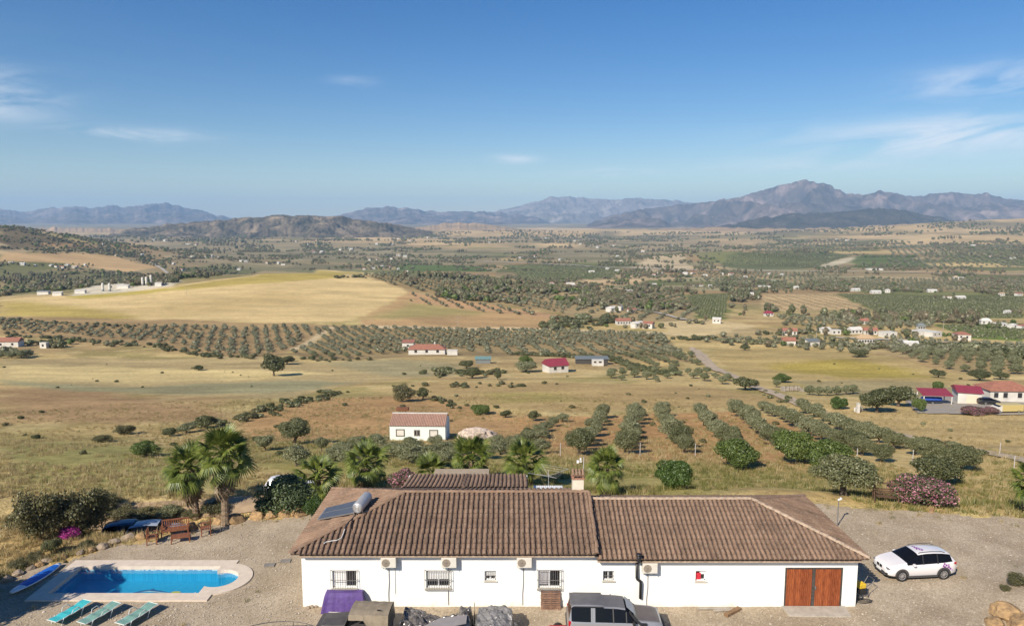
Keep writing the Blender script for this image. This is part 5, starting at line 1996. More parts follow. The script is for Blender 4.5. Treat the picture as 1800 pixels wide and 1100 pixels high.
for i, (x, y, L, rz, m_, lab) in enumerate(((10.0, 34.1, 1.6, .02, M_PLANK, "long grey plank lying along the foot of the white wall"), (10.6, 33.95, 1.3, .10, M_PLANK, "grey plank overlapping another by the wall, slightly askew"),
                                            (10.85, 33.78, 1.1, .65, mat("brown_plank", (.2, .12, .06), .9, .3, 6), "thick brown beam dropped slantwise near the wall planks"))):
    b = MB().box((0, 0, .04), (L, .13 + .1 * (i == 2), .05 + .1 * (i == 2))).build("plank", m_, None, (x, y, .03), rz, bevel=.008)
    tag(b, lab, "plank")
ym = empty("generator", Vector((17.85, 35.35, .02)), .25, "yellow engine on black wheeled frame beside the garage end wall", "generator")
MB().box((0, 0, .62), (.42, .36, .26)).box((-.05, 0, .78), (.26, .22, .1)).build("engine_cover", mat("machine_yellow", (.62, .42, .03), .5, .2, 7), ym, bevel=.05)
MB().box((.02, 0, .34), (.44, .36, .26)).build("motor", M_BLACK, ym, bevel=.03)
f = MB()
for sx in (-.3, .3):
    for sy in (-.22, .22):
        f.bar((sx, sy, .05), (sx, sy, .5), .02, n=5)
for sy in (-.22, .22):
    f.bar((-.3, sy, .2), (.3, sy, .2), .02, n=5)
    f.bar((.3, sy, .45), (.62, sy, .95), .016, n=5)
f.bar((.62, -.22, .95), (.62, .22, .95), .016, n=5)
f.build("frame", M_IRON, ym)
for s in (-1, 1):
    wheel(ym, -.22, s * .28, .14, .08, s, None, 4)
hs = MB()
hs.tube([(.3 * math.cos(a) * (1 + .05 * a), .18 * math.sin(a), .03 + .012 * a) for a in np.linspace(0, 12, 40)], .018, n=5)
tag(hs.build("hose_coil", M_BLACK, None, (17.75, 34.75, .02)), "black hose coil on the ground by the garage corner", "hose")
# ================================================================ VEGETATION
def leaf_mat(name, c1, c2, c3, trans=.25, flower=None, share=0.0, rnd=.25):
    m, n, l, p = new_mat(name)
    n.remove(p)
    out = [x for x in n if x.type == 'OUTPUT_MATERIAL'][0]
    ge = n.new("ShaderNodeNewGeometry")
    oi = n.new("ShaderNodeObjectInfo")
    a = n.new("ShaderNodeMath")
    a.operation = 'MULTIPLY_ADD'
    l.new(oi.outputs["Random"], a.inputs[0])
    a.inputs[1].default_value = rnd
    s = n.new("ShaderNodeMath")
    s.operation = 'MULTIPLY'
    s.inputs[1].default_value = 1 - rnd
    l.new(ge.outputs["Random Per Island"], s.inputs[0])
    l.new(s.outputs[0], a.inputs[2])
    ra = n.new("ShaderNodeValToRGB")
    e = ra.color_ramp.elements
    e[0].position, e[0].color = .05, (*c1, 1)
    e[1].position, e[1].color = .95, (*c3, 1)
    k = e.new(.5)
    k.color = (*c2, 1)
    l.new(a.outputs[0], ra.inputs[0])
    colr = ra.outputs[0]
    if flower:
        at = n.new("ShaderNodeAttribute")
        at.attribute_name = "bloom"
        mx = n.new("ShaderNodeMixRGB")
        l.new(at.outputs["Fac"], mx.inputs[0])
        l.new(colr, mx.inputs[1])
        r2 = n.new("ShaderNodeValToRGB")
        r2.color_ramp.elements[0].color = (*flower[0], 1)
        r2.color_ramp.elements[1].color = (*flower[1], 1)
        l.new(ge.outputs["Random Per Island"], r2.inputs[0])
        l.new(r2.outputs[0], mx.inputs[2])
        colr = mx.outputs[0]
    d = n.new("ShaderNodeBsdfDiffuse")
    t = n.new("ShaderNodeBsdfTranslucent")
    m1 = n.new("ShaderNodeMixShader")
    m1.inputs[0].default_value = trans
    l.new(colr, d.inputs[0])
    l.new(colr, t.inputs[0])
    l.new(d.outputs[0], m1.inputs[1])
    l.new(t.outputs[0], m1.inputs[2])
    g = n.new("ShaderNodeBsdfGlossy")
    g.inputs["Roughness"].default_value = .45
    g.inputs[0].default_value = (.8, .85, .8, 1)
    m2 = n.new("ShaderNodeMixShader")
    m2.inputs[0].default_value = .04
    l.new(m1.outputs[0], m2.inputs[1])
    l.new(g.outputs[0], m2.inputs[2])
    l.new(m2.outputs[0], out.inputs["Surface"])
    return m


L_OLIVE = leaf_mat("olive_leaves", (.105, .115, .050), (.20, .208, .105), (.31, .315, .185), .22)
L_DARK = leaf_mat("dark_evergreen_leaves", (.030, .048, .020), (.075, .105, .042), (.15, .19, .085), .2)
L_GREEN = leaf_mat("fresh_green_leaves", (.055, .085, .018), (.12, .17, .038), (.22, .27, .075), .3)
L_BRIGHT = leaf_mat("bright_green_leaves", (.030, .062, .012), (.070, .122, .024), (.14, .20, .045), .28)
L_DULL = leaf_mat("dull_scrub_leaves", (.060, .062, .027), (.125, .122, .054), (.23, .20, .10), .2)
L_CAROB = leaf_mat("carob_leaves", (.045, .055, .022), (.10, .11, .045), (.19, .19, .085), .2)
L_OLEA = leaf_mat("oleander_leaves", (.035, .045, .018), (.07, .085, .035), (.13, .14, .06), .2, ((.34, .10, .16), (.60, .30, .36)))
L_BOUG = leaf_mat("bougainvillea_leaves", (.10, .03, .06), (.2, .03, .12), (.2, .12, .10), .2, ((.36, .02, .24), (.55, .06, .38)))
L_PALM = leaf_mat("palm_blades", (.055, .085, .014), (.115, .155, .026), (.215, .235, .055), .25)
L_DEAD = leaf_mat("dead_palm_blades", (.10, .07, .04), (.19, .135, .08), (.33, .25, .16), .15)
L_STRAW = leaf_mat("dry_grass_blades", (.26, .20, .085), (.40, .31, .15), (.56, .46, .25), .3, rnd=.5)
L_GRASS = leaf_mat("green_grass_blades", (.10, .115, .03), (.19, .19, .055), (.36, .31, .11), .3, rnd=.5)
M_BARK = mat("grey_bark", (.11, .085, .06), .95, .35, 5, bump=.6, bscale=14)
M_PALMBARK = mat("palm_bark", (.20, .145, .095), .95, .4, 7, bump=.8, bscale=16)


def leaf_cloud(clumps, n, size, rng, elong=1.8, shell=.72, jit=.7):
    """n rhombic leaves spread over the clumps (cx,cy,cz,rx,ry,rz)."""
    c = np.array(clumps, float)
    w = (c[:, 3] * c[:, 4] + c[:, 3] * c[:, 5])
    idx = rng.choice(len(c), n, p=w / w.sum())
    d = rng.normal(size=(n, 3))
    d[:, 2] += .18
    d /= np.linalg.norm(d, axis=1)[:, None]
    rad = shell + (1.12 - shell) * rng.random(n) ** .8
    pos = c[idx, :3] + d * c[idx, 3:] * rad[:, None]
    nr = d + rng.normal(size=(n, 3)) * jit
    nr /= np.linalg.norm(nr, axis=1)[:, None]
    u = np.cross(nr, rng.normal(size=(n, 3)))
    u /= np.linalg.norm(u, axis=1)[:, None]
    v = np.cross(nr, u)
    s = size * rng.uniform(.6, 1.35, n)[:, None]
    a, b = u * s * .5 * elong, v * s * .5
    verts = np.stack([pos - a, pos + b, pos + a, pos - b], 1).reshape(-1, 3)
    return verts, np.arange(4 * n).reshape(-1, 4)


def crown_clumps(rng, rx, rz, zc, k, rel=.42, flat=.8, low=-.55):
    out = [(0, 0, zc, rx * .62, rx * .62, rz * .62)]
    for i in range(k):
        d = rng.normal(size=3)
        d /= np.linalg.norm(d)
        d[2] = max(d[2], low)
        q = rng.uniform(.50, .74)
        r = rel * rng.uniform(.65, 1.2)
        out.append((d[0] * rx * q, d[1] * rx * q, zc + d[2] * rz * q, rx * r, rx * r, rz * r * flat * 1.2))
    return out


def crown_mesh(name, m_, seed, rx, rz, zc, k=14, n=1800, size=.22, rel=.42, bloom=0.0, elong=1.8, low=-.55, shell=.72):
    rng = np.random.default_rng(seed)
    cl = crown_clumps(rng, rx, rz, zc, k, rel, low=low)
    v, f = leaf_cloud(cl, n, size, rng, elong, shell)
    me = np_mesh(name, v, f, m_)
    if bloom:
        b = (rng.random(n) < bloom) & (v.reshape(n, 4, 3)[:, 0, 2] > zc - rz * .75)
        at = me.attributes.new("bloom", 'FLOAT', 'FACE')
        at.data.foreach_set("value", b.astype(np.float32))
    return me


def trunk_mesh(seed, h, r, limbs=4, spread=.8, top=1.5, m_=None):
    rs = random.Random(seed)
    mb = MB()
    p = [Vector((0, 0, -.3)), Vector((0, 0, 0)), Vector((rs.uniform(-.1, .1), rs.uniform(-.1, .1), h * .55)), Vector((rs.uniform(-.15, .15), rs.uniform(-.15, .15), h))]
    mb.tube(p, [r * 1.6, r * 1.35, r, r * .85], n=7)
    for i in range(limbs):
        a = 2 * math.pi * i / limbs + rs.uniform(-.4, .4)
        e = p[-1] + Vector((math.cos(a) * spread, math.sin(a) * spread, (top - h) * rs.uniform(.6, 1)))
        mid = p[-1].lerp(e, .5) + Vector((0, 0, -.08))
        mb.tube([p[-1] - Vector((0, 0, r * .5)), mid, e], [r * .65, r * .45, r * .18], n=5)
    return mb.mesh("trunk", m_ or M_BARK)


PROTO = {}


def proto(kind, variants):
    PROTO[kind] = variants


# unit trees: crown about 2 m across in real size, scaled per tree
proto("olive", [(trunk_mesh(s, .75, .13, 4, .7, 1.6), crown_mesh("crown", L_OLIVE, 400 + s, 1.95, 1.25, 1.75, 22, 6500, .105, .37)) for s in range(6)])
L_OLIVE2 = leaf_mat("near_olive_leaves", (.070, .082, .032), (.145, .155, .068), (.25, .25, .13), .22)
proto("olive_big", [(trunk_mesh(10 + s, .8, .17, 5, .9, 1.8), crown_mesh("crown", L_OLIVE2, 430 + s, 1.9, 1.2, 1.75, 30, 15000, .072, .34)) for s in range(4)])
proto("dark", [(trunk_mesh(20 + s, .4, .12, 4, .6, 1.3), crown_mesh("crown", L_DARK, 450 + s, 1.9, 1.45, 1.42, 28, 15000, .085, .34)) for s in range(2)])
proto("green", [(trunk_mesh(30 + s, .45, .12, 4, .6, 1.4), crown_mesh("crown", L_GREEN, 470 + s, 1.9, 1.35, 1.5, 26, 13000, .092, .35)) for s in range(3)])
proto("bright", [(trunk_mesh(40 + s, .3, .08, 4, .6, 1.0), crown_mesh("crown", L_BRIGHT, 490 + s, 1.9, 1.35, 1.35, 24, 14000, .09, .35)) for s in range(2)])
proto("dull", [(trunk_mesh(50 + s, .3, .10, 5, .9, 1.3), crown_mesh("crown", L_DULL, 510 + s, 1.95, 1.5, 1.35, 26, 11000, .075, .31, shell=.4)) for s in range(3)])
proto("carob", [(trunk_mesh(60 + s, .7, .16, 5, .8, 1.7), crown_mesh("crown", L_CAROB, 530 + s, 1.95, 1.25, 1.7, 26, 9000, .10, .35)) for s in range(4)])
proto("oleander", [(trunk_mesh(70 + s, .2, .06, 6, .9, 1.2), crown_mesh("crown", L_OLEA, 550 + s, 1.95, 1.25, 1.2, 28, 14000, .085, .33, bloom=.38)) for s in range(2)])
proto("bougain", [(trunk_mesh(80, .2, .05, 5, .8, 1.0), crown_mesh("crown", L_BOUG, 570, 1.9, 1.1, 1.05, 18, 6000, .10, .34, bloom=.72))])


def tree(kind, name, px, py, w, h, label, cat, group=None, var=None, lower=0.0):
    """stands where the photo pixel (px, py) meets the land; w, h = crown width and total height in photo pixels."""
    g_ = G(px, py)
    k = mpp(g_)
    vs = PROTO[kind]
    tm, cm = vs[(var if var is not None else int(px * 7 + py * 13)) % len(vs)]
    t = empty(name, (g_.x, g_.y, g_.z - .05), random.uniform(0, 6.28), label, cat, group)
    ht = max(v for v in (3.0,))
    sx, sz = w * k / 3.9, h * k / math.cos(.25) / 3.05
    sz = min(max(sz, sx * .55), sx * 1.7)
    t.scale = (sx * random.uniform(.94, 1.06), sx * random.uniform(.94, 1.06), sz)
    t.location.y += .35 * w * k * (1 if g_.y < 130 else .3)
    t.location.z = float(H(t.location.x, t.location.y)) - .05 - lower
    obj("trunk", tm, t)
    obj("crown", cm, t)
    return t


TREES = [
    ("dark", "round_bush", 487, 908, 108, 82, "large dark green round bush behind the row of boulders", "bush"),
    ("bright", "green_bush", 549, 909, 48, 34, "bright green low bush against the tiled roof's far corner", "bush"),
    ("dull", "scrub_shrub", 45, 962, 112, 112, "tall brownish scrub shrub cut by the picture's edge above the pool", "shrub"),
    ("dull", "scrub_shrub", 122, 945, 120, 108, "wide brownish scrub shrub just above the magenta flowers", "shrub"),
    ("dull", "scrub_shrub", 178, 915, 56, 44, "smaller brownish shrub beside the half-hidden blue car", "shrub"),
    ("bougain", "bougainvillea", 110, 950, 44, 30, "magenta flowering bougainvillea in front of brownish shrubs", "flowering shrub"),
    ("carob", "low_shrub", 84, 978, 34, 32, "small dark shrub below the magenta flowers", "shrub"),
    ("dull", "low_shrub", 54, 992, 34, 24, "low dark shrub among rocks above the paddleboard", "shrub"),
    ("dull", "low_shrub", 25, 1005, 36, 26, "low dark shrub at picture's edge near the paddleboard tip", "shrub"),
    ("dull", "low_shrub", 148, 968, 30, 18, "flat green shrub in the rock edging midway along the slope", "shrub"),
    ("dull", "low_shrub", 370, 918, 60, 22, "low green undergrowth shrub at the foot of the two tall palms", "shrub"),
    ("dull", "low_shrub", 330, 921, 40, 16, "low grey-green shrub behind the yellowish boulders", "shrub"),
    ("dull", "low_shrub", 208, 930, 58, 30, "grey-green shrub hiding the lower half of the dark blue car", "shrub"),
    ("dull", "low_shrub", 252, 930, 56, 26, "grey-green shrub in front of the pair of half-hidden cars", "shrub"),
    ("olive", "low_shrub", 290, 925, 50, 22, "silvery shrub in front of the pale blue-grey car", "shrub"),
    ("oleander", "oleander", 1640, 897, 112, 62, "large pink oleander bush at the gravel's far edge", "flowering shrub"),
    ("oleander", "oleander", 712, 870, 66, 56, "pale pink oleander between the palms behind the tiled porch", "flowering shrub"),
    ("bright", "round_bush", 1190, 860, 76, 64, "dense bright green round bush standing alone in the grass", "bush"),
    ("green", "citrus_tree", 1305, 828, 90, 56, "green rounded tree at the end of an olive row, behind the round bush", "tree"),
    ("green", "citrus_tree", 1412, 818, 84, 66, "taller green tree beside another in the olive rows", "tree"),
    ("green", "citrus_tree", 1468, 836, 88, 64, "yellowish green tree just behind the olive by the swing bench", "tree"),
    ("olive_big", "olive_tree", 1502, 882, 122, 76, "large olive tree shading the wooden swing bench", "olive tree"),
    ("carob", "round_shrub", 1660, 856, 92, 52, "dark dome-shaped shrub behind the large pink oleander", "shrub"),
    ("olive_big", "round_shrub", 1702, 832, 76, 48, "grey-green dome-shaped shrub beside the dirt track", "shrub"),
    ("carob", "oak_tree", 480, 661, 40, 38, "lone dark tree in the pale meadow", "tree"),
    ("carob", "oak_tree", 504, 641, 26, 16, "small tree adjoining the lone dark meadow tree", "tree"),
    ("dull", "carob_tree", 706, 706, 52, 38, "spreading tree with bare lower limbs above the rusty trailer", "tree"),
    ("carob", "carob_tree", 743, 702, 28, 22, "small dark round tree next to the spreading tree", "tree"),
    ("green", "field_bush", 845, 729, 42, 18, "wide green bush in the meadow beyond the rubble heap", "bush"),
    ("carob", "field_bush", 889, 734, 22, 14, "middle of three small round bushes in the meadow", "bush"),
    ("carob", "field_bush", 938, 741, 26, 20, "round bush at the end of three meadow bushes", "bush"),
    ("carob", "carob_tree", 1312, 686, 46, 26, "dark round tree at the bend of the dirt track", "tree"),
    ("green", "carob_tree", 1375, 672, 30, 17, "green round tree by the stone pen beyond the track bend", "tree"),
    ("olive", "carob_tree", 1366, 681, 17, 14, "small grey tree in front of the green one by the stone pen", "tree"),
    ("carob", "carob_tree", 1545, 726, 62, 46, "large dark tree beside the white gate post", "tree"),
    ("carob", "carob_tree", 1582, 715, 56, 40, "large dark tree nearest the red carport", "tree"),
    ("bright", "citrus_tree", 1476, 719, 34, 26, "fresh green tree left of the white gate post", "tree"),
    ("green", "clipped_tree", 1618, 724, 26, 26, "small clipped green tree in front of the red carport", "tree"),
    ("green", "clipped_tree", 1649, 690, 22, 22, "ball-shaped tree standing behind the red carport roof", "tree"),
    ("oleander", "oleander", 1715, 730, 46, 16, "low pale flowering shrub at the neighbour's drive edge", "flowering shrub"),
    ("oleander", "oleander", 1742, 728, 32, 18, "pink flowering shrub beside the yellow van", "flowering shrub"),
    ("oleander", "oleander", 1795, 724, 28, 15, "pink flowering shrub at picture's edge by the yellow van", "flowering shrub"),
    ("carob", "carob_tree", 830, 665, 34, 20, "dark tree in the scrub below the teal shed roof", "tree"),
    ("carob", "carob_tree", 875, 668, 14, 18, "narrow dark tree among scrub below the teal shed", "tree"),
    ("carob", "carob_tree", 820, 648, 30, 16, "tree left of the teal shed roof", "tree"),
    ("green", "carob_tree", 925, 640, 28, 16, "green tree just left of the crimson-roofed house", "tree"),
    ("olive", "olive_tree", 925, 654, 44, 18, "grey olive tree below the green one by the crimson-roofed house", "olive tree"),
    ("carob", "carob_tree", 1650, 664, 26, 16, "tree at the far end of the yellow-green field", "tree"),
    ("carob", "carob_tree", 1725, 669, 42, 20, "wide dark tree above the neighbour's house", "tree"),
    ("carob", "carob_tree", 1760, 667, 26, 15, "smaller tree next to the wide one above the neighbour's house", "tree"),
    ("carob", "carob_tree", 1512, 628, 34, 13, "dark tree on the crest of the yellow-green field", "tree"),
    ("carob", "carob_tree", 1310, 616, 18, 11, "round dark tree where the track tops the field", "tree"),
    ("dull", "low_shrub", 1795, 1030, 40, 26, "yellow-green plants on the earth bank at lower right edge", "shrub"),
    ("dull", "low_shrub", 1772, 1040, 20, 14, "small dry plant on the earth bank edge", "shrub"),
    ("green", "field_bush", 248, 804, 52, 30, "grey olive bush in the meadow left of the palms", "bush"),
    ("dull", "field_bush", 212, 765, 40, 22, "yellowish bush in the open meadow", "bush"),
    ("carob", "field_bush", 293, 768, 34, 16, "dark low bush among meadow grasses above the palms", "bush"),
    ("olive", "field_bush", 322, 762, 34, 18, "grey bush beside the dark low meadow bush", "bush"),
    ("carob", "field_bush", 358, 755, 40, 26, "dark tree partly hidden behind the taller palm", "bush"),
    ("dull", "field_bush", 170, 778, 36, 12, "flat brown bush in the meadow at left", "bush"),
    ("olive_big", "olive_tree", 512, 782, 66, 48, "spreading olive tree with pale trunk on the red slope", "olive tree"),
    ("olive", "olive_tree", 462, 793, 36, 28, "olive tree left of the spreading one on the red slope", "olive tree"),
    ("olive", "olive_tree", 563, 794, 26, 26, "slender olive tree right of the spreading one", "olive tree"),
    ("olive", "olive_tree", 515, 822, 56, 40, "olive tree below the spreading one, above the dark bush", "olive tree"),
    ("carob", "field_bush", 348, 651, 22, 7, "flat dark bush alone in the pale stubble", "bush"),
]
for a in TREES:
    tree(*a[:6], *a[6:])
# olives scattered between the palms and the small white house
ORD = ["first", "second", "third", "fourth", "fifth", "sixth", "seventh", "eighth", "ninth", "tenth", "eleventh", "twelfth", "thirteenth", "fourteenth"]
ORDL = ORD + ["fifteenth", "sixteenth", "seventeenth", "eighteenth", "nineteenth", "twentieth", "twenty-first", "twenty-second", "twenty-third", "twenty-fourth"]
GROVE = ((600, 800, 44, 24), (628, 792, 40, 26), (662, 792, 40, 30), (690, 806, 48, 30), (722, 800, 46, 26), (748, 806, 44, 26), (776, 800, 44, 24), (716, 818, 60, 34),
                                    (800, 812, 46, 28), (852, 808, 44, 28), (880, 800, 40, 26), (905, 790, 40, 28), (935, 782, 38, 26), (950, 800, 40, 30), (775, 822, 44, 28), (610, 820, 50, 30), (585, 812, 40, 26),
                                    (870, 786, 34, 22), (955, 772, 26, 18), (720, 786, 30, 20), (765, 784, 34, 18), (785, 790, 30, 16))
for i, (px, py, w, h) in enumerate(GROVE):
    rank = sorted(q[0] for q in GROVE).index(px)
    tree("olive", "olive_tree", px, py, w, h, f"olive tree in the loose grove behind the palms, {ORDL[rank]} counting from the left", "olive tree", "olive trees in the grove behind the palms")
# planted rows running down the slope
ROWS = [((1013, 800), (1058, 735), 9, 50, "in the row above the clothes line"), ((1104, 797), (1117, 733), 9, 56, "in the row behind the mast palm"), ((1203, 796), (1163, 733), 9, 56, "in the row ending behind the round bush"),
        ((1290, 795), (1228, 729), 9, 54, "in the row ending behind the green rounded tree"), ((1395, 802), (1290, 725), 10, 52, "in the row left of the two taller green trees"), ((1545, 812), (1342, 722), 13, 50, "in the row crossing behind the two taller green trees"),
        ((1640, 812), (1416, 727), 11, 52, "in the last row beside the dirt track"), ((915, 785), (986, 742), 6, 36, "in the sparse first row behind the palms")]
near_count = 0
for ri, (a, b, n_, w, lab) in enumerate(ROWS):
    wa = G(*a)
    wb = G(*b)
    for i in range(n_):
        u = i / (n_ - 1)
        x, y = wa.x + (wb.x - wa.x) * u, wa.y + (wb.y - wa.y) * u
        x += random.uniform(-.35, .35)
        y += random.uniform(-.35, .35)
        vs = PROTO["olive_big" if u < .25 else "olive"]
        tm, cm = vs[(i * 3 + ri) % len(vs)]
        t = empty("olive_tree", (x, y, float(H(x, y)) - .05), random.uniform(0, 6.28), f"{ORD[i]} olive tree from the house {lab}", "olive tree", "olive trees in the planted rows")
        s = random.uniform(.70, 1.02) * (1 if ri != 7 else .7)
        t.scale = (s, s, s * random.uniform(.92, 1.15))
        obj("trunk", tm, t)
        obj("crown", cm, t)
for i, px in enumerate((1424, 1440, 1456, 1472, 1488, 1500)):
    tree("olive", "olive_tree", px, 696 - .25 * abs(px - 1450) * .3, 22, 17, f"{ORD[i]} olive from the stone pen in the short dense row by the track", "olive tree", "short olive row beside the track")

# ---------------------------------------------------------------- palms
def frond_mesh(seed, droop, m_=None, nb=19, fan=.95, stalk=.85):
    rs = random.Random(seed)
    mb = MB()
    base = Vector((stalk, 0, stalk * .10 - droop * .12))
    mb.tube([(0, 0, 0), (stalk * .5, 0, stalk * .1), base], [.035, .025, .02], n=4)
    for i in range(nb):
        a = math.radians(-82 + 164 * i / (nb - 1)) + rs.uniform(-.03, .03)
        L = fan * (1 - .25 * abs(a) / 1.5) * rs.uniform(.9, 1.06)
        d = Vector((math.cos(a), math.sin(a), .12 * math.cos(a)))
        w = Vector((-math.sin(a), math.cos(a), 0)) * .052
        mid = base + d * L * .55 + Vector((0, 0, -.02))
        tip = base + d * L + Vector((0, 0, -droop * .36 * L - .08))
        up = Vector((0, 0, .016))
        mb.add([base - w * .3, base + w * .3, mid + w, mid + up, mid - w, tip], [(0, 4, 3), (0, 3, 1), (1, 3, 2), (4, 5, 3), (3, 5, 2)])
    return mb.mesh("frond", m_ or L_PALM)


FROND = [frond_mesh(1, .25), frond_mesh(2, .6), frond_mesh(3, 1.0), frond_mesh(4, 1.5)]
DEADF = frond_mesh(9, 1.4, L_DEAD, 11, .8, .6)


def palm(px, py, crown_py, rad_px, label, skirt=18, nf=34, lean=0.0, group="fan palms around the farmhouse"):
    g_ = G(px, py)
    k = mpp(g_)
    hgt = (py - crown_py) * k / math.cos(.3)
    R = rad_px * k
    t = empty("fan_palm", (g_.x, g_.y, g_.z - .05), 0, label, "palm tree", group)
    s = R / 1.78
    tr = MB()
    pts, rad = [], []
    nseg = max(6, int(hgt / .16))
    for i in range(nseg + 1):
        u = i / nseg
        pts.append((lean * u * u, 0, u * hgt))
        rad.append((.19 - .04 * u + (.03 if i % 2 else 0)) * max(.8, s) * (1.25 if u < .1 else 1))
    tr.tube(pts, rad, n=9)
    tr.build("trunk", M_PALMBARK, t)
    top = Vector((lean, 0, hgt))
    rs = random.Random(px)
    for i in range(nf):
        u = (i + .5) / nf
        el = math.radians(78 - 120 * u ** .9 + rs.uniform(-7, 7))
        az = i * 2.39996 + rs.uniform(-.15, .15)
        v = 0 if u < .25 else 1 if u < .5 else 2 if u < .78 else 3
        o = obj("frond", FROND[v], t, top + Vector((0, 0, .1 * (1 - u))))
        o.rotation_euler = (rs.uniform(-.75, .75), -el, az)
        q = s * rs.uniform(.72, 1.16)
        o.scale = (q, q, q)
    if skirt:
        bm = bmesh.new()
        for i in range(skirt):
            el = math.radians(-48 - 34 * rs.random())
            M_ = Matrix.Translation(top + Vector((0, 0, -.05 - rs.random() * min(1.3, hgt * .38)))) @ Euler((rs.uniform(-.3, .3), -el, i * 2.4)).to_matrix().to_4x4() @ Matrix.Scale(s * rs.uniform(.75, 1.2), 4)
            tmp = DEADF.copy()
            tmp.transform(M_)
            bm.from_mesh(tmp)
            bpy.data.meshes.remove(tmp)
        me = bpy.data.meshes.new("dead_frond_skirt")
        bm.to_mesh(me)
        bm.free()
        me.materials.append(L_DEAD)
        obj("dead_frond_skirt", me, t)
    return t


palm(345, 910, 824, 54, "tall fan palm by the parked cars, the lower of the leaning pair", 34, 40, -.25)
palm(397, 922, 800, 57, "tallest fan palm with brown skirt, behind the first boulder", 40, 42, .1)
palm(560, 893, 842, 52, "fan palm behind the dark round bush at the roof corner", 16, 34)
palm(645, 862, 816, 50, "fan palm beside the pale pink oleander", 10, 34)
palm(762, 858, 832, 40, "low fan palm just behind the tiled porch, half hidden", 4, 28)
palm(828, 850, 808, 48, "fan palm behind the middle of the tiled porch", 8, 34)
palm(921, 858, 812, 48, "fan palm at the porch's end before the clothes line", 14, 34)
palm(1066, 868, 822, 44, "fan palm standing clear to the side of the thin mast", 22, 34)
palm(1812, 905, 850, 46, "fan palm cut off by the picture's edge beyond the oleander", 16, 30)

# ---------------------------------------------------------------- shade tree outside the frame and undergrowth
for i, (x, y, s) in enumerate(((-27.6, 31.0, 1.15), (-30.3, 31.4, 1.2), (-29.2, 34.0, .9))):
    vs = PROTO["carob"]
    t = empty("shade_tree", (x, y, 0 if x > -33 else -1), i * 1.3, ("tree past the left edge whose shade falls on the pool", "broad tree past the left edge, farthest from the pool", "low tree past the left edge beside the paddleboard")[i], "tree", "trees past the picture's edge by the pool")
    t.scale = (s, s, s * (1.95, 1.5, 1.2)[i])
    obj("trunk", vs[i % 4][0], t)
    obj("crown", vs[i % 4][1], t)


def gn_scatter(name, pts, scales, rots, objs, label, index=None):
    """one object: prototypes instanced on points (what nobody could count)."""
    me = bpy.data.meshes.new(name)
    me.vertices.add(len(pts))
    me.vertices.foreach_set("co", np.asarray(pts, np.float32).ravel())
    for nm, arr in (("sc", scales), ("rz", rots), ("pick", RNG.integers(0, len(objs), len(pts)) if index is None else index)):
        at = me.attributes.new(nm, 'INT' if nm == "pick" else 'FLOAT', 'POINT')
        at.data.foreach_set("value", np.asarray(arr, np.int32 if nm == "pick" else np.float32))
    me.update()
    o = obj(name, me)
    o["kind"] = "stuff"
    o["label"] = label
    ng = bpy.data.node_groups.new(name + "_nodes", 'GeometryNodeTree')
    ng.interface.new_socket("Geometry", in_out='INPUT', socket_type='NodeSocketGeometry')
    ng.interface.new_socket("Geometry", in_out='OUTPUT', socket_type='NodeSocketGeometry')
    N, L = ng.nodes, ng.links
    gi, go = N.new("NodeGroupInput"), N.new("NodeGroupOutput")
    jn = N.new("GeometryNodeJoinGeometry")
    for ob in reversed(objs):
        oi = N.new("GeometryNodeObjectInfo")
        oi.inputs["Object"].default_value = ob
        oi.inputs["As Instance"].default_value = True
        L.new(oi.outputs["Geometry"], jn.inputs[0])
    ip = N.new("GeometryNodeInstanceOnPoints")
    ip.inputs["Pick Instance"].default_value = True
    L.new(gi.outputs[0], ip.inputs["Points"])
    L.new(jn.outputs[0], ip.inputs["Instance"])

    def attr(nm, ty):
        a = N.new("GeometryNodeInputNamedAttribute")
        a.data_type = ty
        a.inputs["Name"].default_value = nm
        return a.outputs["Attribute"]

    L.new(attr("pick", 'INT'), ip.inputs["Instance Index"])
    cx = N.new("ShaderNodeCombineXYZ")
    L.new(attr("rz", 'FLOAT'), cx.inputs[2])
    L.new(cx.outputs[0], ip.inputs["Rotation"])
    L.new(attr("sc", 'FLOAT'), ip.inputs["Scale"])
    L.new(ip.outputs[0], go.inputs[0])
    mod = o.modifiers.new("scatter", 'NODES')
    mod.node_group = ng
    return o


def proto_obj(name, me):
    return bpy.data.objects.new(name, me)          # never linked: only a source for scattering


def tuft_mesh(seed, m_, nb=16, h=.4, spread=.22):
    rs = random.Random(seed)
    mb = MB()
    for i in range(nb):
        a = rs.uniform(0, 6.28)
        b = Vector((rs.uniform(-spread, spread), rs.uniform(-spread, spread), 0))
        w = Vector((math.cos(a), math.sin(a), 0)) * .022
        tip = b + Vector((rs.uniform(-.16, .16), rs.uniform(-.16, .16), h * rs.uniform(.5, 1.15)))
        mb.add([b - w, b + w, tip], [(0, 1, 2)])
    return mb.mesh("tuft", m_)


TUFT = [proto_obj("tuft_source", tuft_mesh(k, L_STRAW if k < 3 else L_GRASS)) for k in range(6)]
n_ = 46000
th = RNG.uniform(math.radians(-40), math.radians(40), n_)
rr = np.exp(RNG.uniform(math.log(44), math.log(175), n_))
x, y = rr * np.sin(th), rr * np.cos(th)
keep = (sdist(x, y, YARD) > .3) & (fbm(x, y, 7, 3, 77) > .42)
x, y = x[keep], y[keep]
gsel = fbm(x, y, 30, 3, 21)
idx = np.where(RNG.random(len(x)) < np.clip((gsel - .36) * 2.6, .08, .8) * (1 - sstep(75, 120, np.hypot(x, y)) * .6), RNG.integers(3, 6, len(x)), RNG.integers(0, 3, len(x)))
gn_scatter("grass", np.stack([x, y, H(x, y) - .03], 1), RNG.uniform(.45, 1.25, len(x)), RNG.uniform(0, 6.28, len(x)), TUFT, "tufts of dry and green grass over the slopes below the house", idx)
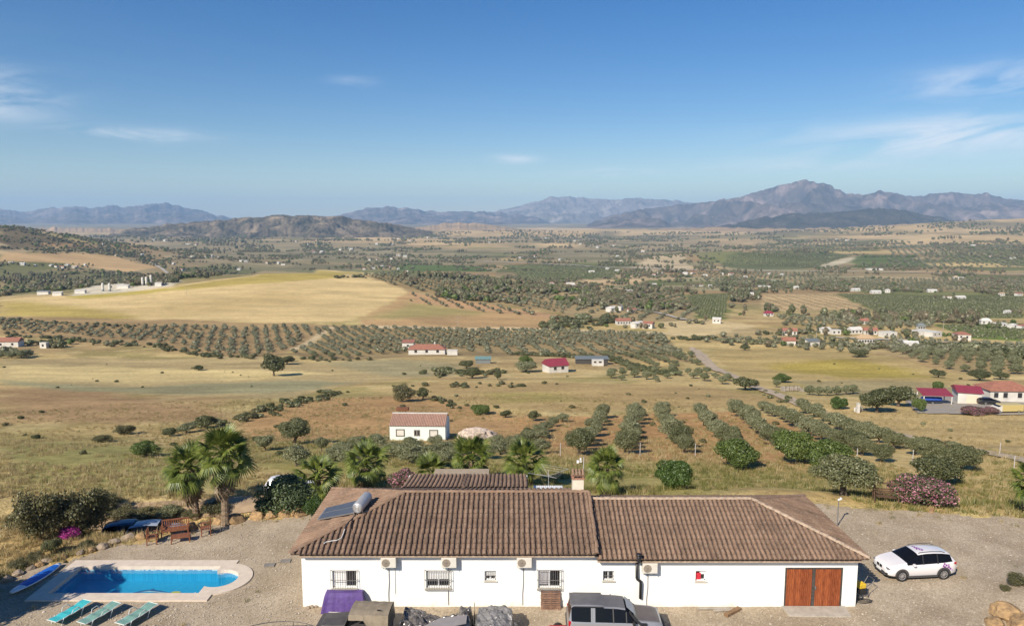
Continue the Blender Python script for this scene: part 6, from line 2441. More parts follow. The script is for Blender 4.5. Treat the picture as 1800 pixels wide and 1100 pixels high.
# weeds along the frayed edge of the gravel and in the yard
n_ = 900
x, y = RNG.uniform(-30, 36, n_), RNG.uniform(30, 50, n_)
d = sdist(x, y, YARD)
keep = (d > -1.2) & (d < 1.5) | ((d < 0) & (RNG.random(n_) < .05) & (sdist(x, y, pool_ring(.8, 1)) > .2) & ~((x > -10.6) & (x < 17.4) & (y > 34) & (y < 47)))
keep &= ~((x > -7) & (x < 17.4) & (y > 33.6) & (y < 46.8))
x, y = x[keep], y[keep]
gn_scatter("weeds", np.stack([x, y, H(x, y)], 1), RNG.uniform(.3, .8, len(x)), RNG.uniform(0, 6.28, len(x)), TUFT, "sparse weeds growing through the gravel and along its edge")
# ================================================================ TRACKS AND ROADS
def strip(name, px_path, width, m_, lift=.05, steps=160, frac=.0012):
    w = [G(*p) for p in px_path]
    d = [0]
    for a, b in zip(w, w[1:]):
        d.append(d[-1] + (b - a).length)
    t = np.linspace(0, d[-1], steps)
    x, y = np.interp(t, d, [v.x for v in w]), np.interp(t, d, [v.y for v in w])
    k = np.ones(7) / 7
    x[3:-3], y[3:-3] = np.convolve(x, k, 'valid'), np.convolve(y, k, 'valid')
    tx, ty = np.gradient(x), np.gradient(y)
    L = np.hypot(tx, ty)
    nx, ny = -ty / L, tx / L
    rows = []
    offs = np.linspace(-.5, .5, 5)
    ww = width * (1 + (vnoise(t / 6, t * 0, 5) - .5) * .35)
    for o in offs:
        X, Y = x + nx * o * ww, y + ny * o * ww
        rows.append(np.stack([X, Y, H(X, Y) + lift + frac * np.hypot(X, Y) - .03 * abs(o)], 1))
    V = np.stack(rows, 1).reshape(-1, 3)
    n = len(offs)
    i, j = np.meshgrid(np.arange(steps - 1), np.arange(n - 1), indexing='ij')
    f = np.stack([i * n + j, i * n + j + 1, (i + 1) * n + j + 1, (i + 1) * n + j], -1).reshape(-1, 4)
    return struct(obj(name, np_mesh(name, V, f, m_, smooth=True)))


M_TRACK = mat("dirt_track", (.42, .33, .225), .95, .22, .5, bump=.3, bscale=3)
M_ROAD = mat("pale_road", (.42, .38, .32), .9, .1, .02)
strip("dirt_track", [(1216, 612), (1232, 632), (1270, 655), (1330, 682), (1400, 708), (1470, 738), (1540, 757), (1620, 773), (1700, 790), (1760, 801), (1840, 818)], 3.2, M_TRACK)
strip("dirt_track", [(1226, 616), (1250, 640), (1290, 662), (1318, 676)], 2.2, M_TRACK, .06)
strip("road", [(840, 461), (900, 463), (1000, 467), (1100, 472), (1200, 476), (1320, 477), (1460, 478), (1600, 480), (1800, 484)], 10, M_ROAD, .5)
strip("road", [(1460, 594), (1560, 598), (1640, 602), (1700, 604)], 5, M_ROAD, .2)
strip("dirt_track", [(1030, 522), (1080, 534), (1150, 550), (1222, 565)], 4, M_ROAD, .2)
strip("dirt_track", [(265, 462), (285, 474), (295, 482)], 6, M_ROAD, .4)
strip("dirt_track", [(150, 912), (210, 905), (280, 897), (360, 890), (440, 884), (520, 880)], 2.6, mat("brown_track", (.34, .245, .15), .95, .25, .6), .04)
# the neighbour's paved drive
DRIVE = GM([(1590, 705), (1640, 694), (1720, 690), (1830, 700), (1830, 730), (1700, 729), (1612, 727)])


def sheet(name, poly, m_, lift, step):
    a = np.array(poly)
    xs, ys = np.arange(a[:, 0].min(), a[:, 0].max(), step), np.arange(a[:, 1].min(), a[:, 1].max(), step)
    X, Y = np.meshgrid(xs, ys)
    X, Y = X.ravel(), Y.ravel()
    d = sdist(X, Y, poly)
    nc = len(xs)
    i, j = np.meshgrid(np.arange(len(ys) - 1), np.arange(nc - 1), indexing='ij')
    f = np.stack([i * nc + j, i * nc + j + 1, (i + 1) * nc + j + 1, (i + 1) * nc + j], -1).reshape(-1, 4)
    f = f[d[f].max(1) < step * .5]
    return struct(obj(name, np_mesh(name, np.stack([X, Y, H(X, Y) + lift], 1), f, m_, smooth=True)))


sheet("driveway", DRIVE, mat("paved_drive", (.33, .29, .235), .9, .12, .6), .16, .8)

# ================================================================ ORCHARDS AND VALLEY TREES
def far_mesh(m_, seed, n, size, rx=1.9, rz=1.25, zc=1.45):
    rng = np.random.default_rng(seed)
    cl = crown_clumps(rng, rx, rz, zc, 9, .45)
    v, f = leaf_cloud(cl, n, size, rng, 1.5, .8, .5)
    cv, cf = leaf_cloud([(0, 0, zc, rx * .72, rx * .72, rz * .72)], 50, size * 2.2, rng, 1.2, .9, .2)
    tv = np.array([(-.12, 0, -.3), (.12, 0, -.3), (.1, 0, zc), (-.1, 0, zc), (0, -.12, -.3), (0, .12, -.3), (0, .1, zc), (0, -.1, zc)])
    V = np.concatenate([v, cv, tv])
    o1, o2 = len(v), len(v) + len(cv)
    F = np.concatenate([f, cf + o1, np.array([(0, 1, 2, 3), (4, 5, 6, 7)]) + o2])
    return np_mesh("tree_source", V, F, [m_, M_BARK], mi=np.concatenate([np.zeros(len(f) + len(cf)), np.ones(2)]))


L_FARA = leaf_mat("far_leaves_grey", (.125, .12, .07), (.205, .195, .118), (.30, .28, .175), .22)
L_FARB = leaf_mat("far_leaves_green", (.095, .108, .052), (.165, .175, .085), (.25, .25, .13), .22)
L_FARC = leaf_mat("far_leaves_brown", (.125, .105, .06), (.21, .178, .105), (.30, .25, .155), .2)
L_FAROL = leaf_mat("far_olive_leaves", (.125, .13, .07), (.215, .215, .13), (.31, .305, .20), .22)
FAR_OL = [proto_obj("olive_source", far_mesh(L_FAROL, 700 + k, 700, .30)) for k in range(4)]
FAR_DK = [proto_obj("tree_source", far_mesh((L_FARA, L_FARB, L_FARC, L_GREEN)[k], 720 + k, 420, .42, 1.9, 1.5, 1.7)) for k in range(4)]
FAR_TALL = [proto_obj("tall_tree_source", far_mesh((L_FARB, L_FARC)[k], 740 + k, 520, .42, 1.5, 2.3, 2.6)) for k in range(2)]


def grid_pts(poly, sx, sy, ang, jit=.5, drop=.06):
    a = np.array(poly)
    c = a.mean(0)
    R = np.hypot(*(a - c).T).max()
    u = np.arange(-R, R, sx)
    v = np.arange(-R, R, sy)
    U, V = np.meshgrid(u, v)
    U, V = U.ravel(), V.ravel()
    ca, sa = math.cos(ang), math.sin(ang)
    x, y = c[0] + U * ca - V * sa, c[1] + U * sa + V * ca
    x = x + RNG.uniform(-jit, jit, len(x))
    y = y + RNG.uniform(-jit, jit, len(x))
    k = (sdist(x, y, poly) < 0) & (RNG.random(len(x)) > drop)
    return x[k], y[k]


ORCH = [
    ([(600, 575), (1000, 580), (1165, 588), (1175, 604), (800, 612), (705, 620), (560, 634), (512, 620)], 6.4, 5.4, .42, .80),
    ([(0, 560), (120, 571), (420, 574), (620, 576), (545, 592), (500, 616), (430, 628), (300, 604), (130, 588), (0, 586)], 6.0, 5.4, .35, .78),
    ([(800, 606), (1190, 606), (1236, 642), (1150, 646), (1040, 628), (900, 624), (800, 618)], 8.5, 4.4, .10, .82),
    ([(630, 488), (720, 486), (860, 502), (1010, 528), (990, 552), (880, 535), (720, 508)], 12, 9, .5, 1.15),
    ([(725, 515), (860, 535), (985, 558), (900, 553), (820, 545), (715, 530)], 11, 10, .35, 1.05),
    ([(905, 502), (1185, 515), (1228, 545), (1215, 562), (1110, 562), (1000, 545)], 14, 7, -.35, 1.0),
    ([(1545, 606), (1800, 608), (1800, 662), (1690, 656), (1600, 632)], 7, 7, .2, 1.15),
    ([(1250, 590), (1450, 596), (1560, 606), (1530, 622), (1330, 608), (1240, 604)], 9, 8, .1, 1.0),
    ([(1560, 582), (1690, 602), (1740, 612), (1570, 604)], 10, 6, .25, .9),
    ([(1240, 655), (1300, 670), (1290, 676), (1140, 674), (1060, 668), (1080, 652)], 8, 8, .3, .85),
    ([(0, 618), (60, 622), (62, 630), (0, 632)], 4, 4, .1, 1.1),
    ([(1500, 490), (1800, 492), (1800, 510), (1500, 512)], 18, 11, .2, 1.4),
    ([(1230, 478), (1480, 480), (1480, 510), (1240, 512)], 20, 16, .2, 1.4),
    ([(1560, 432), (1800, 428), (1800, 470), (1560, 470)], 30, 22, .5, 2.0),
    ([(1330, 428), (1500, 424), (1520, 444), (1330, 444)], 36, 26, .2, 2.0),
    ([(1360, 556), (1640, 562), (1640, 580), (1380, 574)], 11, 10, .1, 1.2),
]
ox, oy, os_ = [], [], []
for poly, sx, sy, an, sc in ORCH:
    x, y = grid_pts(GM(poly), sx, sy, an, (.22 if sx == 6.0 else .09) * sx, .12 if sx == 6.0 else .05)
    ox.append(x)
    oy.append(y)
    os_.append(np.full(len(x), sc) * RNG.uniform(.6, 1.2, len(x)))
ox, oy, os_ = np.concatenate(ox), np.concatenate(oy), np.concatenate(os_)
order = np.argsort(oy)
N_IND = 165
for k in order[:N_IND]:
    vs = PROTO["olive"]
    tm, cm = vs[int(k) % len(vs)]
    x, y, s = float(ox[k]), float(oy[k]), float(os_[k])
    t = empty("olive_tree", (x, y, float(H(x, y)) - .05), random.uniform(0, 6.28), "small olive tree of the far orchard rows beyond the crimson-roofed house", "olive tree", "olive trees in the far orchard rows")
    t.scale = (s, s, s * random.uniform(.9, 1.1))
    obj("trunk", tm, t)
    obj("crown", cm, t)
rest = order[N_IND:]
gn_scatter("olive_orchards", np.stack([ox[rest], oy[rest], H(ox[rest], oy[rest])], 1), os_[rest], RNG.uniform(0, 6.28, len(rest)), FAR_OL, "dense rows of olive trees covering the middle distance")

# crop rows in the green plots and the furrowed field
cx_, cy_, cs_, ci_ = [], [], [], []
for poly, sx, sy, an, sc, pick in (([(1478, 518), (1800, 522), (1800, 558), (1565, 555)], 9, 4.0, .12, .8, 0), ([(1645, 571), (1800, 569), (1800, 598), (1700, 593)], 6, 3.2, .3, .62, 0), ([(1207, 520), (1280, 516), (1272, 560), (1228, 559)], 7, 3.5, .5, .65, 0),
                                   ([(885, 467), (1010, 465), (1088, 473), (1078, 487), (932, 491)], 14, 6, .2, 1.2, 0), ([(1342, 519), (1468, 517), (1518, 541), (1342, 543)], 14, 2.6, -.12, .36, 1),
                                   ([(1295, 447), (1498, 449), (1438, 469), (1265, 465)], 22, 10, .3, 1.7, 0), ([(1500, 497), (1640, 496), (1660, 508), (1500, 508)], 13, 5, .2, .9, 0)):
    x, y = grid_pts(GM(poly), sx, sy, an, .5, .1)
    cx_.append(x); cy_.append(y); cs_.append(RNG.uniform(.7, 1.1, len(x)) * sc); ci_.append(np.full(len(x), pick))
cx_, cy_, cs_, ci_ = (np.concatenate(v) for v in (cx_, cy_, cs_, ci_))
CROP = [proto_obj("crop_source", far_mesh(m_, 780 + k, 260, .5, 1.9, 1.0, .8)) for k, m_ in enumerate((L_FARB, L_FARC))]
gn_scatter("crop_rows", np.stack([cx_, cy_, H(cx_, cy_) - .1], 1), cs_, RNG.uniform(0, 6.28, len(cx_)), CROP, "rows of vines and citrus striping the valley plots", ci_)

OPEN = [GM(p) for p in ([(0, 522), (300, 502), (560, 474), (660, 480), (722, 512), (640, 562), (300, 574), (0, 557)], [(1340, 515), (1470, 514), (1525, 543), (1340, 546)], [(1470, 516), (1800, 520), (1800, 560), (1560, 556)],
                        [(1640, 570), (1800, 568), (1800, 600), (1700, 594)], [(880, 466), (1010, 464), (1090, 472), (1080, 488), (930, 492)], [(630, 560), (720, 515), (985, 560), (985, 582), (640, 578)],
                        [(0, 443), (200, 450), (280, 470), (225, 478), (0, 460)], [(1290, 446), (1500, 448), (1440, 470), (1260, 466)], [(1165, 566), (1330, 572), (1310, 588), (1180, 592)], [(1205, 518), (1282, 515), (1275, 560), (1225, 560)],
                        [(1240, 618), (1480, 612), (1600, 635), (1700, 662), (1640, 690), (1310, 662)])]
n_ = 60000
th = RNG.uniform(math.radians(-42), math.radians(42), n_)
rr = np.exp(RNG.uniform(math.log(560), math.log(5200), n_))
x, y = rr * np.sin(th), rr * np.cos(th)
dens = fbm(x / rr * 30, np.log(rr) * 22, 1.1, 4, 333)
keep = (dens > .56) & (y > 540)
keep &= ~((y < 620) & (x < 250) & (x > -200))
for p in OPEN:
    keep &= sdist(x, y, p) > 3
hillside = ((x + 1500) / 600) ** 2 + ((y - 1800) / 600) ** 2 < 1
keep |= hillside & (fbm(x, y, 120, 3, 345) > .46) & (sdist(x, y, OPEN[6]) > 4)
x, y = x[keep], y[keep]
s = RNG.uniform(.8, 1.9, len(x)) * (1 + .9 * sstep(1500, 4000, np.hypot(x, y)))
tall = (fbm(x, y, 300, 2, 355) > .60) & (RNG.random(len(x)) < .7)
idx = np.where(tall, RNG.integers(4, 6, len(x)), np.where(RNG.random(len(x)) < .18, 3, RNG.integers(0, 3, len(x))))
gn_scatter("valley_trees", np.stack([x, y, H(x, y) - .2], 1), s, RNG.uniform(0, 6.28, len(x)), FAR_DK + FAR_TALL, "mass of distant trees and scrub filling the valley floor", idx)
# scrub on the near and middle meadows, hedges along boundaries
hx, hy, hs_ = [], [], []
for path, w, n_, sc in (([(340, 752), (430, 735), (500, 715), (560, 700), (600, 690)], 1.6, 60, .5), ([(700, 676), (820, 680), (960, 676)], 3, 26, .45), ([(760, 700), (800, 715), (830, 722)], 1.2, 16, .45),
                        ([(900, 622), (1000, 628), (1080, 634), (1110, 645), (1180, 660)], 1.1, 230, .8), ([(760, 652), (800, 660), (900, 655)], 6, 40, .8), ([(640, 574), (800, 578), (1000, 581)], 1.5, 40, .6),
                        ([(0, 590), (140, 600), (280, 608), (430, 630), (640, 634)], 3, 160, .75), ([(0, 562), (300, 578)], 3, 60, .7), ([(590, 489), (640, 487)], 3, 14, 1.3), ([(850, 470), (1000, 480)], 8, 40, 1.6),
                        ([(985, 578), (1000, 566), (1030, 560), (1050, 560), (1060, 570)], 7, 70, 1.9), ([(60, 605), (110, 612)], 3, 14, 1.4), ([(200, 610), (250, 606)], 3, 10, .8),
                        ([(1330, 600), (1450, 606), (1560, 612)], 4, 60, 1.0), ([(1680, 612), (1760, 620), (1810, 630)], 6, 60, 1.6), ([(1330, 590), (1420, 585), (1500, 580)], 5, 50, 1.1),
                        ([(0, 402), (60, 412), (140, 430), (220, 444), (280, 462)], 20, 160, 1.9), ([(0, 436), (140, 442), (260, 452)], 10, 110, 1.7), ([(40, 515), (130, 505), (250, 490), (330, 492)], 25, 200, 1.8),
                        ([(1520, 768), (1620, 775), (1720, 800)], 1.0, 30, .35), ([(1340, 690), (1420, 720), (1480, 745)], 1.2, 16, .4), ([(1130, 596), (1240, 596), (1300, 602)], 4, 40, .9)):
    w_ = [G(*p) for p in path]
    d = np.array([0.0] + list(np.cumsum([(b - a).length for a, b in zip(w_, w_[1:])])))
    t = RNG.uniform(0, d[-1], n_)
    xx = np.interp(t, d, [v.x for v in w_]) + RNG.normal(0, w, n_)
    yy = np.interp(t, d, [v.y for v in w_]) + RNG.normal(0, w, n_)
    hx.append(xx)
    hy.append(yy)
    hs_.append(RNG.uniform(.5, 1.2, n_) * sc)
n_ = 120
px_, py_ = RNG.uniform(0, 1800, n_), RNG.uniform(640, 800, n_)
mp_ = [G(a, b) for a, b in zip(px_, py_)]
hx.append(np.array([v.x for v in mp_]))
hy.append(np.array([v.y for v in mp_]))
hs_.append(RNG.uniform(.10, .38, n_))
hx, hy, hs_ = np.concatenate(hx), np.concatenate(hy), np.concatenate(hs_)
FAR_SC = [proto_obj("scrub_source", far_mesh(m_, 760 + k, 900, .26, 1.9, 1.2, 1.0)) for k, m_ in enumerate((L_DULL, L_CAROB, L_OLIVE, L_CAROB))]
gn_scatter("scrub", np.stack([hx, hy, H(hx, hy) - .05], 1), hs_, RNG.uniform(0, 6.28, len(hx)), FAR_SC, "scattered scrub and hedge growth along field edges and over meadows")

# ================================================================ HOUSES
M_RED = mat("terracotta_roof", (.29, .125, .082), .9, .2, 1.5)
M_CRIM = mat("crimson_sheet_roof", (.235, .035, .055), .6, .12, 1)
M_BEIGE = mat("beige_tile_roof", (.45, .32, .19), .9, .15, 1.5)
M_PINKT = mat("faded_tile_roof", (.36, .22, .165), .9, .2, 2.5)
M_TEALR = mat("teal_sheet_roof", (.16, .27, .25), .6, .1, 1)
M_SLATE = mat("grey_sheet_roof", (.16, .18, .18), .6, .1, 1)
M_HWALL = mat("white_house_wall", (.55, .535, .49), .9, .12, .6)
M_MINT = mat("pale_mint_wall", (.66, .74, .70), .9, .03, .8)
M_DKWIN = mat("dark_window", (.03, .03, .035), .2)


def roof_solid(L, W, z, h, kind, over=.35, th=.12):
    mb = MB()
    x, y = L / 2 + over, W / 2 + over
    if kind == 'gable':
        a, b = (-x, 0, z + h), (x, 0, z + h)
        bot = [(-x, -y, z), (x, -y, z), (x, y, z), (-x, y, z)]
        lo = [(p[0], p[1], p[2] - th) for p in bot]
        mb.add(bot + [a, b] + lo, [(0, 1, 5, 4), (2, 3, 4, 5), (1, 2, 5), (3, 0, 4), (6, 7, 1, 0), (7, 8, 2, 1), (8, 9, 3, 2), (9, 6, 0, 3), (9, 8, 7, 6)])
    elif kind == 'hip':
        r = min(W / 2, L / 2 * .8)
        a, b = (-x + r, 0, z + h), (x - r, 0, z + h)
        bot = [(-x, -y, z), (x, -y, z), (x, y, z), (-x, y, z)]
        lo = [(p[0], p[1], p[2] - th) for p in bot]
        mb.add(bot + [a, b] + lo, [(0, 1, 5, 4), (2, 3, 4, 5), (1, 2, 5), (3, 0, 4), (6, 7, 1, 0), (7, 8, 2, 1), (8, 9, 3, 2), (9, 6, 0, 3), (9, 8, 7, 6)])
    elif kind == 'shed':
        vs = [(-x, -y, z), (x, -y, z), (x, y, z + h), (-x, y, z + h)]
        mb.add(vs + [(p[0], p[1], p[2] - th) for p in vs], [(0, 1, 2, 3), (7, 6, 5, 4), (0, 4, 5, 1), (1, 5, 6, 2), (2, 6, 7, 3), (3, 7, 4, 0)])
    else:
        mb.box((0, 0, z + h / 2), (L + .1, W + .1, h))
    return mb


def cottage(name, px, py, wpx, W, hw, hr, kind, roofm, label, cat="house", rz=0.0, wins=(), wallm=None, group=None, ratio=None, chimney=False, door=None):
    g_ = G(px, py)
    L = wpx * mpp(g_)
    W = W * L if W <= 1 else W
    hw = hw * L if hw < 1 else hw
    z0 = min(float(H(g_.x + a * L / 2, g_.y + .5 * W + b * W / 2)) for a in (-1, 1) for b in (-1, 1))
    zf = g_.z
    t = empty(name, (g_.x, g_.y + W / 2, zf), rz, label, cat, group)
    w = MB()
    low = z0 - zf - .3
    w.box((0, 0, (hw + low) / 2), (L, W, hw - low))
    if kind == 'gable':
        w.add([(-L / 2, -W / 2, hw), (-L / 2, W / 2, hw), (-L / 2, 0, hw + hr - .02), (L / 2, -W / 2, hw), (L / 2, W / 2, hw), (L / 2, 0, hw + hr - .02)], [(1, 0, 2), (3, 4, 5)])
    if kind == 'shed':
        w.add([(-L / 2, -W / 2, hw), (-L / 2, W / 2, hw), (-L / 2, W / 2, hw + hr - .05), (L / 2, -W / 2, hw), (L / 2, W / 2, hw), (L / 2, W / 2, hw + hr - .05)], [(1, 0, 2), (3, 4, 5), (1, 2, 5, 4)])
    w.build("wall", wallm or M_HWALL, t)
    rf = roof_solid(L, W, hw + .03, hr, kind).build("roof", roofm, t)
    if chimney:
        MB().box((L * .2, W * .1, hw + hr + .2), (.6, .6, 1.4)).build("chimney", M_HWALL, rf)
    for u, ww, zz, hh in wins:
        o = MB().box((u * L, -W / 2 - .02, zz), (ww, .08, hh)).build("window", M_DKWIN, t)
        MB().box((u * L, -W / 2 - .04, zz - hh / 2 - .06), (ww + .2, .12, .1)).build("sill", M_HWALL, o)
    if door:
        MB().box((door[0] * L, -W / 2 - .02, door[2] / 2), (door[1], .08, door[2])).build("door", door[3], t)
    return t


# small white house on the slope -------------------------------------
g_ = G(735, 774)
sh_ = empty("small_house", (g_.x, g_.y + 2.6, g_.z), -.03, "small pale house with tiled roof and framed windows alone on the slope", "house")
k = mpp(g_)
L, W, hw = 98 * k, 5.2, 2.15
w = MB()
w.box((0, 0, hw / 2 - .6), (L, W, hw + 1.2))
w.add([(-L / 2, -W / 2, hw), (-L / 2, W / 2, hw), (-L / 2, 0, hw + 1.0), (L / 2, -W / 2, hw), (L / 2, W / 2, hw), (L / 2, 0, hw + 1.0)], [(1, 0, 2), (3, 4, 5)])
w.build("wall", M_MINT, sh_)
rm = MB()
nr = 34
sl = math.atan2(1.05, W / 2 + .1)
for s_ in (-1, 1):
    for i in range(nr):
        x0, x1 = -L / 2 - .05 + (L + .1) * i / nr, -L / 2 - .05 + (L + .1) * (i + 1) / nr
        xm_ = (x0 + x1) / 2
        y_e, z_e = s_ * (W / 2 + .2), hw + .02
        rm.add([(x0, y_e, z_e), (xm_, y_e, z_e + .1), (x1, y_e, z_e), (x1, 0, hw + 1.12), (xm_, 0, hw + 1.22), (x0, 0, hw + 1.12)], [(0, 1, 4, 5), (1, 2, 3, 4)])
ro = rm.build("roof", M_PINKT, sh_)
MB().box((0, 0, hw + 1.23), (L + .1, .22, .14)).build("ridge_cap", M_HWALL, ro)
for u, ww, hh, zz in ((-.31, 1.15, .95, 1.15), (-.01, .72, .75, 1.15), (.29, 1.15, .95, 1.1)):
    fr = MB()
    x = u * L
    for a, b in (((x - ww / 2, zz), (.12, hh + .12)), ((x + ww / 2, zz), (.12, hh + .12)), ((x, zz - hh / 2), (ww, .12)), ((x, zz + hh / 2), (ww, .12))):
        fr.box((a[0], -W / 2 - .03, a[1]), (b[0], .1, b[1]))
    wo = fr.build("window", mat("brown_grey_frame", (.15, .13, .11), .7), sh_)
    if ww > 1:
        MB().box((x, -W / 2 - .01, zz), (ww - .12, .04, hh - .12)).build("shutter", M_HWALL, wo)
    else:
        MB().box((x, -W / 2 - .01, zz), (ww - .12, .04, hh - .12)).build("pane", M_DKWIN, wo)
        MB().box((x, -W / 2 - .045, zz), (.06, .03, hh - .12)).build("mullion", M_HWALL, wo)
# rubble heap beside it
g_ = G(838, 772)
r = 34 * mpp(g_)
bm = bmesh.new()
bmesh.ops.create_icosphere(bm, subdivisions=5, radius=1)
for v in bm.verts:
    f_ = float(fbm(np.array([v.co.x * 3]), np.array([v.co.y * 3 + v.co.z]), .9, 4, 9)[0])
    v.co = Vector((v.co.x * r, v.co.y * r * .7, max(-.1, v.co.z) * r * .48)) * (.75 + .5 * f_)
me = bpy.data.meshes.new("rubble_heap")
bm.to_mesh(me)
bm.free()
me.materials.append(mat("pale_rubble", (.46, .38, .31), .95, .3, 2.2, bump=.8, bscale=5))
tag(obj("rubble_heap", me, None, (g_.x, g_.y + r * .4, g_.z)), "pale heap of building rubble beside the small house", "rubble heap")
# rusty trough on legs behind it
g_ = G(708, 729)
k = mpp(g_)
tt = empty("rusty_tank", (g_.x, g_.y, g_.z), 0, "rusty brown tank on an orange stand behind the small house roof", "tank")
M_RUST = mat("rust", (.16, .07, .035), .9, .3, 2)
MB().box((0, 0, 11 * k), (22 * k, 1.2, 5 * k)).build("trough", M_RUST, tt, bevel=.08)
st_ = MB()
for s_ in (-.35, .35):
    st_.bar((s_, 0, -.3), (s_ * .6 + .3, 0, 9 * k), .07, n=6)
st_.build("stand", mat("orange_rust", (.4, .16, .06), .9), tt)
# half-hidden cars on the lower track
for i, (px, py, c, lab, rz) in enumerate(((232, 0, (.02, .04, .09), "dark blue car half hidden by plants below the terrace", .25), (276, 0, (.28, .33, .40), "pale blue-grey car parked nose to tail below the terrace", .2),
                                          (508, 874, (.7, .7, .7), "white pickup seen between the tall palm and the dark bush", .0))):
    g_ = G(px, py) if py else Vector(((px - 900) / FPX * 54.5 - .2, 51.6, 0))
    cc = car("parked_car" if i < 2 else "pickup", [(x_ * .95, w_ * .95, a_, b_, c_, d_) for x_, w_, a_, b_, c_, d_ in X1], (6, 8, 13, 14), Vector((g_.x, g_.y + .8, float(H(g_.x, g_.y + .8)))), rz,
             lab, mat(f"car_paint_{'abc'[i]}", c, .25, coat=.5), (1.25, -1.26), .32, .2, 1.5)
# tilled neighbours ----------------------------------------------------
cottage("crimson_roof_house", 977, 655, 36, .9, 2.5, 2.0, 'gable', M_CRIM, "white house with crimson gable roof among scrub in the middle distance", rz=.35, wins=((.2, 1.0, 1.6, 1.0), (-.2, 1.0, 1.6, 1.0)))
t = cottage("farm_shelter", 1041, 640, 56, .35, 2.1, .35, 'shed', M_SLATE, "long dark grey-roofed open shelter with parked caravan", cat="shelter", wallm=mat("shelter_dark", (.06, .055, .05), .9))
cv_ = cottage("caravan", 1051, 643, 20, 2.2, 2.0, .2, 'flat', M_HWALL, "white caravan parked in front of the long grey shelter", cat="caravan", wins=((.2, 1.1, 1.5, .6), (-.25, .9, 1.5, .6)))
cottage("red_tiled_house", 750, 623, 64, .4, 2.4, 1.9, 'hip', M_RED, "white house with wide red tiled hip roof at the orchard's foot", wins=((-.3, 1.2, 1.5, 1.2), (0, 1.2, 1.5, 1.2), (.3, 1.2, 1.5, 1.2)), chimney=True)
cottage("red_tiled_annexe", 717, 613, 20, .8, 3.2, .8, 'shed', M_RED, "small white annexe with red roof beside the wide red tiled house", wins=((0, 1, 1.6, 1),))
cottage("garden_wall_shed", 795, 624, 18, .5, 2.0, .2, 'flat', M_HWALL, "low white outbuilding at the end of the wide red tiled house", cat="shed")
cottage("teal_shed", 849, 639, 26, .5, 1.9, .5, 'shed', M_TEALR, "small shed with pale teal sheet roof in scrub", cat="shed", wallm=M_SLATE)
# neighbour's farm at the right
cottage("neighbour_house", 1778, 707, 72, 6.0, 2.6, 1.5, 'hip', M_RED, "white house with red hip roof at the picture's edge beside a paved drive", wins=((-.36, .9, 1.6, 1.1), (-.14, .9, 1.6, 1.1), (.2, .9, 1.6, 1.1)), rz=-.05)
t = cottage("neighbour_garage", 1713, 710, 36, 6.0, 2.5, .9, 'gable', M_CRIM, "white garage with crimson roof and cream door joined to neighbour's house", cat="garage", rz=-.35, door=(.12, 2.2, 2.0, mat("cream_door", (.6, .52, .40), .6)))
g_ = G(1647, 711)
k = mpp(g_)
cp = empty("carport", (g_.x, g_.y + 1.2, g_.z), -.12, "open carport with crimson sheet roof and white posts on paved drive", "carport")
Lc = 46 * k
MB().add([(-Lc / 2 - .3, -1.9, 2.15), (Lc / 2 + .3, -1.9, 2.15), (Lc / 2 + .3, 1.9, 2.95), (-Lc / 2 - .3, 1.9, 2.95), (-Lc / 2 - .3, -1.9, 2.05), (Lc / 2 + .3, -1.9, 2.05), (Lc / 2 + .3, 1.9, 2.85), (-Lc / 2 - .3, 1.9, 2.85)],
         [(0, 1, 2, 3), (7, 6, 5, 4), (0, 4, 5, 1), (1, 5, 6, 2), (2, 6, 7, 3), (3, 7, 4, 0)]).build("roof", M_CRIM, cp)
for sx in (-1, 1):
    for sy in (-1.7, 1.7):
        MB().box((sx * Lc / 2, sy, 1.0), (.18, .18, 2.2)).build("post", M_HWALL, cp)
bt = empty("covered_boat_trailer", (g_.x - .5, g_.y + 1.0, g_.z), -.12, "blue-covered trailer parked under the crimson carport", "trailer")
rg = []
for i in range(9):
    u = i / 8
    ww = .95 * math.sin(math.pi * (.25 + .6 * u)) ** .5
    rg.append([(-2.1 + 3.9 * u, ww * math.cos(a), .95 + .55 * max(0, math.sin(a)) + .35 * min(0, math.sin(a))) for a in np.linspace(0, 2 * math.pi, 11)[:-1]])
MB().loft(rg).build("cover", mat("blue_cover", (.02, .07, .32), .5, .2, 2), bt, smooth=True)
MB().box((0, 0, .5), (3.4, 1.2, .12)).build("chassis", M_IRON, bt)
for s_ in (-1, 1):
    wheel(bt, -.2, s_ * .75, .32, .18, s_, None, 5)
vn = empty("yellow_van", (0, 0, 0), .0, "long pale yellow van parked beyond flowering shrubs at the picture's edge", "van")
g_ = G(1775, 727)
vn.location = (g_.x, g_.y + 1.0, g_.z)
vn.rotation_euler = (0, 0, math.pi + .06)
M_VAN = mat("pale_yellow_paint", (.50, .40, .16), .4)
MB().box((-.6, 0, 1.05), (4.4, 1.9, 1.3)).build("cargo_body", M_VAN, vn, bevel=.08)
MB().loft([[(1.58, -.95, .4), (1.58, .95, .4), (1.58, .95, 1.55), (1.58, -.95, 1.55)], [(2.2, -.93, .4), (2.2, .93, .4), (2.2, .9, 1.3), (2.2, -.9, 1.3)], [(2.9, -.9, .45), (2.9, .9, .45), (2.9, .85, .95), (2.9, -.85, .95)]]).build("cab", M_JWHITE, vn)
MB().add([(1.7, -.86, 1.5), (2.2, -.84, 1.33), (2.2, .84, 1.33), (1.7, .86, 1.5)], [(3, 2, 1, 0)]).build("windscreen", M_CGLASS, vn).location = (.05, 0, .03)
for x in (2.1, -1.8):
    for s_ in (-1, 1):
        wheel(vn, x, s_ * .85, .34, .2, s_, None, 5)
g_ = G(1742, 712)
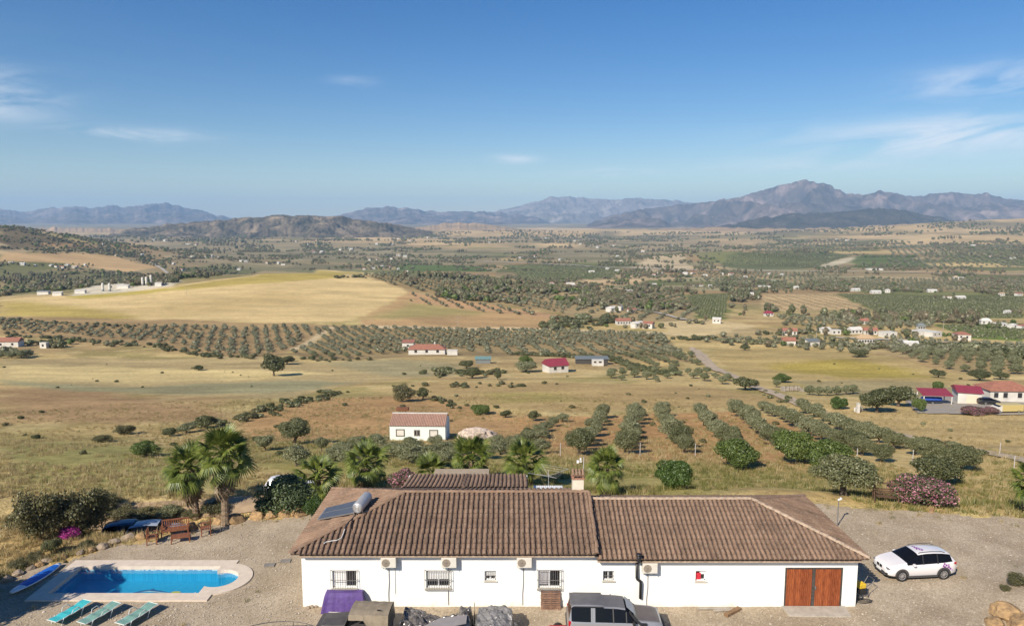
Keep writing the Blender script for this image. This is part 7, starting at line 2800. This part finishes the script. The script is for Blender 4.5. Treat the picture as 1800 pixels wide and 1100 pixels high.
car("dark_car", [(x_, w_, a_, b_, c_ * .93, d_) for x_, w_, a_, b_, c_, d_ in X1], (6, 8, 13, 14), Vector((g_.x, g_.y + .8, g_.z + .05)), .05, "black car parked against the neighbour's white house", mat("black_car_paint", (.02, .022, .025), .25, coat=.5), (1.32, -1.33), .345, .22, 1.58)
g_ = G(1508, 725)
gp = MB().box((0, 0, .8), (.5, .5, 2.0)).box((0, 0, 1.85), (.6, .6, .1)).build("gate_post", M_HWALL, None, (g_.x, g_.y, g_.z))
tag(gp, "white square gate post in front of the large dark tree", "gate post")
wl_ = MB().box((1.2, .8, .35), (2.2, .3, .9)).build("low_wall", M_HWALL, None, (g_.x, g_.y, g_.z), .5)
tag(wl_, "short low white wall running from the gate post under the tree", "wall")
g_ = G(1395, 688)
pn = empty("stone_pen", (g_.x, g_.y, g_.z), .1, "small roofless stone pen with posts beside the dirt track", "pen")
mb = MB()
mb.box((0, 2, .35), (5.0, .4, 1.1)).box((-2.4, .9, .35), (.4, 2.0, 1.1)).box((2.3, .6, .2), (.4, 2.4, .8))
mb.build("stone_wall", mat("dry_stone", (.32, .28, .23), .95, .3, 2), pn)
for i in range(5):
    MB().bar((-2.2 + 1.1 * i, .1 * (i % 2), -.2), (-2.2 + 1.1 * i, .1 * (i % 2), 1.6), .07, n=5).build("post", M_BARK, pn)
# wooden swing bench by the olive
g_ = G(1556, 882)
sb_ = empty("swing_bench", (g_.x, g_.y, g_.z), -.25, "dark wooden swing bench frame at the edge of the gravel", "swing bench")
M_DKWOOD = mat("dark_wood", (.10, .055, .032), .8, .3, 5)
for sx in (-.75, .75):
    MB().bar((sx, -.4, -.1), (sx, 0, 1.35), .045, n=5).build("post", M_DKWOOD, sb_)
    MB().bar((sx, .4, -.1), (sx, 0, 1.35), .045, n=5).build("post", M_DKWOOD, sb_)
MB().bar((-.85, 0, 1.35), (.85, 0, 1.35), .05, n=6).build("top_beam", M_DKWOOD, sb_)
for i in range(4):
    MB().box((0, -.22 + .13 * i, .42), (1.2, .1, .03)).build("slat", M_DKWOOD, sb_)
for i in range(3):
    MB().box((0, .26 + .03 * i, .55 + .13 * i), (1.2, .03, .1)).build("back_slat", M_DKWOOD, sb_)
g_ = G(1638, 896)
tag(MB().box((0, 0, .06), (.22, 1.3, .06)).build("plank", mat("tan_plank", (.34, .2, .11), .9, .2, 5), None, (g_.x, g_.y, g_.z + .02), -.6), "short tan plank on the gravel in front of the oleander", "plank")
# fence posts and poles -----------------------------------------------
POSTS = ((1125, 802), (1031, 798), (985, 802), (1222, 803), (1506, 813), (1604, 816), (1757, 800), (1782, 828))
for i, (px, py) in enumerate(POSTS):
    g_ = G(px, py)
    o = MB().bar((0, 0, -.2), (0, 0, 1.5), .04, n=6).bar((0, 0, 1.5), (0, 0, 1.56), .055, n=6).build("fence_post", M_CABLE, None, g_)
    rank = sorted(q_[0] for q_ in POSTS).index(px)
    tag(o, f"thin pale fence post by the near end of the olive rows, {ORD[rank]} from the left", "fence post", "fence posts below the olive rows")
for i, (px, py, h, lab) in enumerate(((1435, 598, 22, "tall pale utility pole above the yellow-green field"), (805, 576, 22, "wooden utility pole at the orchard's upper lane"), (1024, 522, 20, "pale utility pole standing in orchards in the valley"),
                                      (1658, 581, 16, "pale utility pole beside the bright green field"), (328, 519, 18, "pole on the far edge of the pale wheat hill"), (1375, 600, 18, "thin utility pole near the red roofs in the valley"),
                                      (1170, 548, 14, "thin utility pole beside the striped orchard"))):
    g_ = G(px, py)
    hh = h * mpp(g_)
    t = empty("utility_pole", g_, 0, lab, "utility pole")
    MB().bar((0, 0, -.5), (0, 0, hh), .16, n=6, r2=.1).build("pole", mat("pole_wood", (.36, .32, .27), .9, .1, 1), t)
    MB().box((0, 0, hh * .93), (1.8, .12, .12)).build("crossarm", M_IRON, t)

# valley houses big enough to tell apart --------------------------------
VH = [(1096, 571, 30, 'gable', M_RED, "white house with arched front and red roof before the dark tree clump", 5), (1390, 589, 28, 'gable', M_RED, "low house with red roof above the yellow-green field", 3),
      (1352, 556, 18, 'hip', M_CRIM, "pink-roofed two-storey house above the brown furrowed field's near edge", 3), (1523, 604, 36, 'hip', M_BEIGE, "white house with beige hip roof and dark windows below the striped orchard", 6),
      (1620, 580, 15, 'hip', M_SLATE, "white two-storey house beside the bright green field", 3), (1624, 590, 34, 'flat', M_HWALL, "long flat white building by the valley lane", 0), (1388, 607, 26, 'gable', M_RED, "orange-roofed barn behind the field crest", 0),
      (1470, 588, 20, 'flat', M_HWALL, "white flat-roofed house at the start of the lane hamlet", 2), (1505, 587, 26, 'gable', M_HWALL, "white house in the middle of the lane hamlet", 3), (1532, 588, 26, 'gable', M_RED, "white house with partly red roof ending the lane hamlet", 3),
      (1430, 608, 26, 'shed', M_SLATE, "blue-grey barn roof half hidden behind the field crest", 0), (1520, 570, 16, 'gable', M_RED, "small white house with brown roof in valley gardens", 2), (1502, 560, 10, 'flat', M_HWALL, "tiny white cube house beside a cypress", 0),
      (10, 610, 46, 'gable', M_RED, "house with red roof cut by the picture's edge behind shrubs", 2), (76, 612, 15, 'flat', M_HWALL, "small white shed among shrubs near the picture's edge", 1), (1018, 505, 28, 'shed', M_HWALL, "white long-roofed warehouse amid valley orchards", 0),
      (1003, 500, 18, 'flat', M_HWALL, "white flat building behind the long-roofed warehouse", 0), (1540, 475, 30, 'flat', M_HWALL, "white farm complex below the dark wood on the hillside", 2), (1505, 512, 18, 'gable', M_HWALL, "white house beside dark trees above the vineyards", 2),
      (1541, 516, 20, 'gable', M_HWALL, "white house standing right of dark trees above the vineyards", 2), (1640, 514, 18, 'gable', M_HWALL, "white house on its own above the long green vineyard", 2), (1690, 526, 20, 'gable', M_HWALL, "white house between two round trees in the vineyard", 2),
      (1735, 570, 20, 'hip', M_HWALL, "white house with pale hip roof by a dark tree near the picture's edge", 2), (1760, 575, 26, 'flat', M_HWALL, "low white house behind the bright green field", 2), (1345, 506, 24, 'flat', M_HWALL, "white house above the tan strip by the furrowed field", 2),
      (1400, 508, 10, 'gable', M_HWALL, "small white house above the furrowed field's far corner", 0), (1310, 500, 18, 'flat', M_HWALL, "white houses' nearest block in the vineyard hamlet", 2)]
for px, py, w, kind, rm_, lab, nw in VH:
    wins = tuple(((i + .5) / nw - .5, 1.0, 1.45, 1.1) for i in range(nw)) if nw else ()
    cottage("valley_house", px, py, w * .82, .55, 2.5 if w < 30 else 2.8, {'flat': .3, 'shed': .9, 'gable': 1.7, 'hip': 1.9}[kind], kind, rm_, lab, "house", random.uniform(-.25, .25), wins, None, "houses told apart in the valley")
# tiny far houses ---------------------------------------------------------
FARH = [(40, 466), (62, 468), (100, 470), (118, 468), (132, 471), (150, 467), (20, 462), (250, 449), (305, 465), (320, 476), (338, 452), (360, 453), (372, 452), (385, 453), (425, 460), (432, 461), (470, 463), (490, 464), (498, 466),
        (420, 475), (550, 444), (566, 445), (600, 440), (612, 437), (618, 440), (640, 438), (648, 437), (655, 441), (662, 430), (690, 430), (700, 420), (712, 421), (720, 424), (752, 419), (765, 419), (775, 420), (650, 458), (662, 457), (690, 456),
        (700, 450), (712, 452), (640, 474), (655, 473), (672, 470), (684, 470), (700, 474), (715, 478), (890, 498), (905, 500), (930, 499), (950, 503), (970, 500), (985, 458), (1000, 462), (915, 454), (940, 452), (1020, 430), (1050, 436),
        (1080, 433), (1120, 440), (1130, 443), (1085, 452), (1092, 459), (1068, 474), (1085, 478), (1150, 485), (1040, 479), (1160, 481), (1205, 483), (1218, 482), (1240, 485), (1270, 483), (1285, 484), (1150, 503), (1160, 502), (1220, 502), (1232, 503),
        (1248, 505), (1275, 502), (1300, 518), (1320, 519), (1090, 512), (1105, 514), (1130, 515), (1360, 497), (1310, 490), (1350, 482), (1375, 484), (1415, 485), (1470, 422), (1490, 423), (1400, 428), (1710, 434), (1740, 452), (1780, 455), (1680, 490),
        (1690, 491), (1590, 510), (1600, 511), (1560, 514), (1790, 520), (1770, 552), (1665, 525), (1780, 577), (1795, 578), (1700, 563), (1640, 592), (1690, 597), (1600, 612), (1760, 520), (330, 430), (345, 431), (290, 424), (270, 423), (180, 430),
        (540, 431), (520, 425), (860, 428), (880, 425), (960, 420), (1180, 433), (1210, 440), (1010, 424), (205, 450), (1120, 576), (1140, 577), (1085, 545), (1075, 548), (1110, 550), (1260, 568), (1280, 506), (90, 468), (110, 472), (1450, 586), (1560, 592)]
SECT = [(0, "under the left ridge"), (230, "behind the wheat hill"), (450, "under the rocky hill"), (600, "past the rocky hill"), (780, "straight ahead"), (1000, "under the pale mountain"), (1130, "right of pale mountain"),
        (1250, "left of tallest mountain"), (1400, "under the tallest mountain"), (1600, "near the right edge")]
BAND = [(0, "farthest out"), (436, "far out"), (456, "in mid valley"), (478, "before the road"), (500, "among green fields"), (530, "near the orchards")]
cells = {}
for i, (px, py) in enumerate(FARH):
    sct = [t_ for a_, t_ in SECT if px >= a_][-1]
    bnd = [t_ for a_, t_ in BAND if py >= a_][-1]
    cells.setdefault((sct, bnd), []).append((px, i))
FLAB = {}
for (sct, bnd), lst in cells.items():
    for r_, (px, i) in enumerate(sorted(lst)):
        FLAB[i] = f"tiny pale house {bnd}, {sct}" + (f", {ORD[r_]} from left" if len(lst) > 1 else "")
MBH = []
for k in range(4):
    mb = MB()
    L_, W_ = (9, 7, 12, 8)[k], (6, 6, 7, 8)[k]
    mb.box((0, 0, 1.2), (L_, W_, 4.4))
    o = len(mb.f)
    rsd = roof_solid(L_, W_, 3.45, (1.5, 1.4, .3, 1.6)[k], ('gable', 'gable', 'flat', 'hip')[k])
    mb.add(rsd.v, rsd.f, 1)
    for u in (-.25, .2):
        mb.box((u * L_, -W_ / 2 - .02, 1.9), (1.2, .1, 1.3), 2)
    MBH.append([mb.mesh("valley_house", [M_HWALL, r_, M_DKWIN]) for r_ in (M_HWALL, M_RED, M_BEIGE)])
for i, (px, py) in enumerate(FARH):
    g_ = G(px, py)
    me = MBH[i % 4][(0, 0, 1, 0, 2, 0, 1)[i % 7]]
    o = obj("valley_house", me, None, (g_.x, g_.y, g_.z + .6), random.uniform(-.6, .6))
    s = (.8 if g_.y < 1200 else .95 if g_.y < 2200 else 1.45) * random.uniform(.7, 1.15)
    o.scale = (s, s, s * .95)
    tag(o, FLAB[i], "house", "tiny far houses scattered over the valley")
hxs, hys, hss = [], [], []
for px, py, *_ in [(a[0], a[1]) for a in VH] + FARH:
    g_ = G(px, py)
    q = 5 if g_.y < 1500 else 7
    a_ = RNG.uniform(0, 6.28, q)
    d_ = RNG.uniform(.9, 2.6, q) * (7 if g_.y < 1500 else 13)
    hxs.append(g_.x + np.cos(a_) * d_ * 1.6)
    hys.append(g_.y + 3 + np.abs(np.sin(a_)) * d_ * np.where(RNG.random(q) < .35, -.7, 1))
    hss.append(RNG.uniform(.6, 1.25, q) * (1 if g_.y < 1500 else 1.6))
hxs, hys, hss = np.concatenate(hxs), np.concatenate(hys), np.concatenate(hss)
gn_scatter("garden_trees", np.stack([hxs, hys, H(hxs, hys) - .2], 1), hss, RNG.uniform(0, 6.28, len(hxs)), FAR_DK + FAR_TALL, "garden trees crowding round the far valley houses")
# works with silos at the left
for i, (px, py, h) in enumerate(((181, 512, 15), (193, 512, 15), (251, 502, 15), (258, 502, 16), (266, 501, 18))):
    g_ = G(px, py)
    k = mpp(g_)
    t = empty("silo", g_, 0, f"{ORD[i]} white silo from the picture's edge at the works behind the wheat hill", "silo", "silos at the works")
    mb = MB()
    mb.tube([(0, 0, 3 * k), (0, 0, h * k * .9)], 2.2 * k, n=12)
    mb.tube([(0, 0, h * k * .9), (0, 0, h * k)], [2.2 * k, .5 * k], n=12)
    mb.build("tank", M_HWALL, t)
    MB().box((0, 0, 1 * k), (3 * k, 3 * k, 5 * k)).build("stand", M_SLATE, t)
for i, (px, py, w, lab) in enumerate(((75, 518, 20, "grey-roofed works building among trees nearest the picture's edge"), (100, 520, 16, "long white vehicle shed before the grey-roofed works"), (140, 516, 18, "white works hall left of the paired silos"), (215, 507, 20, "pale works hall between the two silo groups"), (278, 503, 11, "white works office beyond the tallest silos"))):
    cottage("works_building", px, py, w, .35, 3, .6, 'shed', M_SLATE if i == 0 else M_HWALL, lab, "works building")
# ---------------------------------------------------------------- the air
def build_haze():
    m = bpy.data.materials.new("haze_air")
    m.use_nodes = True
    n, l = m.node_tree.nodes, m.node_tree.links
    n.clear()
    out = n.new("ShaderNodeOutputMaterial")
    v = n.new("ShaderNodeVolumePrincipled")
    v.inputs["Color"].default_value = (.40, .65, 1.0, 1)
    v.inputs["Density"].default_value = 5.8e-5
    v.inputs["Anisotropy"].default_value = 0.0
    l.new(v.outputs[0], out.inputs["Volume"])
    mb = MB()
    mb.box((0, 0, 205), (49000, 49000, 970))
    o = mb.build("haze", m)
    o["kind"] = "stuff"
    return o


build_haze()
